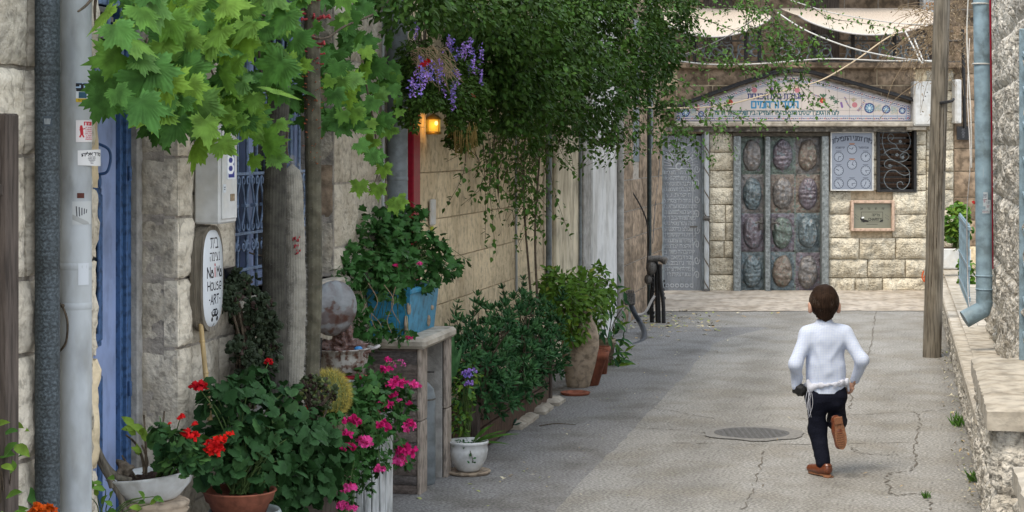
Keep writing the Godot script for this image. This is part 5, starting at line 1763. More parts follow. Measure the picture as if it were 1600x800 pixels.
	lathe(st, [Vector2(0.0, 0.01), Vector2(0.042, 0.01), Vector2(0.042, 0.085), Vector2(0.0, 0.085)], 12, Vector3(0.018, 0, 0))
	obj("lamp_glass", st, glow, ln)
	var hot := glow.duplicate()
	hot.emission = Color(1.0, 0.9, 0.6)
	hot.emission_energy_multiplier = 0.6
	st = S()
	ball(st, Vector3(0.034, 0.062, 0.03), Vector3(0.014, 0.017, 0.014), 10)
	obj("bulb", st, hot, ln)
	var lamp := OmniLight3D.new()
	lamp.name = "lantern_light"
	lamp.light_color = Color(1.0, 0.72, 0.32)
	lamp.light_energy = 0.004
	lamp.light_size = 0.04
	lamp.omni_range = 8.0
	lamp.omni_attenuation = 2.0
	lamp.shadow_enabled = true
	ln.add_child(lamp)
	lamp.position = Vector3(0.02, 0.05, 0.10)

# ================================================================ things in the street
func street_things() -> void:
	# wooden pole, leaning a little
	var b := G(1456, 558)
	var t := thing("wooden_pole", "weathered wooden utility pole leaning slightly before the low wall", "utility pole", b)
	var st := S(0)
	var topp := Vector3(0.16, 6.0, 0.05)
	var n := 20
	for i in 48:
		for k in n:
			var f := func(ii: int, kk: int) -> Vector3:
				var v := ii / 48.0
				var a := TAU * (kk % n) / n
				var r := lerpf(0.084, 0.062, v) * (1.0 + 0.05 * noise.get_noise_3d(cos(a) * 60, v * 200, sin(a) * 60) + 0.03 * noise.get_noise_2d(a * 200 if kk % n else 0.0, v * 30))
				return topp * v + Vector3(sin(a) * r, -0.1 if ii == 0 else 0.0, cos(a) * r)
			tri(st, f.call(i, k), f.call(i + 1, k), f.call(i, k + 1)); tri(st, f.call(i, k + 1), f.call(i + 1, k), f.call(i + 1, k + 1))
	obj("trunk", st, M.wood_grey, t)
	st = S()
	var pc := P(1477, 160, 171) - b
	cube(st, pc + Vector3(-0.02, 0, 0.075), Vector3(0.1, 0.028, 0.04), 0.006, Basis(Vector3.BACK, 0.15))
	tube(st, [pc + Vector3(-0.06, -0.01, 0.06), pc + Vector3(0.05, 0.012, 0.07), pc + Vector3(0.07, 0.03, 0.03)], 0.012)
	obj("clamp", st, M.black, t)
	for k in 5:     # long drying splits
		st = S()
		var a := -0.9 + k * 0.42
		var y0 := 0.3 + k * 0.35
		tube(st, [topp * (y0 / 6) + Vector3(sin(a) * 0.081, 0, cos(a) * 0.081), topp * ((y0 + 0.6) / 6) + Vector3(sin(a + 0.05) * 0.08, 0, cos(a + 0.05) * 0.08), topp * ((y0 + 1.3) / 6) + Vector3(sin(a - 0.04) * 0.078, 0, cos(a - 0.04) * 0.078)], 0.0035, 0.002, 5)
		obj("split", st, M.bark, t)
	# water meters and black pipes at the corner
	t = thing("water_meters", "cluster of black pipes and brass water meters at the far corner house", "water meter", P(1026, 505, 143))
	var o := t.position
	var q := func(px: float, py: float, dz := 0.0) -> Vector3: return P(px, py, 143) - o + Vector3(0, 0, dz)
	st = S()
	tube(st, curve([q.call(1019, 505), q.call(1018, 470), q.call(1020, 440), q.call(1017, 415), q.call(1014, 400)], 5), 0.024)
	tube(st, curve([q.call(1028, 505, 0.05), q.call(1027, 460, 0.05), q.call(1026, 420, 0.05), q.call(1020, 402, 0.05)], 5), 0.03)
	tube(st, curve([q.call(1036, 504, 0.1), q.call(1035, 470, 0.1), q.call(1031, 440, 0.1), q.call(1030, 412, 0.1)], 5), 0.022)
	obj("black_pipes", st, M.black, t)
	st = S()
	tube(st, [q.call(1012, 404, 0.08), q.call(1030, 403, 0.09), q.call(1037, 407, 0.1)], 0.035)
	tube(st, [q.call(1036, 406, 0.1), q.call(1040, 407, 0.11)], 0.045, 0.04, 12)
	ball(st, q.call(1017, 418, 0.08), Vector3(0.06, 0.08, 0.05), 12)
	ball(st, q.call(1013, 436, 0.05), Vector3(0.05, 0.06, 0.05), 12)
	obj("meters", st, M.iron, t)
	st = S()
	for k in 20: ball(st, q.call(1020 + 17 * (k % 2) + rnd(-1, 1), 435 + k * 3.3, 0.08), Vector3(0.012, 0.018, 0.012), 6)
	obj("chain", st, M.black, t)
	t = thing("grey_hose", "grey hose and metal box looped on the ground by the whitewashed bay", "hose", P(985, 540, 158))
	o = t.position
	var p2 := func(px: float, py: float, s := 152.0) -> Vector3: return P(px, py, s) - o
	st = S()
	tube(st, curve([p2.call(986, 476), p2.call(992, 490), p2.call(1001, 505), p2.call(1007, 520, 155.0), p2.call(1004, 533, 158.0), p2.call(990, 540, 161.0), p2.call(972, 545, 163.0), p2.call(958, 551, 166.0), p2.call(950, 560, 170.0)], 7), 0.028, -1.0, 10)
	obj("hose", st, mat([C(0.025, 0.03, 0.04), C(0.05, 0.06, 0.075)], {"seed": 191, "scale": 5.0, "rough": 0.4}), t)
	st = S()
	tube(st, curve([p2.call(982, 478), p2.call(984, 495), p2.call(980, 515), p2.call(984, 528), p2.call(992, 531)], 6), 0.012)
	tube(st, curve([p2.call(996, 492), p2.call(1008, 488), p2.call(1018, 470), p2.call(1023, 462)], 6), 0.013)
	obj("thin_hoses", st, M.iron_grey, t)
	st = S()
	cube(st, p2.call(984, 467), Vector3(0.11, 0.12, 0.09), 0.01)
	for k in 5: cube(st, p2.call(979 + k * 2.6, 460), Vector3(0.008, 0.09, 0.1), 0.002)
	obj("metal_box", st, M.iron, t)
	# kerb stones along the planter
	for k in [[812, 664, 0.62, 0.2], [846, 645, 0.36, 0.16], [864, 632, 0.28, 0.18]]:
		var g := on_ground(k[0], k[1])
		t = thing("kerb_stone", ["long worn kerb slab beside the wooden planter, nearest of three", "middle of three worn kerb slabs beside the wooden planter", "farthest short kerb slab next to the clay jar's saucer"][[812, 846, 864].find(k[0])], "kerb stone", g, TURN + PI / 2, "kerb slabs by the planter")
		st = S()
		stone(st, k[2], k[3], 0.08, 0.02, 0.01, 12, 5, 0.12, 0.008)
		obj("slab", st, M.slab, t, Transform3D(Basis(Vector3.RIGHT, -PI / 2), Vector3(0, 0.035, -0.02)))
	# far end of the walk: white trough with a leafy plant
	var wt := thing("white_trough", "white planter trough at the far end of the raised walk", "planter", P(1492, 420, 126))
	st = S()
	cube(st, Vector3(0, 0.13, 0), Vector3(0.36, 0.26, 0.2), 0.02)
	obj("trough", st, M.white, wt)
	box("soil", Vector3(0, 0.255, 0), Vector3(0.33, 0.02, 0.17), M.soil, wt)
	# scrap of orange cord by the corner of the hall
	var oc := thing("orange_cord", "scrap of orange cord hanging by the pole's left side at the hall's foot", "cord", P(1443, 440, 120))
	st = S()
	tube(st, curve([Vector3(0, 0.14, 0), Vector3(-0.02, 0.06, 0.01), Vector3(0.01, 0.0, 0.02), Vector3(0.015, 0.08, 0.01)], 5), 0.01)
	obj("cord", st, mat([C(0.5, 0.10, 0.03)]), oc)

func pots_and_shelf() -> void:
	# shelf of two stone panels and a slab, against the wall
	var o := W(-3.0, 0, 10.6)
	var t := thing("stone_shelf", "shelf of a pale slab on two stone panels, holding the blue planter", "shelf", o, TURN + PI / 2)
	var st := S()
	fill(st, 0.125, 0.25, 0, 0.815, 0.0, 0.29, 0.003)
	obj("near_panel", st, M.cement, t)
	var slate := []
	for k in 3:
		var c: Color = [C(0.16, 0.13, 0.115), C(0.21, 0.175, 0.155), C(0.13, 0.115, 0.11)][k]
		slate.append(mat([c * 0.6, c, c * 1.3], {"seed": 201 + k, "scale": 4.0, "flat": 2.0, "bump": 0.6, "bfreq": 0.05}))
	var y := 0.0
	while y < 0.80:
		var h := minf(rnd(0.045, 0.085), 0.812 - y)
		st = S()
		stone(st, 0.30, h - 0.004, 0.02, 0.008, 0.012, 12, 4, 0.2, 0.004)
		obj("slate_strip", st, slate[rng.randi() % 3], t, Transform3D(Basis(Vector3.UP, -PI / 2), Vector3(0.112, y + h / 2, 0.15)))
		y += h
	for q in [[0.1, 0.25, 0.292], [0.64, 0.76, 0.31]]:
		for k in 2:
			st = S()
			cube(st, Vector3((q[0] + q[1]) / 2, 0.205 + k * 0.408, q[2] + 0.012), Vector3(q[1] - q[0], 0.405, 0.024), 0.006)
			obj("edge_stone", st, M.wood_grey if k else M.dry, t)
			(t.get_child(t.get_child_count() - 1) as MeshInstance3D).material_override = mat([C(0.17, 0.14, 0.12), C(0.33, 0.27, 0.225), C(0.40, 0.34, 0.29)], {"seed": 205 + k, "scale": 4.0, "flat": 0.3, "bump": 0.4})
	st = S()
	fill(st, 0.64, 0.76, 0, 0.815, 0.0, 0.305, 0.004)
	obj("far_panel", st, M.cement, t)
	st = S()
	cube(st, Vector3(0.43, 0.846, 0.175), Vector3(0.76, 0.06, 0.36), 0.018)
	obj("slab", st, M.slab, t)
	# gas bottle between the panels
	var gb := thing("gas_cylinder", "grey gas cylinder standing under the stone shelf", "gas cylinder", W(-3.0, 0, 10.6) + Basis(Vector3.UP, TURN + PI / 2) * Vector3(0.43, 0, 0.22))
	st = S()
	lathe(st, [Vector2(0.0, 0.0), Vector2(0.09, 0.0), Vector2(0.095, 0.03), Vector2(0.095, 0.5), Vector2(0.085, 0.55), Vector2(0.055, 0.585), Vector2(0.03, 0.6), Vector2(0.0, 0.6)], 28)
	obj("body", st, M.pipe_grey, gb)
	st = S()
	lathe(st, [Vector2(0.0955, 0.49), Vector2(0.0975, 0.495), Vector2(0.0955, 0.5)], 28)
	tube(st, [Vector3(0, 0.6, 0), Vector3(0, 0.66, 0)], 0.018)
	tube(st, [Vector3(0, 0.645, 0), Vector3(0.09, 0.65, 0.02)], 0.006)
	obj("valve", st, M.iron, gb)
	# blue planter
	var pl := thing("blue_planter", "chipped bright blue planter trough on the stone shelf, ivy geranium trailing over", "planter", o + Basis(Vector3.UP, TURN + PI / 2) * Vector3(0.45, 0.877, 0.125), TURN + PI / 2)
	var bl := mat([C(0.02, 0.17, 0.31), C(0.035, 0.265, 0.46), C(0.04, 0.29, 0.50), C(0.05, 0.31, 0.53)], {"seed": 211, "scale": 2.0, "rough": 0.45, "stain": 0.75, "sscale": 3.0})
	st = S()
	var poly := func(a: float, b: float, y0: float, y1: float, x0: float, x1: float, z0: float, z1: float) -> void:   # flared box
		var lo := [Vector3(-a, y0, -b), Vector3(a, y0, -b), Vector3(a, y0, b), Vector3(-a, y0, b)]
		var hi := [Vector3(x0, y1, z0), Vector3(x1, y1, z0), Vector3(x1, y1, z1), Vector3(x0, y1, z1)]
		st.set_smooth_group(-1)
		for k in 4:
			var m := (k + 1) % 4
			var dir: Vector3 = (lo[k] + lo[m]) / 2 - Vector3(0, y0, 0)
			tri_out(st, lo[k], hi[k], hi[m], dir); tri_out(st, lo[k], hi[m], lo[m], dir)
		tri_out(st, lo[0], lo[1], lo[2], Vector3.DOWN); tri_out(st, lo[0], lo[2], lo[3], Vector3.DOWN)
		tri_out(st, hi[0], hi[1], hi[2], Vector3.UP); tri_out(st, hi[0], hi[2], hi[3], Vector3.UP)
	poly.call(0.30, 0.105, 0.0, 0.235, -0.335, 0.335, -0.125, 0.125)
	cube(st, Vector3(0, 0.25, 0), Vector3(0.70, 0.032, 0.272), 0.008)
	obj("trough", st, bl, pl)
	for q in [[-0.322, 0.04, 0.10, 0.12], [0.13, 0.03, 0.113, 0.06], [-0.31, 0.14, 0.112, 0.09], [0.2, 0.1, 0.117, 0.03]]:
		st = S()
		ball(st, Vector3(q[0], q[1] + 0.02, q[2]), Vector3(0.022, q[3] * 0.5, 0.012), 10, 0.5)
		obj("bare_patch", st, M.clay, pl)
	# white glazed pot with saucer at the foot of the shelf
	var wp := thing("white_glazed_pot", "round white glazed pot on a saucer at the shelf's foot", "pot", on_ground(732, 743, 0.012))
	st = S()
	lathe(st, [Vector2(0.0, 0.0), Vector2(0.122, 0.0), Vector2(0.132, 0.012), Vector2(0.13, 0.02), Vector2(0.1, 0.014), Vector2(0.0, 0.014)], 32)
	obj("saucer", st, M.clay, wp)
	st = S()
	lathe(st, [Vector2(0.0, 0.016), Vector2(0.06, 0.016), Vector2(0.075, 0.03), Vector2(0.105, 0.085), Vector2(0.115, 0.14), Vector2(0.111, 0.172), Vector2(0.117, 0.176), Vector2(0.121, 0.186), Vector2(0.116, 0.195), Vector2(0.106, 0.19), Vector2(0.104, 0.17), Vector2(0.0, 0.168)], 36)
	obj("pot", st, M.enamel, wp)
	# white bowl on a ringed pot, nearest
	var wb := thing("white_bowl", "tilted white enamel bowl of soil on a ringed pot below the blue door", "bowl", P(241, 780, 410))
	var tilt := Basis(Vector3.BACK, 0.12)
	st = S()
	lathe(st, [Vector2(0.0, 0.0), Vector2(0.09, 0.0), Vector2(0.105, 0.012), Vector2(0.145, 0.05), Vector2(0.163, 0.09), Vector2(0.172, 0.1), Vector2(0.168, 0.104), Vector2(0.157, 0.092), Vector2(0.13, 0.045), Vector2(0.09, 0.02), Vector2(0.0, 0.02)], 44, Vector3.ZERO, tilt)
	obj("bowl", st, M.enamel, wb)
	st = S()
	sheet(st, 24, 24, func(u: float, v: float) -> Vector3:
		var q := Vector2(u - 0.5, v - 0.5) * 2
		q = Vector2(q.x * sqrt(1 - q.y * q.y / 2), q.y * sqrt(1 - q.x * q.x / 2))
		return tilt * Vector3(q.x * 0.146, 0.082 + 0.02 * noise.get_noise_2d(q.x * 400, q.y * 400) + 0.012 * noise.get_noise_2d(q.x * 90, q.y * 90), -q.y * 0.146))
	obj("soil", st, M.soil, wb)
	st = S()
	lathe(st, [Vector2(0.09, -0.62), Vector2(0.11, -0.5), Vector2(0.125, -0.2), Vector2(0.118, -0.05), Vector2(0.128, -0.045), Vector2(0.132, -0.035), Vector2(0.125, -0.028), Vector2(0.132, -0.02), Vector2(0.134, -0.008), Vector2(0.12, 0.0), Vector2(0.0, 0.0)], 36)
	var rp := thing("ringed_pot", "greyish ringed pot standing under the white enamel bowl", "pot", wb.position)
	obj("pot", st, M.clay, rp)
	# terracotta bowl in a glazed pot, under the big geranium
	var tp := thing("terracotta_bowl", "terracotta bowl holding the big red geranium, set in a glazed pot", "pot", P(374, 800, 380))
	st = S()
	lathe(st, [Vector2(0.0, 0.0), Vector2(0.11, 0.0), Vector2(0.125, 0.04), Vector2(0.138, 0.05), Vector2(0.148, 0.085), Vector2(0.154, 0.088), Vector2(0.152, 0.094), Vector2(0.138, 0.09), Vector2(0.13, 0.07), Vector2(0.0, 0.07)], 40)
	obj("pot", st, M.terracotta, tp)
	var gp := thing("glazed_pot", "pale blue-green glazed pot under the terracotta bowl", "pot", P(382, 800, 380) + Vector3(0, -0.44, 0))
	st = S()
	lathe(st, [Vector2(0.0, 0.0), Vector2(0.1, 0.0), Vector2(0.125, 0.1), Vector2(0.14, 0.3), Vector2(0.135, 0.4), Vector2(0.148, 0.42), Vector2(0.152, 0.44), Vector2(0.145, 0.452), Vector2(0.132, 0.44), Vector2(0.13, 0.43), Vector2(0.0, 0.43)], 40)
	obj("pot", st, mat([C(0.22, 0.28, 0.27), C(0.36, 0.43, 0.42), C(0.42, 0.48, 0.47)], {"seed": 221, "scale": 4.0, "rough": 0.3}), gp)
	# bucket of painted staves with the pink geranium
	var bk := thing("stave_tub", "tall tub of whitewashed vertical staves holding the pink geranium", "tub", G(577, 812))
	var wash := []
	for k in 3: wash.append(mat([C(0.20, 0.27, 0.25), C(0.48, 0.52, 0.51), C(0.60, 0.63, 0.63), C(0.66, 0.68, 0.68)], {"seed": 225 + k, "scale": 3.0, "flat": 0.15, "rough": 0.7, "bump": 0.2}))
	for k in 18:
		var a := TAU * k / 18
		st = S()
		cube(st, Vector3(0, 0.285, 0.112), Vector3(0.036, 0.57, 0.014), 0.004)
		obj("stave", st, wash[rng.randi() % 3], bk, Transform3D(Basis(Vector3.UP, a) * Basis(Vector3.RIGHT, 0.01), Vector3.ZERO))
	st = S()
	lathe(st, [Vector2(0.0, 0.0), Vector2(0.104, 0.0), Vector2(0.106, 0.53), Vector2(0.0, 0.53)], 24)
	obj("soil", st, M.soil, bk)
	# crate and what stands on it
	var cr := thing("plank_crate", "old plank crate behind the flowers, carrying the rusty pans", "crate", on_ground(520, 805) + Vector3(-0.12, 0, -0.25), 0.15)
	for k in 5:
		for sd in [0, 1]:
			st = S()
			cube(st, Vector3(0, 0.07 + k * 0.13, 0.17 - 0.34 * sd), Vector3(0.46, 0.115, 0.018), 0.004)
			obj("plank", st, M.wood_dark, cr)
	for x in [-0.22, 0.22]:
		st = S()
		cube(st, Vector3(x, 0.33, 0), Vector3(0.03, 0.66, 0.32), 0.004)
		obj("side", st, M.wood_dark, cr)
	box("top", Vector3(0, 0.67, 0), Vector3(0.5, 0.02, 0.38), M.wood_dark, cr, 0.004)
	var ypos := cr.position.y + 0.68
	var can := thing("enamel_can", "white enamel can with black chips under the rusty basin", "can", Vector3(P(553, 0, 308).x, ypos, -3000.0 / 308))
	st = S()
	lathe(st, [Vector2(0.0, 0.0), Vector2(0.062, 0.0), Vector2(0.062, 0.075), Vector2(0.066, 0.08), Vector2(0.062, 0.085), Vector2(0.0, 0.085)], 28)
	obj("can", st, mat([C(0.03, 0.03, 0.03), C(0.55, 0.57, 0.58), C(0.60, 0.62, 0.63), C(0.62, 0.64, 0.65)], {"seed": 231, "hue": 1, "scale": 5.0, "rough": 0.35}), can)
	st = S()
	lathe(st, [Vector2(0.0, 0.087), Vector2(0.068, 0.087), Vector2(0.068, 0.1), Vector2(0.0, 0.102)], 28)
	obj("red_lid", st, M.red_dark, can)
	var ba := thing("rusty_basin", "chipped enamel basin eaten by rust, holding a brown plastic bag", "basin", P(541, 592, 306))
	st = S()
	lathe(st, [Vector2(0.0, 0.0), Vector2(0.075, 0.0), Vector2(0.095, 0.02), Vector2(0.115, 0.1), Vector2(0.122, 0.148), Vector2(0.145, 0.153), Vector2(0.146, 0.158), Vector2(0.12, 0.157), Vector2(0.11, 0.1), Vector2(0.0, 0.09)], 36, Vector3.ZERO, Basis(Vector3.BACK, 0.04), 0.04)
	obj("basin", st, mat([C(0.05, 0.02, 0.013), C(0.14, 0.065, 0.045), C(0.36, 0.35, 0.32), C(0.42, 0.41, 0.385), C(0.45, 0.44, 0.42)], {"seed": 234, "hue": 1, "scale": 3.4, "freq": 0.012, "rough": 0.5, "world": false}), ba)
	st = S()
	tube(st, curve([Vector3(0.12, 0.156, 0.04), Vector3(0.155, 0.165, 0.05), Vector3(0.17, 0.172, 0.03), Vector3(0.15, 0.166, -0.01)], 5), 0.008)
	obj("grip", st, M.iron_grey, ba)
	var bag := thing("plastic_bag", "crumpled translucent brown plastic bag lying in the rusty basin", "bag", ba.position + Vector3(0.0, 0.10, 0))
	st = S()
	ball(st, Vector3(-0.02, 0.055, 0), Vector3(0.11, 0.045, 0.09), 40, 1.1)
	ball(st, Vector3(0.0, 0.105, 0), Vector3(0.05, 0.06, 0.04), 40, 1.2)
	obj("bag", st, mat([C(0.06, 0.026, 0.02), C(0.15, 0.07, 0.05), C(0.13, 0.085, 0.085)], {"seed": 241, "hue": 1, "scale": 8.0, "rough": 0.22, "spec": 0.6, "bump": 0.5}), bag)
	st = S()
	ball(st, Vector3(0.065, 0.06, 0.06), Vector3(0.022, 0.014, 0.02), 12, 0.3)
	obj("blue_scrap", st, mat([C(0.05, 0.22, 0.5)], {"rough": 0.3}), bag)
	var pan := thing("rusty_pan", "round rusted pan leaning upright behind the tall cactus", "pan", P(516, 575, 314))
	var pb := Basis(Vector3.UP, 0.70) * Basis(Vector3.RIGHT, PI / 2 + 0.05)
	var pcen := P(523, 482, 314) - pan.position
	st = S()
	lathe(st, [Vector2(0.137, -0.02), Vector2(0.139, -0.012), Vector2(0.135, 0.0), Vector2(0.12, 0.022), Vector2(0.085, 0.042), Vector2(0.04, 0.052), Vector2(0.0, 0.054)], 44, pcen, pb)
	lathe(st, [Vector2(0.0, 0.03), Vector2(0.08, 0.022), Vector2(0.13, -0.02), Vector2(0.137, -0.02)], 44, pcen, pb)
	obj("dish", st, M.rust, pan)
	st = S()
	tube(st, [P(500, 528, 314) - pan.position, P(499, 545, 314) - pan.position, P(496, 577, 314) - pan.position], 0.012, 0.014)
	obj("handle", st, M.black, pan)
	var pp := thing("salmon_pot", "salmon-pink plastic pot half hidden by geranium leaves", "pot", P(482, 705, 318))
	st = S()
	lathe(st, [Vector2(0.0, 0.0), Vector2(0.07, 0.0), Vector2(0.09, 0.13), Vector2(0.096, 0.14), Vector2(0.085, 0.14), Vector2(0.0, 0.13)], 28)
	obj("pot", st, mat([C(0.50, 0.16, 0.13), C(0.58, 0.21, 0.17)], {"seed": 245, "rough": 0.5}), pp)
	var stool := thing("low_stool", "low plank stool under the salmon-pink pot", "stool", Vector3(pp.position.x, 0, pp.position.z))
	box("seat", Vector3(0, pp.position.y - 0.012, 0), Vector3(0.26, 0.024, 0.24), M.wood_grey, stool)
	for k in 4: box("leg", Vector3(0.1 if k & 1 else -0.1, (pp.position.y - 0.024) / 2, 0.09 if k & 2 else -0.09), Vector3(0.03, pp.position.y - 0.024, 0.03), M.wood_grey, stool)
	# bamboo cane
	var bc := thing("bamboo_cane", "pale bamboo cane leaning on the pier in front of the oval sign", "cane", P(328, 657, 378))
	st = S()
	var a0 := Vector3.ZERO
	var a1 := P(296, 362, 366) - bc.position
	tube(st, [a0, a1 * 0.5 + Vector3(0.006, 0, 0), a1], 0.0115, 0.008, 10)
	for k in 6: lathe(st, [Vector2(0.0105, -0.006), Vector2(0.0135, 0), Vector2(0.0105, 0.006)], 10, a1 * (0.08 + k * 0.165) + Vector3(0.004, 0, 0))
	obj("cane", st, M.bamboo, bc)
	# twisted driftwood
	var dw := thing("driftwood", "twisted grey driftwood leaning against the white downpipe's right side", "driftwood", P(204, 812, 415))
	st = S()
	for q in [[[204, 812], [186, 768], [168, 738], [152, 712], [142, 682]], [[150, 700], [166, 728], [184, 744], [205, 752]], [[145, 690], [160, 716], [172, 742], [178, 760]]]:
		var pts := []
		for k in q: pts.append(P(k[0], k[1], 415) - dw.position + Vector3(0, 0, rnd(-0.01, 0.02)))
		tube(st, curve(pts, 6), 0.012, 0.014, 8)
	obj("branch", st, M.wood_grey, dw)
	# long wooden planter, clay jar, terracotta pots
	var wpn := thing("wooden_planter", "long brown wooden planter box of dark green shrubs along the wall", "planter", W(-2.80, 0, 11.95), TURN + PI / 2)
	for k in 2:
		st = S()
		cube(st, Vector3(1.25, 0.09 + k * 0.145, 0.13), Vector3(2.5, 0.135, 0.025), 0.005)
		obj("plank", st, M.wood_brown, wpn)
		st = S()
		cube(st, Vector3(0.0, 0.09 + k * 0.145, -0.03), Vector3(0.025, 0.135, 0.29), 0.005)
		obj("plank", st, M.wood_brown, wpn)
	st = S()
	cube(st, Vector3(0.0, 0.17, 0.135), Vector3(0.05, 0.34, 0.05), 0.006)
	cube(st, Vector3(2.5, 0.17, 0.135), Vector3(0.05, 0.34, 0.05), 0.006)
	obj("posts", st, M.wood_dark, wpn)
	box("soil", Vector3(1.25, 0.14, -0.02), Vector3(2.46, 0.24, 0.27), M.soil, wpn, 0.01)
	var jar := thing("clay_jar", "big pale clay jar standing between the shrub planter and the terracotta pots", "jar", on_ground(903, 606, 0.0))
	var ks := (606 - 225) / EYE
	st = S()
	var prof := []
	for q in [[0, 0], [17, 0], [20, 6], [28, 40], [32, 66], [31, 82], [26, 98], [18, 110], [17, 116], [19, 122], [15, 122], [13, 112], [0, 108]]: prof.append(Vector2(q[0] / ks * 0.93, q[1] / ks))
	lathe(st, prof, 40, Vector3.ZERO, Basis(Vector3.BACK, -0.05))
	obj("jar", st, M.clay, jar)
	var sc := thing("terracotta_saucer", "flat terracotta saucer on the ground in front of the clay jar", "saucer", on_ground(899, 618, 0.005))
	st = S()
	lathe(st, [Vector2(0.0, 0.0), Vector2(0.10, 0.0), Vector2(0.118, 0.024), Vector2(0.11, 0.026), Vector2(0.095, 0.01), Vector2(0.0, 0.01)], 32)
	obj("saucer", st, M.terracotta, sc)
	var tpot := func(px: float, py: float, h: float, r: float, label: String, m: Material, tip: float) -> void:
		var p := thing("terracotta_pot", label, "pot", on_ground(px, py), 0.0)
		var s2 := S()
		lathe(s2, [Vector2(0.0, 0.0), Vector2(r * 0.62, 0.0), Vector2(r * 0.9, h * 0.78), Vector2(r, h * 0.79), Vector2(r * 1.04, h), Vector2(r * 0.9, h), Vector2(r * 0.86, h * 0.85), Vector2(0, h * 0.85)], 28, Vector3.ZERO, Basis(Vector3.BACK, tip))
		obj("pot", s2, m, p)
	tpot.call(922, 604, 0.30, 0.10, "orange terracotta pot leaning right behind the clay jar", M.terracotta, -0.18)
	tpot.call(938, 586, 0.24, 0.085, "terracotta pot just beyond the leaning one", M.terracotta, 0.0)
	tpot.call(948, 572, 0.24, 0.08, "brownish pot farthest in the row, below the white bay", M.clay, 0.0)

# ================================================================ plants
# leaves spread through ellipsoids; blobs: [centre, radii, share]
func cloud(blobs: Array, count: int, size: Vector2, out := 0.8, up := 0.6, shell := 0.45, droop := 0.3) -> Array:
	var xs := []
	var total := 0.0
	for b in blobs: total += b[2]
	for b in blobs:
		for i in int(count * b[2] / total):
			var q := in_ball()
			if q.length() < shell: q = q.normalized() * rnd(shell, 1.0)
			var rad: Vector3 = b[1]
			var p: Vector3 = (b[0] as Vector3) + q * rad
			var face := (q.normalized() * out + Vector3.UP * up + any_dir() * 0.75).normalized()
			var tip := (q * Vector3(1, 0.2, 1) + Vector3.DOWN * droop + any_dir() * 0.6).normalized()
			xs.append(aim(p, tip, face, rnd(size.x, size.y)))
	return xs
func stems(parent: Node3D, root: Vector3, xs: Array, count: int, r: float, m: Material, called := "stems") -> void:   # stalks from the root to some of the leaves
	var st := S(0)
	for i in count:
		var e: Vector3 = (xs[rng.randi() % xs.size()] as Transform3D).origin
		var a := root + Vector3(rnd(-0.04, 0.04), 0, rnd(-0.04, 0.04))
		var mid := a.lerp(e, 0.55) + Vector3(0, 0.15 * (e - a).length(), 0) + any_dir() * 0.015
		tube(st, curve([a, mid, e], 4), r, r * 0.5, 5, false)
	obj(called, st, m, parent).set_meta("kind", "stuff")
func flower_head(r: float, n: int, petal: float, flat := 1.0) -> ArrayMesh:   # a ball of small petals
	var st := S(-1)
	for i in n:
		var d := any_dir()
		if d.y < -0.3: d.y *= -0.5
		var c := d * r * Vector3(1, flat, 1) * rnd(0.7, 1.0)
		for k in 4:
			var x := aim(c, any_dir() + d * 0.4, d + any_dir() * 0.5, petal)
			tri_out(st, x * Vector3(0, -0.1, 0), x * Vector3(-0.42, 0.55, 0.05), x * Vector3(0.0, 1.0, 0.1), d)
			tri_out(st, x * Vector3(0, -0.1, 0), x * Vector3(0.0, 1.0, 0.1), x * Vector3(0.42, 0.55, 0.05), d)
	st.generate_normals()
	return st.commit()
func bloom(parent: Node3D, at_: Vector3, root: Vector3, r: float, mats: Array, n := 16) -> void:
	put("flower_head", flower_head(r, n, r * 0.75, 0.75), mats[rng.randi() % mats.size()], parent, Transform3D(Basis(any_dir(), rnd(0, 0.4)), at_))
	var st := S(0)
	tube(st, curve([root, root.lerp(at_, 0.6) + Vector3(0, 0.03, 0), at_], 4), 0.0022, 0.0018, 5, false)
	obj("flower_stalk", st, M.stem, parent)

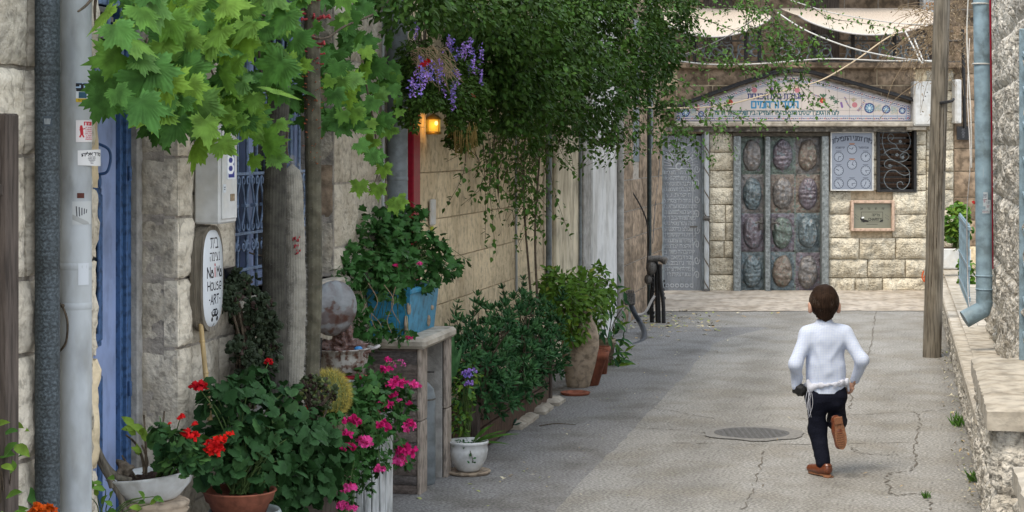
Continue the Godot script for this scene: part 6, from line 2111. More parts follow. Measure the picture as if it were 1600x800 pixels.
func cactus(called: String, label: String, base: Vector3, path: Array, r: float, ribs: int, hair: int, hairlen: float, m: Material, tipped := true, tone := 1.0) -> Node3D:
	var t := thing(called, label, "cactus", base)
	var pts := curve(path, 10)
	var n := ribs * 4
	var st := S(0)
	var last := pts.size() - 1
	var rad := func(i: int) -> float:
		var v := float(i) / last
		var k := r * (1.0 + 0.07 * noise.get_noise_1d(v * 900 + r * 9000)) * lerpf(1.1, 0.96, v)
		if tipped and v > 0.93: k *= sqrt(maxf(1.0 - pow((v - 0.93) / 0.07, 2), 0.0)) * 0.98 + 0.02
		return k
	var rings := []
	for i in last + 1:
		var row := PackedVector3Array()
		for k in n:
			var a := TAU * k / n
			var rr: float = rad.call(i) * (1.0 + 0.02 * cos(a * ribs))
			row.append(pts[i] + Vector3(sin(a) * rr, 0, cos(a) * rr))
		rings.append(row)
	for i in last:
		for k in n:
			var j := (k + 1) % n
			tri(st, rings[i][k], rings[i + 1][k], rings[i][j]); tri(st, rings[i][j], rings[i + 1][k], rings[i + 1][j])
	obj("stem", st, m, t)
	if hair > 0:
		var hs := S(-1)
		tri(hs, Vector3(-0.03, 0, 0), Vector3(0.0, 1, 0.12), Vector3(0.03, 0, 0))
		hs.generate_normals()
		var xs := []
		var tints := []
		for i in hair:
			var f := rng.randi() % (last + 1)
			var k := (rng.randi() % ribs) * 4
			if rng.randf() < 0.75: k += rng.randi() % 4
			var p: Vector3 = (rings[f][k % n] as Vector3).lerp(rings[mini(f + 1, last)][k % n], rng.randf()) + Vector3(rnd(-0.004, 0.004), rnd(-0.04, 0.04), rnd(-0.004, 0.004))
			var d: Vector3 = (p - (pts[f] as Vector3)) * Vector3(1, 0, 1)
			d = d.normalized() if d.length() > 0.001 else Vector3.UP
			xs.append(aim(p, d * 0.55 + Vector3(0, rnd(-0.9, 0.25), 0) + any_dir() * 0.6, any_dir(), hairlen * rnd(0.5, 1.1)))
			var c := rnd(0.75, 1.05) * tone
			tints.append(Color(c, c, c))
		many("hair", hs.commit(), M.hair, xs, t, tints)
	return t
func bud(parent: Node3D, p: Vector3, d: Vector3, l: float, m: Material) -> void:
	var st := S(0)
	tube(st, curve([p, p + d * l * 0.6, p + d * l + Vector3(0, 0.01 * l / 0.04, 0)], 3), l * 0.16, l * 0.12, 6)
	ball(st, p + d * l, Vector3.ONE * l * 0.17, 6)
	obj("flower", st, m, parent)

func cacti() -> void:
	M.hair = mat([C(0.40, 0.38, 0.34), C(0.50, 0.48, 0.44)], {"rough": 0.8, "scale": 5.0, "vcol": 1})
	M.hair.backlight_enabled = true
	M.hair.backlight = Color(0.4, 0.4, 0.4)
	var skin := mat([C(0.03, 0.028, 0.022), C(0.055, 0.052, 0.042), C(0.075, 0.071, 0.058)], {"seed": 251, "scale": 2.0})
	var skin1 := mat([C(0.16, 0.15, 0.12), C(0.27, 0.255, 0.21), C(0.33, 0.31, 0.26)], {"seed": 250, "scale": 2.0})
	var skin2 := mat([C(0.06, 0.056, 0.04), C(0.105, 0.099, 0.07), C(0.14, 0.13, 0.092)], {"seed": 252, "scale": 2.0, "stain": 0.7, "sscale": 2.0})
	var budm := mat([C(0.30, 0.03, 0.045), C(0.42, 0.06, 0.07)], {"seed": 253, "scale": 20.0})
	var budo := mat([C(0.30, 0.07, 0.03), C(0.42, 0.12, 0.05)], {"seed": 254, "scale": 20.0})
	var S0 := 340.0
	var b := P(430, 760, 348)
	var rel := func(px: float, py: float, s: float, o: Vector3) -> Vector3: return P(px, py, s) - o
	var t := cactus("column_cactus", "thick woolly column cactus behind the other two, nearest the blue grille", b, [rel.call(438, 760, 348, b), rel.call(434, 640, 346, b), rel.call(429, 480, 346, b), rel.call(428, 380, 348, b), rel.call(432, 220, 348, b), rel.call(438, 120, 348, b)], 0.05, 22, 9000, 0.015, skin, true, 0.2)
	tag(t, "thick woolly column cactus behind the other two, nearest the blue grille", "cactus", "column cacti against the wall")
	b = P(459, 760, S0)
	t = cactus("column_cactus", "pale woolly cactus with a rounded tip and pink buds, between the other two", b, [rel.call(454, 760, S0, b), rel.call(456, 640, S0, b), rel.call(460, 520, S0, b), rel.call(461, 420, S0, b), rel.call(456, 256, S0, b)], 0.0475, 24, 14000, 0.017, skin1)
	tag(t, "pale woolly cactus with a rounded tip and pink buds, between the other two", "cactus", "column cacti against the wall")
	for k in 16:
		var p := Vector3(rnd(0.0, 0.035), P(0, rnd(366, 402), S0).y - b.y, 0.0)
		bud(t, p + Vector3(0, 0, 0.048), Vector3(rnd(0, 0.6), rnd(-0.1, 0.2), 1).normalized(), rnd(0.015, 0.024), budm)
	b = P(489, 760, 333)
	t = cactus("column_cactus", "tall slim ribbed cactus rising out of the photo, red flowers up its stem", b, [rel.call(484, 760, 333, b), rel.call(486, 600, 333, b), rel.call(490, 420, 333, b), rel.call(488, 120, 333, b), rel.call(488, -60, 333, b), rel.call(488, -200, 333, b)], 0.037, 12, 5000, 0.011, skin2, false)
	tag(t, "tall slim ribbed cactus rising out of the photo, red flowers up its stem", "cactus", "column cacti against the wall")
	for k in 46:
		var y := rnd(-20, 100)
		var a := rnd(-1.7, 1.9)
		var d := Vector3(sin(a), rnd(-0.15, 0.2), cos(a))
		bud(t, rel.call(488.5, y, 333, b) + d * 0.036, d, rnd(0.02, 0.05) if y < 70 else rnd(0.012, 0.022), budm)
	for k in 46:
		var a := rnd(-1.4, 1.7)
		var d := Vector3(sin(a), rnd(-0.1, 0.1), cos(a))
		bud(t, rel.call(488.5, rnd(100, 262), 333, b) + d * 0.036, d, rnd(0.009, 0.015), budo)
	# a shared bed of soil in an old tub, out of sight behind the geraniums
	var tub := thing("cactus_tub", "dark tub of earth at the feet of the column cacti", "tub", Vector3(P(462, 0, 340).x, 0, -3000.0 / 338))
	var st := S()
	lathe(st, [Vector2(0.0, 0.0), Vector2(0.15, 0.0), Vector2(0.19, 0.36), Vector2(0.2, 0.38), Vector2(0.18, 0.38), Vector2(0.0, 0.36)], 28)
	obj("tub", st, M.wood_dark, tub)
	st = S()
	tube(st, [rel.call(474, 434, 336, tub.position), rel.call(486, 441, 325, tub.position), rel.call(499, 434, 322, tub.position), rel.call(502, 424, 328, tub.position)], 0.004)
	obj("plastic_tie", st, M.white, tub)
	var br := thing("dead_branch", "bare dead brown branch caught between the woolly cacti", "branch", P(440, 445, 322))
	st = S()
	tube(st, curve([Vector3.ZERO, P(425, 400, 322) - br.position, P(412, 360, 322) - br.position, P(408, 336, 322) - br.position], 6), 0.011, 0.006)
	tube(st, curve([P(425, 400, 322) - br.position, P(400, 398, 322) - br.position, P(372, 388, 330) - br.position], 5), 0.006, 0.003)
	obj("branch", st, M.bark, br)
	# round golden cactus
	var bc := thing("barrel_cactus", "round barrel cactus bristling with yellow spines before the tall cactus", "cactus", P(514, 652, 322))
	st = S(0)
	var body := S(0)
	ball(body, Vector3(0, 0.11, 0), Vector3(0.096, 0.112, 0.096), 24)
	obj("body", body, mat([C(0.10, 0.13, 0.04), C(0.16, 0.18, 0.05)], {"seed": 255, "scale": 6.0}), bc)
	var hs := S(-1)
	tri(hs, Vector3(-0.035, 0, 0), Vector3(0.0, 1, 0.0), Vector3(0.035, 0, 0))
	hs.generate_normals()
	var xs := []
	for i in 3600:
		var a := float(rng.randi() % 22) / 22 * TAU + rnd(-0.05, 0.05)
		var q := rnd(-0.9, 0.98)
		var d := Vector3(sin(a) * sqrt(1 - q * q), q, cos(a) * sqrt(1 - q * q))
		xs.append(aim(Vector3(0, 0.11, 0) + d * Vector3(0.096, 0.112, 0.096), d + any_dir() * 0.75, any_dir(), rnd(0.02, 0.038)))
	var ym := mat([C(0.42, 0.34, 0.06), C(0.60, 0.50, 0.12)], {"scale": 9.0})
	many("spines", hs.commit(), ym, xs, bc)
	var bp := thing("cactus_pot", "clay pot under the yellow barrel cactus, mostly hidden by geranium", "pot", Vector3(bc.position.x, 0, bc.position.z))
	st = S()
	lathe(st, [Vector2(0.0, 0.0), Vector2(0.09, 0.0), Vector2(0.12, bc.position.y - 0.02), Vector2(0.125, bc.position.y + 0.01), Vector2(0.11, bc.position.y), Vector2(0.0, bc.position.y)], 28)
	obj("pot", st, M.clay, bp)

func rosette(n: int, w: float, open: float) -> ArrayMesh:   # a whorl of leaves at a shoot's tip
	var st := S(0)
	for i in n:
		var a := i * 2.4
		var t := float(i) / n
		var tilt := lerpf(1.25, 0.25, t) * open
		var len := lerpf(1.0, 0.5, t)
		var b := Basis(Vector3.UP, a) * Basis(Vector3.RIGHT, tilt)
		for s in [-1.0, 1.0]:
			var q := [Vector3.ZERO, Vector3(s * w * 0.42, 0.4, 0.0), Vector3(s * w * 0.5, 0.7, -0.02), Vector3(0, 1, -0.06), Vector3(0, 0.5, -0.08)]
			for f in [[0, 1, 4], [1, 2, 4], [2, 3, 4]]:
				tri_out(st, b * (q[f[0]] * len), b * (q[f[1]] * len), b * (q[f[2]] * len), b * Vector3(0, 0.2, -1))
	st.generate_normals()
	return st.commit()
func fat_leaf() -> ArrayMesh:
	var st := S(0)
	ball(st, Vector3(0, 0.5, 0), Vector3(0.36, 0.5, 0.13), 8)
	st.generate_normals()
	return st.commit()

func near_plants() -> void:
	# jade plant
	var o := P(385, 640, 352)
	var t := thing("jade_plant", "dark jade plant of fleshy leaf rosettes under the window grille", "plant", o)
	var spots := []
	for q in [[355, 470, 0.05], [385, 455, 0.07], [405, 480, 0.06], [365, 505, 0.06], [395, 520, 0.07], [418, 545, 0.055], [375, 545, 0.05], [410, 575, 0.05], [350, 490, 0.04], [425, 510, 0.04], [390, 590, 0.05], [372, 440, 0.04]]:
		spots.append([P(q[0], q[1], rnd(345, 362)) - o, Vector3(q[2], q[2] * 1.05, q[2]), q[2] * q[2]])
	var xs := []
	for i in 420:
		var b: Array = spots[rng.randi() % spots.size()]
		var d := in_ball()
		var c: Vector3 = b[0] + d * b[1]
		var ax := (d + Vector3(0.1, 0.5, 0.6)).normalized()
		for k in 5: xs.append(aim(c, (ax + any_dir() * 1.0).normalized(), ax, rnd(0.024, 0.038)))
	pieces("leaf", [fat_leaf()], M.succulent, xs, t)
	stems(t, Vector3(0, 0, 0), xs, 26, 0.009, M.bark)
	var jp := thing("jade_pot", "grey pot at the foot of the jade plant, in shade behind the geranium", "pot", Vector3(o.x, 0, o.z))
	var st := S()
	lathe(st, [Vector2(0.0, 0.0), Vector2(0.09, 0.0), Vector2(0.13, o.y), Vector2(0.135, o.y + 0.02), Vector2(0.12, o.y + 0.01), Vector2(0.0, o.y)], 28)
	obj("pot", st, M.cement, jp)
	# succulent at the foot of the tall cactus
	o = P(492, 650, 346)
	t = thing("rosette_succulent", "brownish green rosette succulent in front of the tall cactus", "plant", o + Vector3(0, 0, 0.06))
	xs = []
	for i in 46:
		var d := in_ball() * Vector3(0.11, 0.085, 0.06)
		var c := Vector3(0, 0.1, 0) + d
		var ax := (d * 8 + Vector3(0, 0.6, 0.7)).normalized()
		for k in 7: xs.append(aim(c, (ax * 0.55 + any_dir()).normalized(), ax, rnd(0.02, 0.032)))
	pieces("leaf", [fat_leaf()], [M.succulent[1], M.succulent[2], M.succulent[1], leafmat(C(0.11, 0.13, 0.045), 0.15, 0.4)], xs, t)
	stems(t, Vector3(0, -0.02, 0), xs, 20, 0.006, M.bark)
	# big red geranium
	o = P(374, 770, 380)
	t = thing("red_geranium", "big bushy geranium with round dark leaves and red flowers in the terracotta bowl", "plant", o)
	var blobs := []
	for q in [[385, 650, 375, 0.14], [430, 640, 365, 0.14], [350, 690, 380, 0.12], [400, 710, 378, 0.15], [450, 700, 365, 0.15], [480, 690, 355, 0.13], [335, 720, 385, 0.09], [430, 745, 370, 0.12], [480, 745, 360, 0.11], [510, 700, 345, 0.1], [350, 620, 380, 0.09], [395, 600, 370, 0.09], [500, 760, 345, 0.09], [515, 730, 342, 0.08], [470, 660, 352, 0.1], [455, 770, 360, 0.1]]:
		blobs.append([P(q[0], q[1], q[2]) - o, Vector3(q[3], q[3], q[3]) * 0.95, q[3] * q[3]])
	xs = cloud(blobs, 1050, Vector2(0.036, 0.075), 0.9, 0.5, 0.5, 0.5)
	pieces("leaf", L.round, M.geranium, xs, t, "foliage")
	stems(t, Vector3.ZERO, xs, 70, 0.0035, M.stem)
	for q in [[311, 607, 392, 0.03, 0], [420, 566, 360, 0.016, 0], [475, 643, 340, 0.024, 0], [519, 679, 325, 0.022, 0], [527, 708, 322, 0.022, 0], [432, 655, 352, 0.015, 1]]:
		bloom(t, P(q[0], q[1], q[2]) - o, Vector3(rnd(-0.05, 0.1), 0.12, 0), q[3], M.petal_red, 18)
	# small geranium, twigs and litter in the white bowl
	o = P(258, 750, 410)
	t = thing("small_geranium", "small geranium with bright red blooms growing in the tilted white bowl", "plant", o)
	blobs = []
	for q in [[270, 690, 0.08], [295, 700, 0.08], [255, 685, 0.05], [305, 720, 0.05], [285, 720, 0.07], [245, 672, 0.035], [262, 715, 0.05]]:
		blobs.append([P(q[0], q[1], rnd(408, 425)) - o, Vector3(q[2], q[2] * 0.85, q[2]) * 0.8, q[2] * q[2]])
	xs = cloud(blobs, 230, Vector2(0.028, 0.055), 0.9, 0.6, 0.4, 0.3)
	pieces("leaf", L.round, M.geranium + [leafmat(C(0.07, 0.16, 0.045), 0.45)], xs, t)
	stems(t, Vector3.ZERO, xs, 40, 0.003, M.stem)
	for q in [[298, 682, 0.026], [335, 696, 0.03], [344, 690, 0.024], [330, 708, 0.024], [283, 652, 0.012], [303, 664, 0.007], [360, 678, 0.012], [290, 680, 0.018], [305, 662, 0.008], [265, 662, 0.006], [339, 703, 0.022]]:
		bloom(t, P(q[0], q[1], 425) - o, Vector3(0.03, 0.06, 0.03), q[2], M.petal_scarlet + [M.petal_red[0]], 14)
	o = P(226, 742, 412)
	t = thing("bare_twigs", "bare brown twigs with fresh lime leaves sprouting from the white bowl", "plant", o)
	st = S()
	for q in [[[226, 742], [222, 715], [212, 692], [196, 680]], [[228, 742], [228, 700], [225, 648]], [[256, 742], [253, 690], [257, 642]], [[212, 748], [202, 730], [190, 712]], [[224, 740], [230, 722], [222, 695]]]:
		var pts := []
		for k in q: pts.append(P(k[0], k[1], 412) - o + Vector3(0, 0, rnd(-0.01, 0.01)))
		st = S()
		tube(st, curve(pts, 4), 0.0065, 0.0035, 6)
		obj("twig", st, M.bark, t)
	for q in [[214, 668], [220, 680], [212, 680], [225, 672], [231, 680], [217, 712], [222, 706], [210, 664], [232, 690]]:
		put("leaf", L.oval[0], M.bright[2], t, aim(P(q[0], q[1], 414) - o, Vector3(rnd(-1, 1), rnd(0.0, 0.9), 0.3), Vector3(rnd(-0.3, 0.3), 0.5, 1), rnd(0.045, 0.06)))
	t = thing("wood_chunk", "rough brown chunk of rotten wood lying in the white bowl", "wood", P(194, 736, 414))
	st = S()
	ball(st, Vector3(0, 0.01, 0), Vector3(0.036, 0.028, 0.03), 22, 1.2)
	obj("chunk", st, M.dirt, t)
	# pink geranium in the tub
	o = G(577, 812) + Vector3(0, 0.54, 0)
	t = thing("pink_geranium", "sprawling ivy-leaved geranium with magenta flower heads in the whitewashed tub", "plant", o)
	blobs = []
	for q in [[575, 620, 312, 0.1], [610, 615, 300, 0.1], [560, 660, 318, 0.11], [600, 660, 306, 0.09], [540, 690, 322, 0.11], [580, 700, 316, 0.09], [550, 730, 322, 0.09], [530, 750, 326, 0.08], [625, 640, 298, 0.06], [610, 690, 300, 0.07], [545, 640, 318, 0.09], [590, 590, 304, 0.07], [560, 590, 308, 0.07], [520, 770, 328, 0.07], [628, 715, 294, 0.05], [585, 720, 314, 0.06], [515, 720, 328, 0.09], [555, 560, 304, 0.06], [530, 665, 326, 0.08], [510, 745, 330, 0.07], [535, 785, 326, 0.06], [570, 760, 318, 0.04], [505, 690, 332, 0.07]]:
		blobs.append([P(q[0], q[1], q[2]) - o, Vector3(q[3], q[3], q[3]), q[3] * q[3]])
	xs = cloud(blobs, 1500, Vector2(0.03, 0.056), 0.9, 0.5, 0.5, 0.4)
	pieces("leaf", [L.ivy[0], L.round[0], L.ivy[1], L.round[1]], M.ivy, xs, t, "foliage")
	stems(t, Vector3.ZERO, xs, 90, 0.003, M.stem)
	for q in [[603, 578, 26], [616, 600, 36], [602, 635, 34], [598, 665, 30], [648, 603, 26], [640, 669, 30], [635, 706, 40], [624, 722, 34], [594, 734, 24], [545, 766, 30], [534, 792, 30], [549, 660, 34], [569, 690, 32], [540, 680, 26], [542, 700, 32], [630, 598, 20], [639, 631, 14], [616, 618, 20], [624, 626, 12], [551, 795, 18], [524, 690, 18], [606, 562, 16], [640, 662, 22], [545, 715, 18]]:
		bloom(t, P(q[0], q[1], 334 if q[0] < 560 else (326 if q[0] < 600 else 306)) - o, Vector3(rnd(-0.06, 0.06), rnd(-0.05, 0.1), 0), q[2] / 2.0 / 290 * 0.58, M.petal_pink, 16)
	for q in [[611, 567], [626, 565], [630, 570], [616, 572]]:
		bloom(t, P(q[0], q[1], 296) - o, Vector3(0.05, 0.2, 0), 0.014, [leafmat(C(0.68, 0.12, 0.40), 0.5, 0.6)], 7)
	# ivy geranium over the blue planter
	o = P(622, 440, 280)
	t = thing("ivy_geranium", "glossy ivy geranium filling and overhanging the bright blue planter", "plant", o)
	blobs = []
	for q in [[590, 380, 280, 0.14], [630, 370, 276, 0.15], [665, 390, 272, 0.13], [620, 415, 284, 0.13], [580, 420, 286, 0.13], [680, 420, 268, 0.1], [545, 400, 290, 0.1], [530, 430, 292, 0.08], [600, 340, 278, 0.09], [640, 335, 274, 0.09], [705, 415, 262, 0.07], [655, 440, 274, 0.08], [560, 350, 284, 0.08], [550, 470, 292, 0.07], [545, 505, 292, 0.07], [580, 520, 290, 0.09], [605, 505, 288, 0.05], [560, 540, 292, 0.06], [630, 525, 288, 0.05], [720, 408, 260, 0.04], [520, 390, 290, 0.06], [520, 410, 292, 0.08], [545, 430, 294, 0.09], [610, 455, 290, 0.07], [560, 480, 294, 0.06]]:
		blobs.append([P(q[0], q[1], q[2]) - o, Vector3(q[3], q[3] * 0.85, q[3]), q[3] * q[3]])
	xs = cloud(blobs, 1700, Vector2(0.034, 0.064), 0.9, 0.6, 0.5, 0.35)
	pieces("leaf", L.ivy, M.ivy, xs, t, "foliage")
	stems(t, Vector3.ZERO, xs, 80, 0.003, M.stem)
	st = S()
	for q in [[[575, 442], [590, 470], [580, 495], [590, 520]], [[600, 445], [615, 470], [605, 500], [612, 520]], [[618, 448], [612, 480], [625, 505]], [[560, 445], [572, 480], [590, 500], [596, 510]]]:
		var pts := []
		for k in q: pts.append(P(k[0], k[1], 292) - o)
		st = S()
		tube(st, curve(pts, 5), 0.003, 0.002, 5)
		obj("dry_stem", st, M.dry, t)
	for q in [[540, 452, 18], [655, 412, 8], [617, 415, 8], [640, 528, 9]]: bloom(t, P(q[0], q[1], 292) - o, Vector3.ZERO, q[2] / 2.0 / 290, M.petal_pink, 10)
	# little plant in the white pot with broad swords
	o = on_ground(732, 743, 0.19)
	t = thing("pot_lily", "low plant with a few broad green blades in the white glazed pot", "plant", o)
	for q in [[0.20, 0.10, 0.26], [0.16, 0.12, 0.20], [0.10, 0.13, 0.17], [0.24, 0.06, 0.2]]:
		put("blade", L.sword[0] if q[0] > 0.15 else L.long[0], M.bright[1], t, aim(Vector3(0.02, -0.01, 0), Vector3(q[0], q[1], 0.04), Vector3(-0.3, 1, 0.4), q[2] * 1.1))
	xs = cloud([[Vector3(-0.01, 0.0, 0.02), Vector3(0.085, 0.025, 0.085), 1.0]], 120, Vector2(0.015, 0.03), 0.3, 1.0, 0.2)
	pieces("leaf", L.oval, M.shrub, xs, t)
	st = S()
	tube(st, curve([Vector3(0.0, 0.0, 0.09), Vector3(0.02, -0.05, 0.125), Vector3(0.03, -0.09, 0.118)], 5), 0.002)
	obj("trailing_stem", st, M.bark, t)
	for k in 6: put("leaf", L.oval[0], M.shrub[0], t, aim(Vector3(0.02 + rnd(-0.02, 0.03), -0.05 - rnd(0, 0.05), 0.125), any_dir(), Vector3(0, 0.3, 1), 0.022))
	# plants at the photo's lower left corner
	o = P(10, 900, 470)
	t = thing("corner_plant", "bright green leafy plant at the photo's bottom left corner", "plant", o)
	xs = []
	for i in 44:
		var p := P(rnd(-30, 42), rnd(650, 820), rnd(455, 500)) - o
		if p.x > 0.075 and p.y > 0.3: p.x -= 0.06
		xs.append(aim(p, Vector3(rnd(-0.4, 1), rnd(-0.6, 0.6), 0.3), Vector3(rnd(-0.3, 0.5), 0.8, 0.6), rnd(0.05, 0.085)))
	pieces("leaf", L.oval, M.bright + [M.grape[1]], xs, t)
	stems(t, Vector3.ZERO, xs, 16, 0.004, M.bark)
	o = P(66, 830, 470)
	t = thing("marigold", "orange-red marigold blooms at the foot of the dark downpipe", "flower", o)
	for q in [[60, 795, 0.02], [76, 797, 0.02], [52, 802, 0.016]]: bloom(t, P(q[0], q[1], 472) - o, Vector3.ZERO, q[2], [leafmat(C(0.62, 0.10, 0.01), 0.4, 0.6, 0.5)], 22)
	xs = cloud([[Vector3(-0.02, 0.0, 0), Vector3(0.07, 0.03, 0.04), 1.0]], 50, Vector2(0.02, 0.045), 0.6, 0.8, 0.3)
	pieces("leaf", L.long, M.bright, xs, t)
	o = P(160, 830, 432)
	t = thing("young_shoot", "young plant with pointed green leaves at the white downpipe's foot", "plant", o)
	xs = []
	for q in [[152, 775], [165, 765], [172, 778], [148, 762], [160, 755], [170, 745], [158, 788], [176, 790], [145, 780], [166, 800], [226, 780], [216, 785], [234, 788], [222, 795], [240, 776]]:
		xs.append(aim(P(q[0], q[1], 436) - o, Vector3(rnd(-1, 1), rnd(-0.2, 0.7), 0.4), Vector3(0, 0.7, 0.7), rnd(0.035, 0.055)))
	pieces("leaf", L.oval, M.bright, xs, t)
	stems(t, Vector3.ZERO, xs, 10, 0.003, M.stem)

func far_plants() -> void:
	# dark whorled shrubs in the wooden planter
	var groups := [
		["dense dark green shrub at the near end of the wooden planter", [[712, 560, 256, 0.15], [745, 560, 250, 0.24], [765, 520, 240, 0.2], [752, 600, 250, 0.2], [725, 520, 246, 0.12], [770, 620, 246, 0.14]]],
		["dense dark green shrub in the middle of the wooden planter", [[800, 560, 232, 0.24], [810, 515, 226, 0.2], [790, 600, 238, 0.2], [830, 560, 222, 0.2], [790, 490, 228, 0.1]]],
		["dense dark green shrub at the far end of the wooden planter, beside the jar", [[850, 540, 213, 0.22], [850, 500, 210, 0.17], [868, 565, 206, 0.13], [830, 590, 222, 0.14], [812, 475, 215, 0.1]]]]
	var ro := [rosette(11, 0.26, 1.0), rosette(9, 0.3, 0.8)]
	for g in groups:
		var c: Array = g[1][1]
		var o := P(c[0], c[1], c[2])
		o.y = 0.26
		var t := thing("whorled_shrub", g[0], "shrub", o, 0.0, "dark shrubs in the planter")
		var xs := []
		for b in g[1]:
			for i in int(b[3] * b[3] * 1500):
				var q := in_ball()
				if q.length() < 0.62: q = q.normalized() * rnd(0.62, 1)
				var p: Vector3 = P(b[0], b[1], b[2]) - o + q * b[3]
				xs.append(aim(p, (q + Vector3(0, 0.7, 0.25) + any_dir() * 0.25).normalized(), any_dir(), rnd(0.05, 0.085)))
		for k in 6:      # upright shoots that break the outline
			var b: Array = g[1][k % g[1].size()]
			var foot: Vector3 = P(b[0], b[1], b[2]) - o + Vector3(rnd(-1, 1) * b[3], b[3] * 0.8, rnd(-0.5, 1) * b[3])
			var lean := Vector3(rnd(-0.25, 0.25), 1, rnd(-0.2, 0.25))
			for j in 3: xs.append(aim(foot + lean * 0.045 * j, lean + any_dir() * 0.4, any_dir(), rnd(0.05, 0.08) * (1.0 - 0.08 * j)))
		pieces("leaf_whorl", ro, M.shrub, xs, t)
		stems(t, Vector3(0, -0.02, 0), xs, 60, 0.005, M.bark)
	# paler leafy plant with violet flowers beside the shelf
	var o := P(725, 690, 262)
	var t := thing("violet_plant", "light green plant with a few violet flowers between the shelf and the shrubs", "plant", o)
	var xs := cloud([[P(722, 620, 262) - o, Vector3(0.07, 0.14, 0.08), 1.0], [P(735, 585, 260) - o, Vector3(0.06, 0.09, 0.06), 0.6], [P(720, 660, 264) - o, Vector3(0.06, 0.08, 0.06), 0.5]], 240, Vector2(0.028, 0.05), 0.8, 0.7, 0.4)
	pieces("leaf", L.oval, M.bright + [M.shrub[1]], xs, t)
	stems(t, Vector3.ZERO, xs, 24, 0.003, M.stem)
	for q in [[737, 580], [732, 588], [728, 584], [733, 600]]:
		bloom(t, P(q[0], q[1], 270) - o, Vector3(0, 0.1, 0), 0.022, M.petal_violet, 12)
	for k in 5: put("blade", L.sword[0], M.shrub[1], t, aim(P(706, 600, 262) - o, Vector3(rnd(-0.2, 0.35), 1, 0.1), Vector3(0, 0.2, 1), rnd(0.24, 0.36)))
	var bx := thing("plant_box", "small reddish planter box at the end of the wooden planter, beside the white pot", "planter", on_ground(722, 688, 0.0) + Vector3(0, 0, -0.12), TURN + PI / 2)
	box("box", Vector3(0, 0.09, 0), Vector3(0.26, 0.18, 0.2), M.wood_brown, bx, 0.008)
	# blue-green rosette at the kerb
	o = on_ground(782, 672, 0.0)
	t = thing("blue_rosette_plant", "low blue-green leafy plant on the ground at the near kerb slab", "plant", o)
	xs = []
	for i in 22: xs.append(aim(Vector3(rnd(-0.08, 0.08), rnd(0.0, 0.13), rnd(-0.05, 0.05)), (any_dir() + Vector3(0, 0.5, 0.3)), any_dir(), rnd(0.05, 0.075)))
	pieces("leaf_whorl", ro, [leafmat(C(0.03, 0.085, 0.06), 0.2)], xs, t)
	# citrus-like plant over the jar
	o = P(900, 510, 198)
	t = thing("variegated_plant", "bright variegated leafy plant growing out of the big clay jar", "plant", o)
	xs = []
	for q in [[880, 470, 200, 0.2], [905, 460, 196, 0.2], [925, 480, 190, 0.16], [865, 450, 202, 0.13], [895, 510, 198, 0.13], [940, 455, 186, 0.12], [915, 520, 194, 0.09], [860, 425, 202, 0.06], [935, 425, 186, 0.07]]:
		for i in int(q[3] * q[3] * 11000):
			var d: Vector3 = in_ball() * q[3]
			var p: Vector3 = P(q[0], q[1], q[2]) - o + d
			xs.append(aim(p, d * 0.6 + any_dir() * 0.14 + Vector3(0, -0.03, 0), Vector3(rnd(-0.6, 0.6), 0.8, rnd(0, 0.8)), rnd(0.04, 0.075)))
	xs.shuffle()
	pieces("leaf", L.oval + [L.long[1]], M.bright + [leafmat(C(0.24, 0.29, 0.06), 0.6)], xs, t, "foliage")
	stems(t, Vector3.ZERO, xs, 34, 0.004, M.bark)
	o = P(942, 560, 178)
	t = thing("spear_leaf_plant", "slim spear-leaved plant in the terracotta pots by the white bay", "plant", o)
	xs = []
	for i in 170:
		var p := Vector3(rnd(-0.17, 0.19), rnd(-0.12, 0.68), rnd(-0.12, 0.14))
		if p.y > 0.2 and rng.randf() < 0.35: continue
		xs.append(aim(p, Vector3(p.x * 2.5 + rnd(-0.6, 0.6), rnd(-0.9, 0.6), 0.3), Vector3(rnd(-0.5, 0.5), 0.7, 0.6), rnd(0.08, 0.13)))
	pieces("leaf", [L.long[0]], M.bright + M.shrub, xs, t)
	stems(t, Vector3(0, -0.05, 0), xs, 30, 0.004, M.bark)
	st_flower(t, P(973, 588, 172) - o)
	st_flower(t, P(934, 488, 186) - o)
	# plant in the far white trough
	o = P(1492, 392, 126)
	t = thing("trough_plant", "bright green leafy plant with a red flower in the far white trough", "plant", o)
	xs = cloud([[P(1497, 352, 126) - o, Vector3(0.17, 0.24, 0.14), 1.0], [P(1500, 330, 124) - o, Vector3(0.1, 0.14, 0.1), 0.3], [P(1510, 425, 135) - o, Vector3(0.08, 0.2, 0.08), 0.3]], 420, Vector2(0.05, 0.085), 0.9, 0.6, 0.4)
	pieces("leaf", L.round, M.bright, xs, t, "foliage", 300)
	stems(t, Vector3.ZERO, xs, 24, 0.005, M.stem)
	bloom(t, P(1522, 317, 130) - o, Vector3.ZERO, 0.022, M.petal_red, 10)
func st_flower(t: Node3D, p: Vector3) -> void:
	put("flower_head", flower_head(0.026, 12, 0.022), mat([C(0.05, 0.006, 0.016)]), t, Transform3D(Basis.IDENTITY, p))

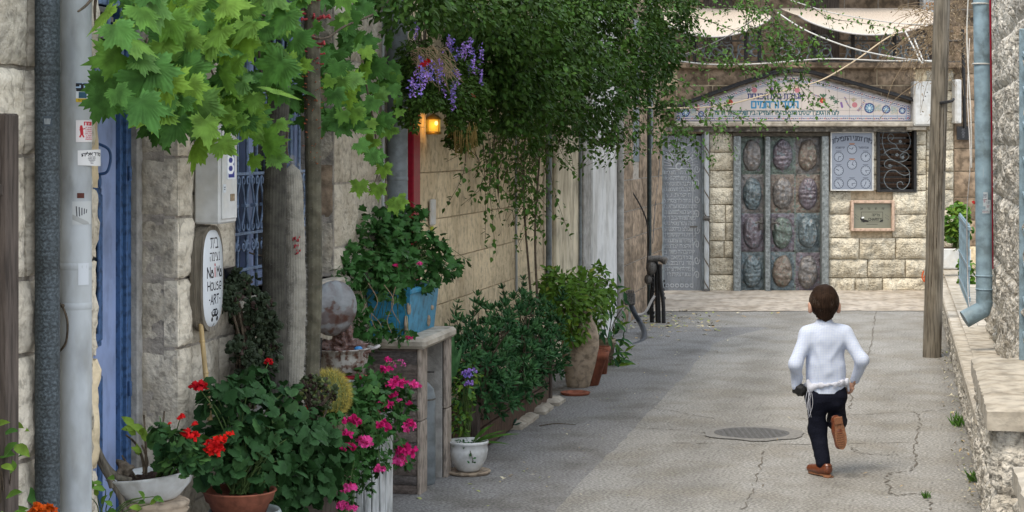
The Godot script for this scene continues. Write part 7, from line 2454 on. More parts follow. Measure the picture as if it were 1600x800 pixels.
func grape_vine() -> void:
	var t := thing("grape_vine", "grape vine of broad bright green leaves trained along the near house front", "vine", W(-2.9, 0, 8.6))
	var o := t.position
	# canes
	var st := S()
	for q in [[[640, -60, 262], [600, 10, 275], [540, 40, 300], [500, 60, 330], [430, 30, 350], [360, 10, 375], [270, -10, 400], [180, -20, 430]], [[270, 5, 410], [300, 60, 400], [330, 110, 395], [350, 160, 392], [356, 220, 392]], [[260, -10, 410], [285, 50, 402], [310, 75, 398]], [[150, -10, 432], [135, 8, 436], [122, 18, 440]], [[230, 60, 415], [218, 100, 418], [212, 130, 418], [202, 140, 418]], [[410, 30, 355], [405, 90, 352], [418, 150, 350]], [[560, 50, 290], [570, 120, 285], [585, 200, 280], [590, 270, 278], [575, 300, 278]], [[150, -5, 440], [148, 20, 440], [150, 48, 440]], [[450, 200, 345], [448, 230, 345], [452, 252, 345]]]:
		var pts := []
		for k in q: pts.append(P(k[0], k[1], (VX - k[0]) / 2.74) - o)
		tube(st, curve(pts, 6), 0.006, 0.0035, 6)
	obj("canes", st, M.bark, t)
	# leaves: lower edge of the curtain (pixels of the photograph) by position along it
	var low := [[150, 140], [175, 168], [205, 185], [235, 200], [265, 215], [300, 262], [340, 250], [372, 205], [400, 268], [425, 262], [445, 180], [470, 165], [505, 195], [540, 235], [575, 275], [605, 235], [632, 205], [648, 150]]
	var xs := []
	var put_leaf := func(px: float, py: float, size: float, inner: float) -> void:
		var s := (VX - px) / (rnd(2.5, 2.68) + 0.14 * inner)
		var p := P(px, py, s) - o
		var face := Vector3(rnd(-0.75, 0.9), rnd(-0.1, 1.0), rnd(0.35, 1.1))
		var tip := Vector3(rnd(-0.75, 0.75), rnd(-1.0, 0.05), rnd(0.0, 0.5))
		xs.append(aim(p, tip, face, size))
	for q in [[195, 45], [240, 20], [205, 85], [250, 75], [290, 20], [300, 95], [215, 170], [262, 150], [300, 165], [325, 200], [262, 190], [310, 235], [380, 190], [405, 250], [375, 105], [360, 60], [335, 30], [420, 20], [345, 130], [400, 60], [430, 110], [425, 160], [395, 150], [280, 120], [235, 130], [330, 70], [270, 40], [455, 40], [450, 110]]:
		put_leaf.call(q[0] + rnd(-8, 8), q[1] - 22 + rnd(-8, 8), rnd(0.12, 0.165), 0.0)
	var tries := 0
	while xs.size() < 235 and tries < 3000:
		tries += 1
		var px := rnd(172, 628)
		var py := rnd(-70, 285)
		var lim := 0.0
		for i in low.size() - 1:
			if px >= low[i][0] and px <= low[i + 1][0]: lim = lerpf(low[i][1], low[i + 1][1], (px - low[i][0]) / (low[i + 1][0] - low[i][0]))
		if py > lim - 22 or (px > 572 and py < 108): continue
		if px < 215 and py > 20 and rng.randf() < 0.45: continue
		if px > 455 and px < 518 and rng.randf() < 0.88: continue
		put_leaf.call(px, py, rnd(0.07, 0.145) if px < 460 else rnd(0.06, 0.115), rnd(0, 1))
	pieces("leaf", L.grape, M.grape, xs, t)
	# leaves deeper in the curtain
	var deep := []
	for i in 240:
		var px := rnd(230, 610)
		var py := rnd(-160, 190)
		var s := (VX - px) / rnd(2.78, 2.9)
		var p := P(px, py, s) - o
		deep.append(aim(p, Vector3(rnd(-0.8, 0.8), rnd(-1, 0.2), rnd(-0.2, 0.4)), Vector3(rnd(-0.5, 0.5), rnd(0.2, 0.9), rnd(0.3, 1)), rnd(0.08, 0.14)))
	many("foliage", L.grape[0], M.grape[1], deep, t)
	# dark low sprigs
	var sp := []
	for q in [[165, 130], [185, 120], [180, 150], [165, 155], [562, 295], [590, 300], [620, 320], [600, 268], [615, 325]]:
		put("leaf", L.grape[rng.randi() % 6], M.grape[1 if q[0] < 300 else 2], t, aim(P(q[0], q[1] - 14, (VX - q[0]) / 2.7) - o, Vector3(rnd(-0.5, 0.5), -1, 0.2), Vector3(rnd(-0.3, 0.3), 0.4, 0.9), 0.12 if q[0] < 300 else 0.09))

# a creeping twig: tube and leaves along it
func spray(st: SurfaceTool, xs: Array, tints: Array, pts: Array, r: float, per: float, size: Vector2, side := 0.05) -> void:
	var path := curve(pts, 8)
	tube(st, path, r, r * 0.35, 5, false)
	for i in path.size() - 1:
		var a: Vector3 = path[i]
		var b: Vector3 = path[i + 1]
		var n := (b - a).length() * per
		while rng.randf() < n:
			n -= 1
			var p := a.lerp(b, rng.randf()) + any_dir() * side * rng.randf()
			xs.append(aim(p, (any_dir() + Vector3(0, -0.35, 0) + (b - a).normalized() * 0.4), Vector3(rnd(-0.5, 0.5), 0.8, rnd(0, 0.8)), rnd(size.x, size.y)))
			var k := rnd(0.75, 1.45)
			tints.append(Color(k * rnd(0.9, 1.25), k, k * 0.9))

func gap(xs: Array, o: Vector3) -> Array:   # the growth is cut back round the lantern
	return xs.filter(func(x: Transform3D) -> bool:
		var g: Vector3 = x.origin + o
		var q := Vector2(800.0 + F * g.x / -g.z, 225.0 + (EYE - g.y) * F / -g.z) - Vector2(676, 194)
		return absf(q.x) > 22 or absf(q.y) > 21)
func creeper() -> void:
	# violet-flowered trailing plant over the red door
	var o := P(690, 150, 245)
	var t := thing("violet_trailing_plant", "bushy trailing plant with violet flower spikes hanging over the crimson door", "plant", o)
	var blobs := []
	for q in [[655, 170, 250, 0.14], [690, 160, 246, 0.2], [725, 150, 240, 0.16], [665, 120, 250, 0.16], [705, 110, 245, 0.15], [730, 190, 238, 0.13], [745, 140, 236, 0.1], [715, 215, 240, 0.09], [650, 90, 252, 0.12], [740, 215, 236, 0.06]]:
		blobs.append([P(q[0], q[1], (VX - q[0]) / 2.72) - o, Vector3(q[3], q[3] * 0.9, q[3]), q[3] * q[3]])
	var xs := gap(cloud(blobs, 11000, Vector2(0.02, 0.036), 0.8, 0.5, 0.4, 0.3), o)
	var tints := []
	for i in xs.size():
		var k := rnd(0.6, 1.3)
		tints.append(Color(k * 1.1, k, k * 0.85))
	many("foliage", L.oval[0], M.creeper, xs, t, tints)
	stems(t, Vector3(-0.1, 0.05, -0.1), xs, 120, 0.003, M.bark)
	for i in 42:
		var q: Array = [[648, 155], [690, 125], [670, 120], [715, 135], [735, 120], [655, 120], [650, 60], [720, 95], [705, 75], [730, 85], [745, 95], [700, 150], [755, 130], [715, 165], [660, 135]][i % 15]
		var p := P(q[0] + rnd(-9, 9), q[1] + rnd(-9, 9), (VX - q[0]) / rnd(2.52, 2.6)) - o
		var st := S(-1)
		for k in 16:
			var c := Vector3(rnd(-0.012, 0.012), k * 0.006, rnd(-0.012, 0.012))
			var x := aim(c, any_dir(), any_dir(), 0.017)
			tri(st, x * Vector3(-0.4, 0, 0), x * Vector3(0, 1, 0), x * Vector3(0.4, 0, 0))
		obj("flower_spike", st, M.petal_violet[i % 2], t, Transform3D(Basis(Vector3.BACK, rnd(-0.3, 0.3)), p))
	for q in [[663, 100], [668, 97], [660, 104], [738, 150]]: bloom(t, P(q[0], q[1], (VX - q[0]) / 2.55) - o, Vector3(0, 0.1, 0), 0.016, M.petal_red, 8)
	var sd := S(0)
	for i in 60:
		var a := P(rnd(640, 690), rnd(75, 105), 284) - o
		tube(sd, curve([a, a + Vector3(rnd(0.0, 0.06), 0.0, 0.03), a + Vector3(rnd(0.02, 0.14), rnd(-0.16, -0.06), 0.04)], 3), 0.0028, 0.0015, 4, false)
	obj("dry_stalks", sd, M.dry, t)
	# hanging dry golden fringe below
	sd = S(0)
	for i in 90:
		var a := P(rnd(705, 745), rnd(190, 215), rnd(252, 262)) - o
		tube(sd, [a, a + Vector3(rnd(-0.02, 0.02), rnd(-0.16, -0.04), rnd(-0.02, 0.02))], 0.0022, 0.001, 4, false)
	obj("dry_fringe", sd, mat([C(0.16, 0.11, 0.03), C(0.26, 0.18, 0.05)], {"scale": 9.0}), t)
	# the great creeper hanging over the lane
	o = P(880, 60, 200)
	t = thing("jasmine_creeper", "huge dark green creeper hanging in a mass over the middle of the lane", "creeper", o)
	blobs = []
	for q in [[680, -15, 225, 0.26], [690, -20, 232, 0.2], [730, 10, 222, 0.24], [770, 70, 214, 0.22], [800, 70, 205, 0.5], [780, 10, 210, 0.5], [790, 190, 214, 0.14], [815, 215, 205, 0.16], [1050, 10, 165, 0.3], [1030, 60, 168, 0.35], [860, 60, 195, 0.55], [840, 140, 200, 0.42], [900, 130, 190, 0.5], [930, 50, 185, 0.55], [960, 140, 180, 0.4], [1000, 70, 175, 0.45], [1010, 130, 172, 0.3], [880, -20, 195, 0.6], [980, -10, 178, 0.55], [785, 120, 212, 0.24], [800, 150, 205, 0.3], [1045, 40, 168, 0.3], [930, 195, 186, 0.2], [880, 200, 192, 0.22], [985, 195, 178, 0.16], [1035, 100, 168, 0.2], [960, 215, 182, 0.12], [640, 5, 235, 0.25], [1040, 170, 168, 0.12]]:
		blobs.append([P(q[0], q[1], maxf(q[2], (VX - q[0]) / 2.62)) - o, Vector3(q[3] * 0.9, q[3] * 0.85, q[3] * 1.1), pow(q[3], 2.2)])
	xs = cloud(blobs, 62000, Vector2(0.03, 0.058), 0.55, 0.7, 0.3, 0.4).filter(func(x: Transform3D) -> bool: return noise.get_noise_3dv((x.origin + Vector3(9, 3, 5)) * 260) > lerpf(-0.1, 0.1, smoothstep(-0.3, 0.9, x.origin.x)) or x.origin.y > 0.5)
	xs = gap(xs, o)
	tints = []
	for x in xs:
		var p: Vector3 = x.origin
		var k := rnd(0.6, 1.25) * (1.0 + 0.5 * noise.get_noise_3dv(p * 160))
		tints.append(Color(k * rnd(0.9, 1.15), k, k * 0.9))
	many("foliage", L.oval[0], M.creeper, xs, t, tints)
	var st := S(0)
	var sx := []
	var tn := []
	# trunk and limbs up the honey wall
	for q in [[[838, 560, 215], [826, 420, 206], [818, 300, 205], [822, 200, 204], [840, 100, 200]], [[845, 560, 214], [836, 380, 204], [842, 260, 200], [850, 150, 198], [880, 60, 195]], [[850, 150, 198], [910, 110, 188], [980, 70, 178]], [[840, 100, 200], [780, 60, 210], [720, 30, 222]], [[776, 240, 214], [778, 300, 212], [770, 350, 212]]]:
		var pts := []
		for k in q: pts.append(P(k[0], k[1], k[2]) - o)
		tube(st, curve(pts, 7), 0.010, 0.006, 7)
	obj("trunk", st, M.bark, t)
	st = S(0)
	# hanging sprays on the wall
	for i in 44:
		var px := rnd(725, 858)
		var a := P(px, rnd(170, 235), (VX - px) / rnd(2.7, 2.9)) - o
		var l := rnd(0.2, 0.85) * (0.55 if px < 740 else 1.0)
		spray(st, sx, tn, [a, a + Vector3(rnd(-0.08, 0.08), -l * 0.5, rnd(0, 0.1)), a + Vector3(rnd(-0.2, 0.2), -l, rnd(0, 0.15))], 0.003, 36, Vector2(0.026, 0.05), 0.06)
	for i in 20:
		var a := P(rnd(800, 850), rnd(230, 330), rnd(200, 208)) - o
		spray(st, sx, tn, [a, a + Vector3(rnd(-0.2, 0.1), rnd(-0.1, 0.05), 0.06), a + Vector3(rnd(-0.35, 0.25), rnd(-0.35, -0.05), 0.08)], 0.003, 30, Vector2(0.026, 0.05), 0.06)
	# ragged lower edge
	for i in 90:
		var px := rnd(760, 1055)
		var a := P(px, rnd(140, 215), F / lerpf(14.0, 17.8, (px - 760) / 295.0) * rnd(0.95, 1.05)) - o
		var l := rnd(0.12, 0.42)
		spray(st, sx, tn, [a, a + Vector3(rnd(-0.1, 0.12), -l * 0.6, rnd(0, 0.1)), a + Vector3(rnd(-0.15, 0.25), -l, rnd(0, 0.15))], 0.0028, 42, Vector2(0.026, 0.052), 0.06)
	# airy branches reaching out to the right
	for q in [
		[[1000, 20, 160], [1080, 25, 152], [1140, 45, 147], [1200, 60, 143], [1255, 95, 140]], [[1040, 60, 160], [1100, 90, 152], [1150, 100, 148], [1215, 150, 143], [1245, 215, 140]], [[1130, -20, 148], [1190, 20, 144], [1230, 70, 141], [1256, 120, 140]],
		[[1010, 110, 165], [1070, 130, 158], [1120, 165, 152], [1175, 190, 149], [1185, 195, 149]], [[1040, 140, 165], [1080, 165, 160], [1110, 190, 156], [1120, 200, 155]], [[1150, -30, 147], [1175, 30, 144], [1195, 85, 142], [1205, 130, 141], [1200, 150, 141]],
		[[1060, 10, 156], [1095, 50, 152], [1115, 80, 150], [1160, 110, 147]], [[1180, -20, 144], [1215, 30, 142], [1220, 90, 141], [1260, 150, 139], [1276, 180, 139]], [[1120, -40, 150], [1155, 10, 147], [1180, 60, 145], [1190, 100, 144]],
		[[1020, 150, 168], [1050, 190, 164], [1075, 215, 162]], [[990, 180, 174], [1020, 210, 170], [1045, 225, 168]], [[1230, -20, 140], [1290, 25, 136], [1340, 35, 133], [1400, 45, 130]], [[1050, -20, 158], [1100, 10, 152], [1160, 15, 147], [1230, 20, 143]], [[1200, 20, 143], [1240, 60, 141], [1262, 110, 140]], [[1170, 40, 145], [1200, 50, 144], [1240, 55, 142], [1290, 70, 139]], [[1205, 60, 143], [1215, 100, 142], [1240, 140, 141], [1225, 160, 141]]]:
		var pts := []
		for k in q: pts.append(P(k[0], k[1], k[2]) - o)
		spray(st, sx, tn, pts, 0.006, 46, Vector2(0.03, 0.062), 0.13)
		var path := curve(pts, 5)
		for k in 7:
			var a: Vector3 = path[rng.randi() % path.size()]
			spray(st, sx, tn, [a, a + Vector3(rnd(-0.05, 0.15), rnd(-0.15, 0.06), rnd(-0.1, 0.1)), a + Vector3(rnd(-0.1, 0.35), rnd(-0.42, 0.1), rnd(-0.2, 0.2))], 0.0028, 38, Vector2(0.028, 0.056), 0.05)
	obj("twigs", st, M.bark, t).set_meta("kind", "stuff")
	for i in tn.size(): tn[i] = tn[i] * 1.35
	many("leaves", L.oval[1], M.creeper, sx, t, tn)
	# dry vine tangled round the pole's top
	o = P(1470, 60, 165)
	t = thing("dry_vine", "tangle of dry brown vine round the top of the wooden pole", "vine", o)
	st = S(0)
	var dry := []
	for i in 150:
		var a := Vector3(rng.randfn() * 0.14 + 0.0, rng.randfn() * 0.18 + 0.05, rng.randfn() * 0.1 + 0.08)
		var e := a + Vector3(rnd(-0.42, 0.24), rnd(-0.42, 0.16), rnd(-0.1, 0.1))
		tube(st, curve([a, a.lerp(e, 0.5) + Vector3(rnd(-0.08, 0.08), rnd(0.0, 0.1), 0), e], 4), 0.0032, 0.0018, 4, false)
		for k in 6: dry.append(aim(a.lerp(e, rng.randf()) + any_dir() * 0.03, any_dir(), any_dir(), rnd(0.018, 0.036)))
	for q in [[[1440, 60], [1400, 120], [1388, 148], [1386, 160]], [[1455, 50], [1438, 100], [1428, 150]], [[1450, 70], [1420, 90], [1400, 92]], [[1480, 70], [1500, 110], [1506, 150]]]:
		var pts := []
		for k in q: pts.append(P(k[0], k[1], 160) - o)
		tube(st, curve(pts, 6), 0.003, 0.002, 4, false)
	obj("stems", st, M.dry, t)
	many("dry_leaves", L.oval[0], mat([C(0.26, 0.18, 0.10), C(0.46, 0.36, 0.24)], {"scale": 6.0}), dry, t)

func wires() -> void:
	var lay := func(label: String, pts: Array, r: float, m: Material, drop := 0.0) -> void:
		var a := P(pts[0][0], pts[0][1], pts[0][2])
		var t := thing("overhead_wire", label, "wire", a)
		var st := S(0)
		var q := []
		for k in pts: q.append(P(k[0], k[1], k[2]) - a)
		tube(st, curve(q, 8) if q.size() > 2 else sag(q[0], q[1], drop), r, -1.0, 6)
		obj("wire", st, m, t)
	lay.call("thick beige cord sloping up from the creeper across the tiled gable sign", [[870, 108, 190], [930, 155, 170], [1020, 168, 150], [1120, 166, 140], [1190, 150, 136], [1255, 134, 132], [1290, 122, 130], [1340, 92, 128], [1385, 60, 127], [1450, 25, 126]], 0.0085, M.rope)
	lay.call("white cable swinging low along the terrace railing to the pole", [[1030, 90, 122], [1100, 100, 124], [1180, 100, 126], [1290, 92, 128], [1380, 95, 132], [1462, 95, 160]], 0.010, M.wire)
	lay.call("pale cable descending from the right sun sheet to the pole", [[1215, 20, 128], [1260, 48, 130], [1330, 75, 132], [1400, 90, 140], [1462, 97, 162]], 0.010, M.wire)
	lay.call("thin grey wire from the top of the photo down to the dry vine", [[1235, 0, 128], [1300, 20, 132], [1400, 36, 145], [1465, 38, 165]], 0.006, M.wire)
	lay.call("thin dark wire running through the creeper towards the roof", [[860, 55, 190], [960, 80, 170], [1040, 92, 150], [1130, 60, 140], [1200, 15, 132]], 0.006, M.iron)
	lay.call("short white cable forking down beside the pole's left", [[1415, 50, 150], [1428, 75, 152], [1438, 95, 154], [1442, 95, 154], [1428, 60, 152]], 0.009, M.wire)
	lay.call("thin grey wire dangling before the blue downpipe", [[1515, 60, 190], [1512, 150, 195], [1516, 250, 200], [1511, 330, 200], [1512, 430, 200], [1515, 480, 203], [1528, 508, 205]], 0.004, M.iron_grey)
	lay.call("pale wire hanging close along the blue downpipe's left side", [[1514, -20, 195], [1511, 60, 196], [1517, 180, 200], [1518, 262, 201]], 0.006, M.wire)
	lay.call("black cable hanging down the wall of the brown corner house", [[988, 300, 142], [1000, 320, 141], [1010, 345, 140], [1014, 380, 139], [1010, 420, 139]], 0.009, M.black)
	lay.call("thin cable up the corner house left of the silver door", [[1034, 200, 127], [1030, 260, 128], [1024, 320, 130], [1020, 380, 133]], 0.006, M.iron)

# ================================================================ the boy
# bones: [a, b, radius at a, radius at b, squash (optional: >1 flattens that axis)]; joined by a smooth minimum and meshed as surface nets
func nets(st: SurfaceTool, bones: Array, cell: float, k: float, wrinkle := 0.0, wf := Vector3(300, 300, 300), cut = null) -> void:
	var lo := Vector3.INF
	var hi := -Vector3.INF
	for b in bones:
		var r: float = maxf(b[2], b[3]) + 0.02
		lo = lo.min((b[0] as Vector3).min(b[1]) - Vector3.ONE * r)
		hi = hi.max((b[0] as Vector3).max(b[1]) + Vector3.ONE * r)
	var nx := int((hi.x - lo.x) / cell) + 2
	var ny := int((hi.y - lo.y) / cell) + 2
	var nz := int((hi.z - lo.z) / cell) + 2
	var sum := PackedFloat32Array()
	sum.resize(nx * ny * nz)
	for b in bones:
		var a: Vector3 = b[0]
		var ab: Vector3 = (b[1] as Vector3) - a
		var sq: Vector3 = b[4] if b.size() > 4 else Vector3.ONE
		var l2 := maxf((ab * sq).length_squared(), 1e-9)
		var r0: float = b[2]
		var r1: float = b[3]
		var m := maxf(r0, r1) + 2.2 / k + cell
		var c0 := Vector3i(((a.min(b[1]) - Vector3.ONE * m - lo) / cell).floor()).clamp(Vector3i.ZERO, Vector3i(nx - 1, ny - 1, nz - 1))
		var c1 := Vector3i(((a.max(b[1]) + Vector3.ONE * m - lo) / cell).ceil()).clamp(Vector3i.ZERO, Vector3i(nx - 1, ny - 1, nz - 1))
		var abq := ab * sq
		for z in range(c0.z, c1.z + 1):
			for y in range(c0.y, c1.y + 1):
				for x in range(c0.x, c1.x + 1):
					var v := (lo + Vector3(x, y, z) * cell - a) * sq
					var t := clampf(v.dot(abq) / l2, 0.0, 1.0)
					var d := (v - abq * t).length() - lerpf(r0, r1, t)
					sum[(z * ny + y) * nx + x] += exp(-k * d)
	var f := PackedFloat32Array()
	f.resize(sum.size())
	for z in nz:
		for y in ny:
			for x in nx:
				var i := (z * ny + y) * nx + x
				var d := -log(sum[i]) / k if sum[i] > 1e-12 else 1.0
				if wrinkle > 0 and absf(d) < 0.04:
					var p := lo + Vector3(x, y, z) * cell
					d += wrinkle * noise.get_noise_3dv(p * wf)
				f[i] = d
	var ids := {}
	var vs := PackedVector3Array()
	var corner := [Vector3i(0, 0, 0), Vector3i(1, 0, 0), Vector3i(0, 1, 0), Vector3i(1, 1, 0), Vector3i(0, 0, 1), Vector3i(1, 0, 1), Vector3i(0, 1, 1), Vector3i(1, 1, 1)]
	var edges := [[0, 1], [2, 3], [4, 5], [6, 7], [0, 2], [1, 3], [4, 6], [5, 7], [0, 4], [1, 5], [2, 6], [3, 7]]
	var off := PackedInt32Array()
	for c in corner: off.append((c.z * ny + c.y) * nx + c.x)
	for z in nz - 1:
		for y in ny - 1:
			for x in nx - 1:
				var i := (z * ny + y) * nx + x
				var inside := 0
				for c in 8:
					if f[i + off[c]] < 0: inside += 1
				if inside == 0 or inside == 8: continue
				var p := Vector3.ZERO
				var n := 0
				for e in edges:
					var d0 := f[i + off[e[0]]]
					var d1 := f[i + off[e[1]]]
					if (d0 < 0) != (d1 < 0):
						p += Vector3(corner[e[0]]).lerp(Vector3(corner[e[1]]), d0 / (d0 - d1))
						n += 1
				ids[i] = vs.size()
				vs.append(lo + (Vector3(x, y, z) + p / n) * cell)
	st.set_smooth_group(0)
	var step := [1, nx, nx * ny]
	for i in ids:
		for ax in 3:
			var j: int = i + step[ax]
			if j >= f.size() or (f[i] < 0) == (f[j] < 0): continue
			var u: int = step[(ax + 1) % 3]
			var v: int = step[(ax + 2) % 3]
			if not (ids.has(i - u) and ids.has(i - v) and ids.has(i - u - v)): continue
			var q := [vs[ids[i]], vs[ids[i - u]], vs[ids[i - u - v]], vs[ids[i - v]]]
			if cut != null and cut.call((q[0] + q[2]) / 2.0): continue
			var dir := Vector3.ZERO
			dir[ax] = 1.0 if f[i] < 0 else -1.0
			tri_out(st, q[0], q[1], q[2], dir); tri_out(st, q[0], q[2], q[3], dir)

func boy() -> void:
	var base := G(1288, 743)
	base.y = gh(base.x, base.z)
	var t := thing("person", "small boy running up the lane, back turned, white shirt and dark trousers", "person", base)
	var skin := StandardMaterial3D.new()
	skin.albedo_color = lin(0.50, 0.29, 0.21)
	skin.roughness = 0.55
	skin.subsurf_scatter_enabled = true
	skin.subsurf_scatter_strength = 0.08
	# joints, metres; +x to his right hand (he faces away), +z towards the camera
	var head := Vector3(-0.002, 1.008, -0.005)
	var neck := Vector3(0.0, 0.905, 0.008)
	var sl := Vector3(-0.102, 0.835, 0.01)
	var sr := Vector3(0.118, 0.84, 0.005)
	var el := Vector3(-0.182, 0.665, 0.075)
	var er := Vector3(0.208, 0.69, 0.08)
	var wl := Vector3(-0.158, 0.552, 0.0)
	var wr := Vector3(0.178, 0.553, -0.01)
	var chest := Vector3(0.004, 0.77, 0.0)
	var waist := Vector3(0.008, 0.60, 0.0)
	var hipl := Vector3(-0.046, 0.47, 0.0)
	var hipr := Vector3(0.062, 0.475, 0.0)
	var kl := Vector3(-0.036, 0.275, -0.03)
	var al := Vector3(-0.010, 0.075, 0.01)
	var kr := Vector3(0.098, 0.30, -0.13)
	var ar := Vector3(0.068, 0.325, 0.085)
	# the body in one skin, under the clothes
	var bones := [
		[head + Vector3(0, 0.02, 0.012), head + Vector3(0, 0.0, -0.012), 0.079, 0.075, Vector3(1.05, 0.92, 0.95)], [head + Vector3(0, -0.03, -0.03), head + Vector3(0, -0.058, -0.055), 0.055, 0.032, Vector3(1.0, 1, 1)],
		[neck + Vector3(0, 0.05, -0.004), neck + Vector3(0, -0.07, 0.0), 0.037, 0.044], [chest + Vector3(-0.05, 0.05, 0), chest + Vector3(0.05, 0.05, 0), 0.06, 0.06], [chest, waist, 0.075, 0.068, Vector3(0.85, 1, 1.2)],
		[waist, (hipl + hipr) / 2, 0.068, 0.075, Vector3(0.85, 1, 1.15)], [chest + Vector3(-0.03, 0.06, 0), sl, 0.045, 0.036], [chest + Vector3(0.03, 0.06, 0), sr, 0.045, 0.036],
		[sl, el, 0.033, 0.025], [el, wl, 0.025, 0.019], [sr, er, 0.033, 0.025], [er, wr, 0.025, 0.019],
		[hipl, kl, 0.055, 0.038], [kl, al, 0.036, 0.024], [hipr, kr, 0.055, 0.038], [kr, ar, 0.036, 0.024],
		[head + Vector3(-0.080, -0.028, 0.01), head + Vector3(-0.080, -0.004, 0.016), 0.008, 0.011, Vector3(1.5, 1, 1)], [head + Vector3(0.080, -0.028, 0.01), head + Vector3(0.080, -0.004, 0.016), 0.008, 0.011, Vector3(1.5, 1, 1)],
	]
	var st := S(0)
	var in_head := func(p: Vector3) -> bool: return p.y > 0.885
	nets(st, bones, 0.011, 90.0, 0.0, Vector3.ONE, func(p: Vector3) -> bool: return p.y > 0.885 or p.distance_to(wl) < 0.0 )
	# head with a face on the far side: brow, nose, cheeks, lips, chin
	var hb := bones.slice(0, 4).map(func(b): return b.duplicate())
	for b in [[head + Vector3(0, -0.004, -0.083), head + Vector3(0, -0.022, -0.098), 0.008, 0.011], [head + Vector3(-0.034, -0.03, -0.062), head + Vector3(-0.03, -0.034, -0.06), 0.024, 0.024], [head + Vector3(0.034, -0.03, -0.062), head + Vector3(0.03, -0.034, -0.06), 0.024, 0.024], [head + Vector3(-0.014, -0.046, -0.087), head + Vector3(0.014, -0.046, -0.087), 0.006, 0.006], [head + Vector3(-0.012, -0.054, -0.085), head + Vector3(0.012, -0.054, -0.085), 0.006, 0.006], [head + Vector3(-0.034, 0.014, -0.07), head + Vector3(0.034, 0.014, -0.07), 0.013, 0.013], bones[16], bones[17]]: hb.append(b)
	for sg in [-1.0, 1.0]:      # rims of the ears
		for k in 6:
			var a0 := -2.0 + k * 0.7
			hb.append([head + Vector3(sg * 0.084, -0.018 + 0.023 * sin(a0), 0.012 + 0.014 * cos(a0)), head + Vector3(sg * 0.084, -0.018 + 0.023 * sin(a0 + 0.7), 0.012 + 0.014 * cos(a0 + 0.7)), 0.0045, 0.0045])
	var hs := S(0)
	nets(st, hb, 0.0045, 150.0, 0.0, Vector3.ONE, func(p: Vector3) -> bool: return p.y < 0.885)
	# hands: palm, four fingers, thumb
	var hand := func(w: Vector3, along_: Vector3, side: Vector3, back: Vector3, curl: float) -> void:
		var fb := [[w, w + along_ * 0.035, 0.015, 0.016], [w + along_ * 0.03 + side * 0.014, w + along_ * 0.052 + side * 0.016, 0.011, 0.009], [w + along_ * 0.03 - side * 0.014, w + along_ * 0.05 - side * 0.016, 0.011, 0.009]]
		for k in 4:
			var root := w + along_ * 0.05 + side * (0.0175 - 0.0118 * k)
			var len: float = [0.030, 0.035, 0.033, 0.026][k]
			var p := root
			for j in 3:
				var ang: float = curl * (0.5 + j * 0.75)
				var d := along_ * cos(ang) - back * sin(ang)
				var q: Vector3 = p + d * len * [0.42, 0.33, 0.25][j]
				fb.append([p, q, 0.0058 - 0.0005 * j, 0.0054 - 0.0005 * j])
				p = q
		var tr := w + along_ * 0.018 + side * 0.018
		fb.append([tr, tr + (side * 0.8 + along_ * 0.6).normalized() * 0.02, 0.0075, 0.0065])
		fb.append([tr + (side * 0.8 + along_ * 0.6).normalized() * 0.02, tr + (side * 0.8 + along_ * 0.6).normalized() * 0.02 + (side * 0.2 + along_ - back * 0.6).normalized() * 0.02, 0.0065, 0.0055])
		nets(st, fb, 0.0032, 420.0)
	hand.call(wl + Vector3(0.004, -0.012, -0.005), Vector3(0.25, -0.85, -0.35).normalized(), Vector3(0.55, 0.4, -0.7).normalized(), Vector3(-0.75, 0.1, 0.6).normalized(), 0.75)
	hand.call(wr + Vector3(-0.006, -0.010, -0.006), Vector3(-0.35, -0.75, -0.45).normalized(), Vector3(-0.55, 0.5, -0.6).normalized(), Vector3(0.75, 0.1, 0.6).normalized(), 0.85)
	obj("body", st, skin, t)
	st = S(0)
	for sg in [-1.0, 1.0]: ball(st, head + Vector3(sg * 0.031, 0.0, -0.078), Vector3(0.011, 0.008, 0.008), 10)
	obj("eyes", st, M.white, t)
	# hair: short, dark brown, cut above the ears
	var hm := mat([C(0.010, 0.006, 0.004), C(0.024, 0.014, 0.009), C(0.045, 0.026, 0.017)], {"seed": 261, "scale": 22.0, "flat": 0.12, "rough": 0.75, "spec": 0.2, "world": false})
	st = S(0)
	nets(st, [[head + Vector3(0, 0.028, 0.014), head + Vector3(0, 0.016, -0.012), 0.086, 0.081, Vector3(1.04, 0.92, 0.95)], [head + Vector3(0, -0.01, 0.038), head + Vector3(0, -0.062, 0.036), 0.068, 0.046, Vector3(0.92, 1, 1.1)], [head + Vector3(-0.074, 0.0, 0.004), head + Vector3(-0.074, -0.012, 0.004), 0.012, 0.008], [head + Vector3(0.074, 0.0, 0.004), head + Vector3(0.074, -0.012, 0.004), 0.012, 0.008]], 0.005, 130.0, 0.004, Vector3(2600, 900, 2600), func(p: Vector3) -> bool: return p.z < -0.045 and p.y < head.y + 0.035 or p.y < head.y - 0.098 + 0.55 * absf(p.x - head.x))
	var scalp := obj("hair", st, hm, t)
	var lock := S(0)
	for i in 1500:
		var d := any_dir()
		if d.y < -0.55 or (d.z < -0.4 and d.y < 0.4): continue
		var p := head + Vector3(0, 0.016, 0.012) + d * Vector3(0.081, 0.09, 0.087)
		var swirl := (Vector3(0, -1, 0.0) + Vector3(0.25, 0, 0) * sin(d.y * 5) + any_dir() * 0.3)
		swirl = (swirl - d * swirl.dot(d)).normalized()
		tube(lock, [p, p + swirl * 0.014 + d * 0.004, p + swirl * 0.031 + d * 0.002], 0.0034, 0.0006, 4, false)
	obj("locks", lock, mat([C(0.02, 0.011, 0.007), C(0.05, 0.03, 0.019), C(0.075, 0.046, 0.03)], {"seed": 262, "scale": 14.0, "rough": 0.6, "world": false}), scalp).set_meta("kind", "stuff")
	# shirt: white with a fine blue check
	var im := blank(96, 96, Color(0.78, 0.81, 0.87))
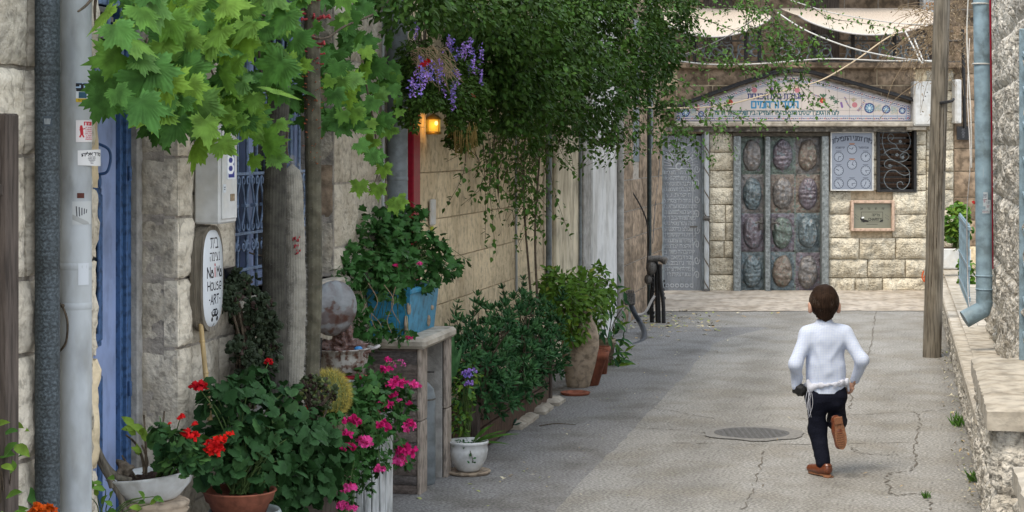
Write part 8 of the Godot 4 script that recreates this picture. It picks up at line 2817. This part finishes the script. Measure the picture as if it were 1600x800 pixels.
	for k in 6:
		for j in 96:
			for w in 3:
				im.set_pixel(k * 16 + w, j, im.get_pixel(k * 16 + w, j).lerp(Color(0.40, 0.52, 0.80), 0.3))
				im.set_pixel(j, k * 16 + w, im.get_pixel(j, k * 16 + w).lerp(Color(0.40, 0.52, 0.80), 0.3))
	var shirt := StandardMaterial3D.new()
	shirt.albedo_texture = ImageTexture.create_from_image(im)
	shirt.uv1_triplanar = true
	shirt.uv1_scale = Vector3.ONE * 18.0
	shirt.roughness = 0.85
	shirt.rim_enabled = true
	shirt.rim = 0.2
	st = S(0)
	var sb := [
		[chest + Vector3(-0.056, 0.045, 0.0), chest + Vector3(0.062, 0.047, 0.0), 0.066, 0.066, Vector3(1, 1, 1.0)], [chest + Vector3(0, 0.02, 0), waist + Vector3(0, 0.02, 0), 0.098, 0.092, Vector3(0.86, 1, 1.18)], [waist + Vector3(0, 0.03, 0), waist + Vector3(0, -0.10, 0), 0.094, 0.099, Vector3(0.85, 1, 1.2)],
		[neck + Vector3(0, -0.035, 0.002), neck + Vector3(0, -0.01, 0.0), 0.053, 0.048], [chest + Vector3(-0.04, 0.075, 0), sl, 0.048, 0.043], [chest + Vector3(0.04, 0.077, 0), sr, 0.048, 0.043],
		[sl, el, 0.044, 0.037], [el, wl + Vector3(-0.004, 0.012, 0), 0.036, 0.028], [sr, er, 0.044, 0.037], [er, wr + Vector3(0.004, 0.012, 0), 0.036, 0.027],
		[wl + Vector3(-0.006, 0.03, 0.012), wl + Vector3(-0.014, -0.025, 0.012), 0.030, 0.024],
		[chest + Vector3(-0.075, 0.02, 0.058), chest + Vector3(-0.03, -0.10, 0.074), 0.007, 0.004], [chest + Vector3(0.08, 0.02, 0.056), chest + Vector3(0.02, -0.07, 0.074), 0.007, 0.004], [chest + Vector3(-0.085, -0.10, 0.036), chest + Vector3(0.01, -0.15, 0.074), 0.007, 0.005], [waist + Vector3(0.09, 0.06, 0.025), waist + Vector3(-0.01, 0.01, 0.072), 0.007, 0.005],
	]
	nets(st, sb, 0.0068, 95.0, 0.006, Vector3(900, 450, 900), func(p: Vector3) -> bool: return p.y < 0.495 and absf(p.x) < 0.125)
	var top := obj("shirt", st, shirt, t)
	st = S(0)
	for k in 22:
		var a := TAU * k / 22
		var b := TAU * (k + 1) / 22
		var f0 := func(ang: float, up: float) -> Vector3: return neck + Vector3(sin(ang) * (0.049 - up * 0.12), -0.012 + up, cos(ang) * (0.049 - up * 0.10) + 0.003)
		for q in [[0.0, 0.012], [0.012, 0.028]]:
			tri_out(st, f0.call(a, q[0]), f0.call(a, q[1]), f0.call(b, q[1]), Vector3(sin(a), 0, cos(a))); tri_out(st, f0.call(a, q[0]), f0.call(b, q[1]), f0.call(b, q[0]), Vector3(sin(a), 0, cos(a)))
	obj("collar", st, shirt, top)
	st = S(0)
	tube(st, curve([chest + Vector3(-0.09, 0.062, 0.05), chest + Vector3(-0.04, 0.056, 0.068), chest + Vector3(0.004, 0.053, 0.071), chest + Vector3(0.05, 0.056, 0.068), chest + Vector3(0.1, 0.064, 0.05)], 5), 0.0028, -1.0, 5)
	tube(st, [chest + Vector3(-0.004, 0.045, 0.072), chest + Vector3(0.004, 0.030, 0.076), chest + Vector3(0.012, 0.045, 0.072)], 0.0028, -1.0, 5)
	obj("yoke_seam", st, shirt, top)
	# undershirt hem and the knotted white cloth at the waist
	var cloth := mat([C(0.50, 0.53, 0.62), C(0.58, 0.60, 0.68)], {"seed": 263, "scale": 12.0, "rough": 0.85})
	st = S(0)
	nets(st, [[waist + Vector3(0, -0.06, 0), waist + Vector3(0.002, -0.10, 0), 0.094, 0.095, Vector3(0.85, 1, 1.2)]], 0.008, 90.0, 0.004, Vector3(500, 100, 500), func(p: Vector3) -> bool: return p.y < 0.468 or p.y > 0.545)
	obj("undershirt", st, cloth, t)
	st = S(0)
	var kn := []
	for k in 18:
		var a := TAU * k / 18
		var b := TAU * (k + 1) / 18
		var fr := func(ang: float) -> Vector3: return waist + Vector3(sin(ang) * 0.119, -0.058 + 0.010 * sin(ang * 1.0 + 0.4), cos(ang) * 0.088)
		kn.append([fr.call(a), fr.call(b), 0.004 + 0.003 * (k % 3), 0.004 + 0.003 * ((k + 1) % 3), Vector3(1, 0.75, 1.2)])
	kn.append([waist + Vector3(-0.112, -0.035, 0.05), waist + Vector3(-0.10, -0.085, 0.055), 0.012, 0.016])
	kn.append([waist + Vector3(-0.10, -0.075, 0.06), waist + Vector3(-0.075, -0.07, 0.07), 0.012, 0.008])
	kn.append([waist + Vector3(0.118, -0.03, 0.04), waist + Vector3(0.13, -0.095, 0.03), 0.013, 0.008])
	kn.append([waist + Vector3(0.112, -0.05, 0.055), waist + Vector3(0.09, -0.03, 0.07), 0.010, 0.006])
	nets(st, kn, 0.006, 160.0, 0.003, Vector3(1800, 1800, 1800))
	var sash := obj("knotted_cloth", st, cloth, t)
	st = S(0)
	for i in 7:
		var a := waist + Vector3(-0.105 + rnd(-0.012, 0.012), -0.085, 0.06)
		var e := a + Vector3(rnd(-0.035, 0.012), rnd(-0.17, -0.06), rnd(0.0, 0.03))
		tube(st, curve([a, a.lerp(e, 0.5) + Vector3(rnd(-0.02, 0.02), 0, 0.008), e], 4), 0.0016, 0.001, 4, false)
	for i in 4: tube(st, curve([waist + Vector3(0.085, -0.05, 0.08), waist + Vector3(0.06 - 0.01 * i, -0.03 - 0.012 * i, 0.092), waist + Vector3(0.045 - 0.008 * i, -0.07, 0.094)], 4), 0.0018, 0.001, 4, false)
	obj("fringes", st, cloth, sash)
	# trousers
	var navy := mat([C(0.004, 0.005, 0.011), C(0.010, 0.012, 0.024)], {"seed": 265, "scale": 14.0, "rough": 0.85, "spec": 0.25})
	st = S(0)
	nets(st, [
		[waist + Vector3(0, -0.07, 0), (hipl + hipr) / 2 + Vector3(0, 0.01, 0), 0.088, 0.088, Vector3(0.84, 1, 1.12)], [hipl + Vector3(-0.008, 0.0, 0.012), hipl + Vector3(0.0, -0.03, 0.012), 0.058, 0.056], [hipr + Vector3(0.008, 0, 0.012), hipr + Vector3(0.0, -0.03, 0.012), 0.058, 0.056],
		[hipl, kl, 0.060, 0.050], [kl, al + Vector3(0, 0.012, 0), 0.052, 0.044], [hipr, kr, 0.060, 0.051], [kr, ar + Vector3(0, 0, -0.03), 0.052, 0.04],
	], 0.0075, 90.0, 0.006, Vector3(700, 1600, 700), func(p: Vector3) -> bool: return p.y > 0.535)
	obj("trousers", st, navy, t)
	# loafers: the left one flat on the ground, the right one kicked up with its sole to the camera
	var leather := mat([C(0.08, 0.018, 0.007), C(0.155, 0.038, 0.014), C(0.20, 0.055, 0.022)], {"seed": 267, "scale": 12.0, "rough": 0.32, "spec": 0.6})
	var solem := mat([C(0.20, 0.085, 0.04), C(0.32, 0.15, 0.08)], {"seed": 268, "scale": 12.0, "rough": 0.6})
	var shoe := func(tr: Transform3D) -> void:      # toe along -z, sole at y = 0, heel at z = +0.05
		var s1 := S(0)
		nets(s1, [[Vector3(0, 0.03, 0.035), Vector3(0, 0.03, -0.02), 0.028, 0.032, Vector3(0.95, 1.0, 1)], [Vector3(0, 0.028, -0.02), Vector3(-0.004, 0.022, -0.105), 0.033, 0.025, Vector3(0.85, 1.05, 1)], [Vector3(0, 0.05, 0.035), Vector3(0, 0.052, 0.0), 0.026, 0.026]], 0.005, 160.0, 0.0, Vector3.ONE, func(p: Vector3) -> bool: return p.y > 0.07)
		var sh := obj("shoe", s1, leather, t, tr)
		s1 = S()
		var poly := PackedVector2Array()
		for k in 28:
			var a := TAU * k / 28
			var zc := -cos(a) * 0.098
			var w := 0.034 * (1.0 + 0.18 * cos(a - 0.4) - 0.12 * exp(-pow((zc - 0.02) / 0.03, 2)))
			poly.append(Vector2(sin(a) * w, cos(a) * 0.098 + 0.03))
		prism(s1, poly, 0, 0.009, Transform3D(Basis(Vector3.RIGHT, -PI / 2), Vector3(0, -0.004, 0)))
		obj("sole", s1, solem, sh)
		s1 = S()
		cube(s1, Vector3(0, -0.008, 0.045), Vector3(0.05, 0.009, 0.042), 0.004)
		for k in 7: cube(s1, Vector3(-0.002, -0.0055, -0.105 + k * 0.013), Vector3(0.048 - absf(k - 3.0) * 0.003, 0.004, 0.006), 0.001)
		cube(s1, Vector3(0.0, -0.0055, 0.008), Vector3(0.018, 0.003, 0.028), 0.001)
		obj("tread", s1, mat([C(0.18, 0.075, 0.04), C(0.26, 0.115, 0.06)], {"scale": 12.0}), sh)
		s1 = S(0)
		tube(s1, curve([Vector3(-0.033, 0.028, -0.02), Vector3(-0.02, 0.05, -0.045), Vector3(0, 0.056, -0.055), Vector3(0.02, 0.05, -0.045), Vector3(0.033, 0.028, -0.02)], 5), 0.003, -1.0, 5)
		tube(s1, curve([Vector3(-0.03, 0.052, 0.03), Vector3(-0.015, 0.058, 0.058), Vector3(0.015, 0.058, 0.058), Vector3(0.03, 0.052, 0.03)], 5), 0.0028, -1.0, 5)
		obj("seam", s1, leather, sh)
	shoe.call(Transform3D(Basis(Vector3.UP, 0.55), Vector3(-0.008, 0.012, 0.012)))
	# right: toes down, the sole's normal (-y) turned to the camera (+z)
	var y_ := Vector3(-0.10, 0.05, -1.0).normalized()
	var z_ := Vector3(-0.16, 1.0, 0.0)
	z_ = (z_ - y_ * z_.dot(y_)).normalized()
	shoe.call(Transform3D(Basis(y_.cross(z_), y_, z_), Vector3(0.060, 0.306, 0.16)))
	# cap held in his left hand
	var cp := thing("cap", "black cap held crumpled in the running boy's left hand", "cap", base + wl + Vector3(0.012, -0.035, 0.012))
	st = S(0)
	nets(st, [[Vector3(-0.015, 0.02, 0), Vector3(0.006, -0.008, 0.004), 0.022, 0.032], [Vector3(0.0, -0.005, 0.01), Vector3(0.03, 0.0, 0.0), 0.026, 0.016], [Vector3(-0.03, -0.01, 0.0), Vector3(0.0, -0.022, -0.01), 0.013, 0.02]], 0.005, 140.0, 0.01, Vector3(2600, 2600, 2600))
	obj("crumpled_cloth", st, M.black, cp)

func litter() -> void:
	# dry leaves along the house fronts and the low wall, weeds in the cracks
	var xs := []
	var tints := []
	var drop := func(px: float, py: float, big: float) -> void:
		var p := on_ground(px, py, 0.014)
		xs.append(Transform3D(Basis(Vector3.UP, rnd(0, TAU)) * Basis(Vector3.RIGHT, -PI / 2 + rnd(-0.35, 0.35)) * Basis.from_scale(Vector3.ONE * big), p))
		tints.append([Color(0.75, 0.68, 0.50), Color(0.55, 0.42, 0.26), Color(0.5, 0.58, 0.25), Color(0.95, 0.92, 0.78)][rng.randi() % 4] * rnd(0.6, 1.0))
	for i in 240: drop.call(1000 + rng.randfn() * 55 + 30, 503 + rng.randfn() * 14, rnd(0.05, 0.11))
	for i in 70:
		var py := rnd(540, 770)
		drop.call(VX - 2.45 * (py - 225) / EYE + absf(rng.randfn()) * 60, py, rnd(0.015, 0.05))
	for i in 150:
		var py := rnd(540, 800)
		drop.call(VX + (0.40 - absf(rng.randfn()) * 0.05) * (py - 225) / EYE, py, rnd(0.012, 0.045))
	for i in 40: drop.call(rnd(900, 1480), rnd(470, 800), rnd(0.01, 0.035))
	for q in [[565, 772], [612, 780], [660, 745], [708, 741], [675, 690], [725, 793], [690, 760]]: drop.call(q[0] + 40, q[1], 0.06)
	var m := leafmat(C(0.8, 0.76, 0.66), 0.2, 0.8, 0.2)
	m.vertex_color_use_as_albedo = true
	many("fallen_leaves", L.long[1], m, xs, null, tints)
	tag(get_child(get_child_count() - 1), "small dry leaves scattered over the lane and along its edges", "leaves")
	for q in [[1500, 668, 0.09, "grass tuft at the low wall's foot, the farther of two"], [1523, 752, 0.07, "grass tuft at the low wall's foot, the nearer of two"], [1448, 778, 0.04, "tiny grass tuft in a crack of the lane at the bottom right"]]:
		var o := on_ground(q[0], q[1])
		var t := thing("grass_tuft", q[3], "grass", o, 0.0, "grass tufts by the low wall")
		var g := []
		for i in 60: g.append(aim(Vector3(rnd(-0.5, 0.5) * q[2], 0, rnd(-0.8, 0.8) * q[2]), Vector3(rnd(-0.8, 0.5), 1, rnd(-0.6, 0.6)), any_dir(), q[2] * rnd(0.5, 1.2)))
		many("blades", L.sword[0], M.bright[1], g, t)
	# twigs and a fallen dark red flower head lying in the lane
	var fl := thing("fallen_twig", "thin dry twig lying on the tarmac strip near the white pot", "twig", on_ground(870, 668, 0.015))
	var st := S(0)
	tube(st, curve([Vector3(-0.12, 0.0, 0.03), Vector3(0.0, 0.012, 0.0), Vector3(0.13, 0.0, -0.02)], 4), 0.004, 0.002, 5)
	obj("twig", st, M.bark, fl)
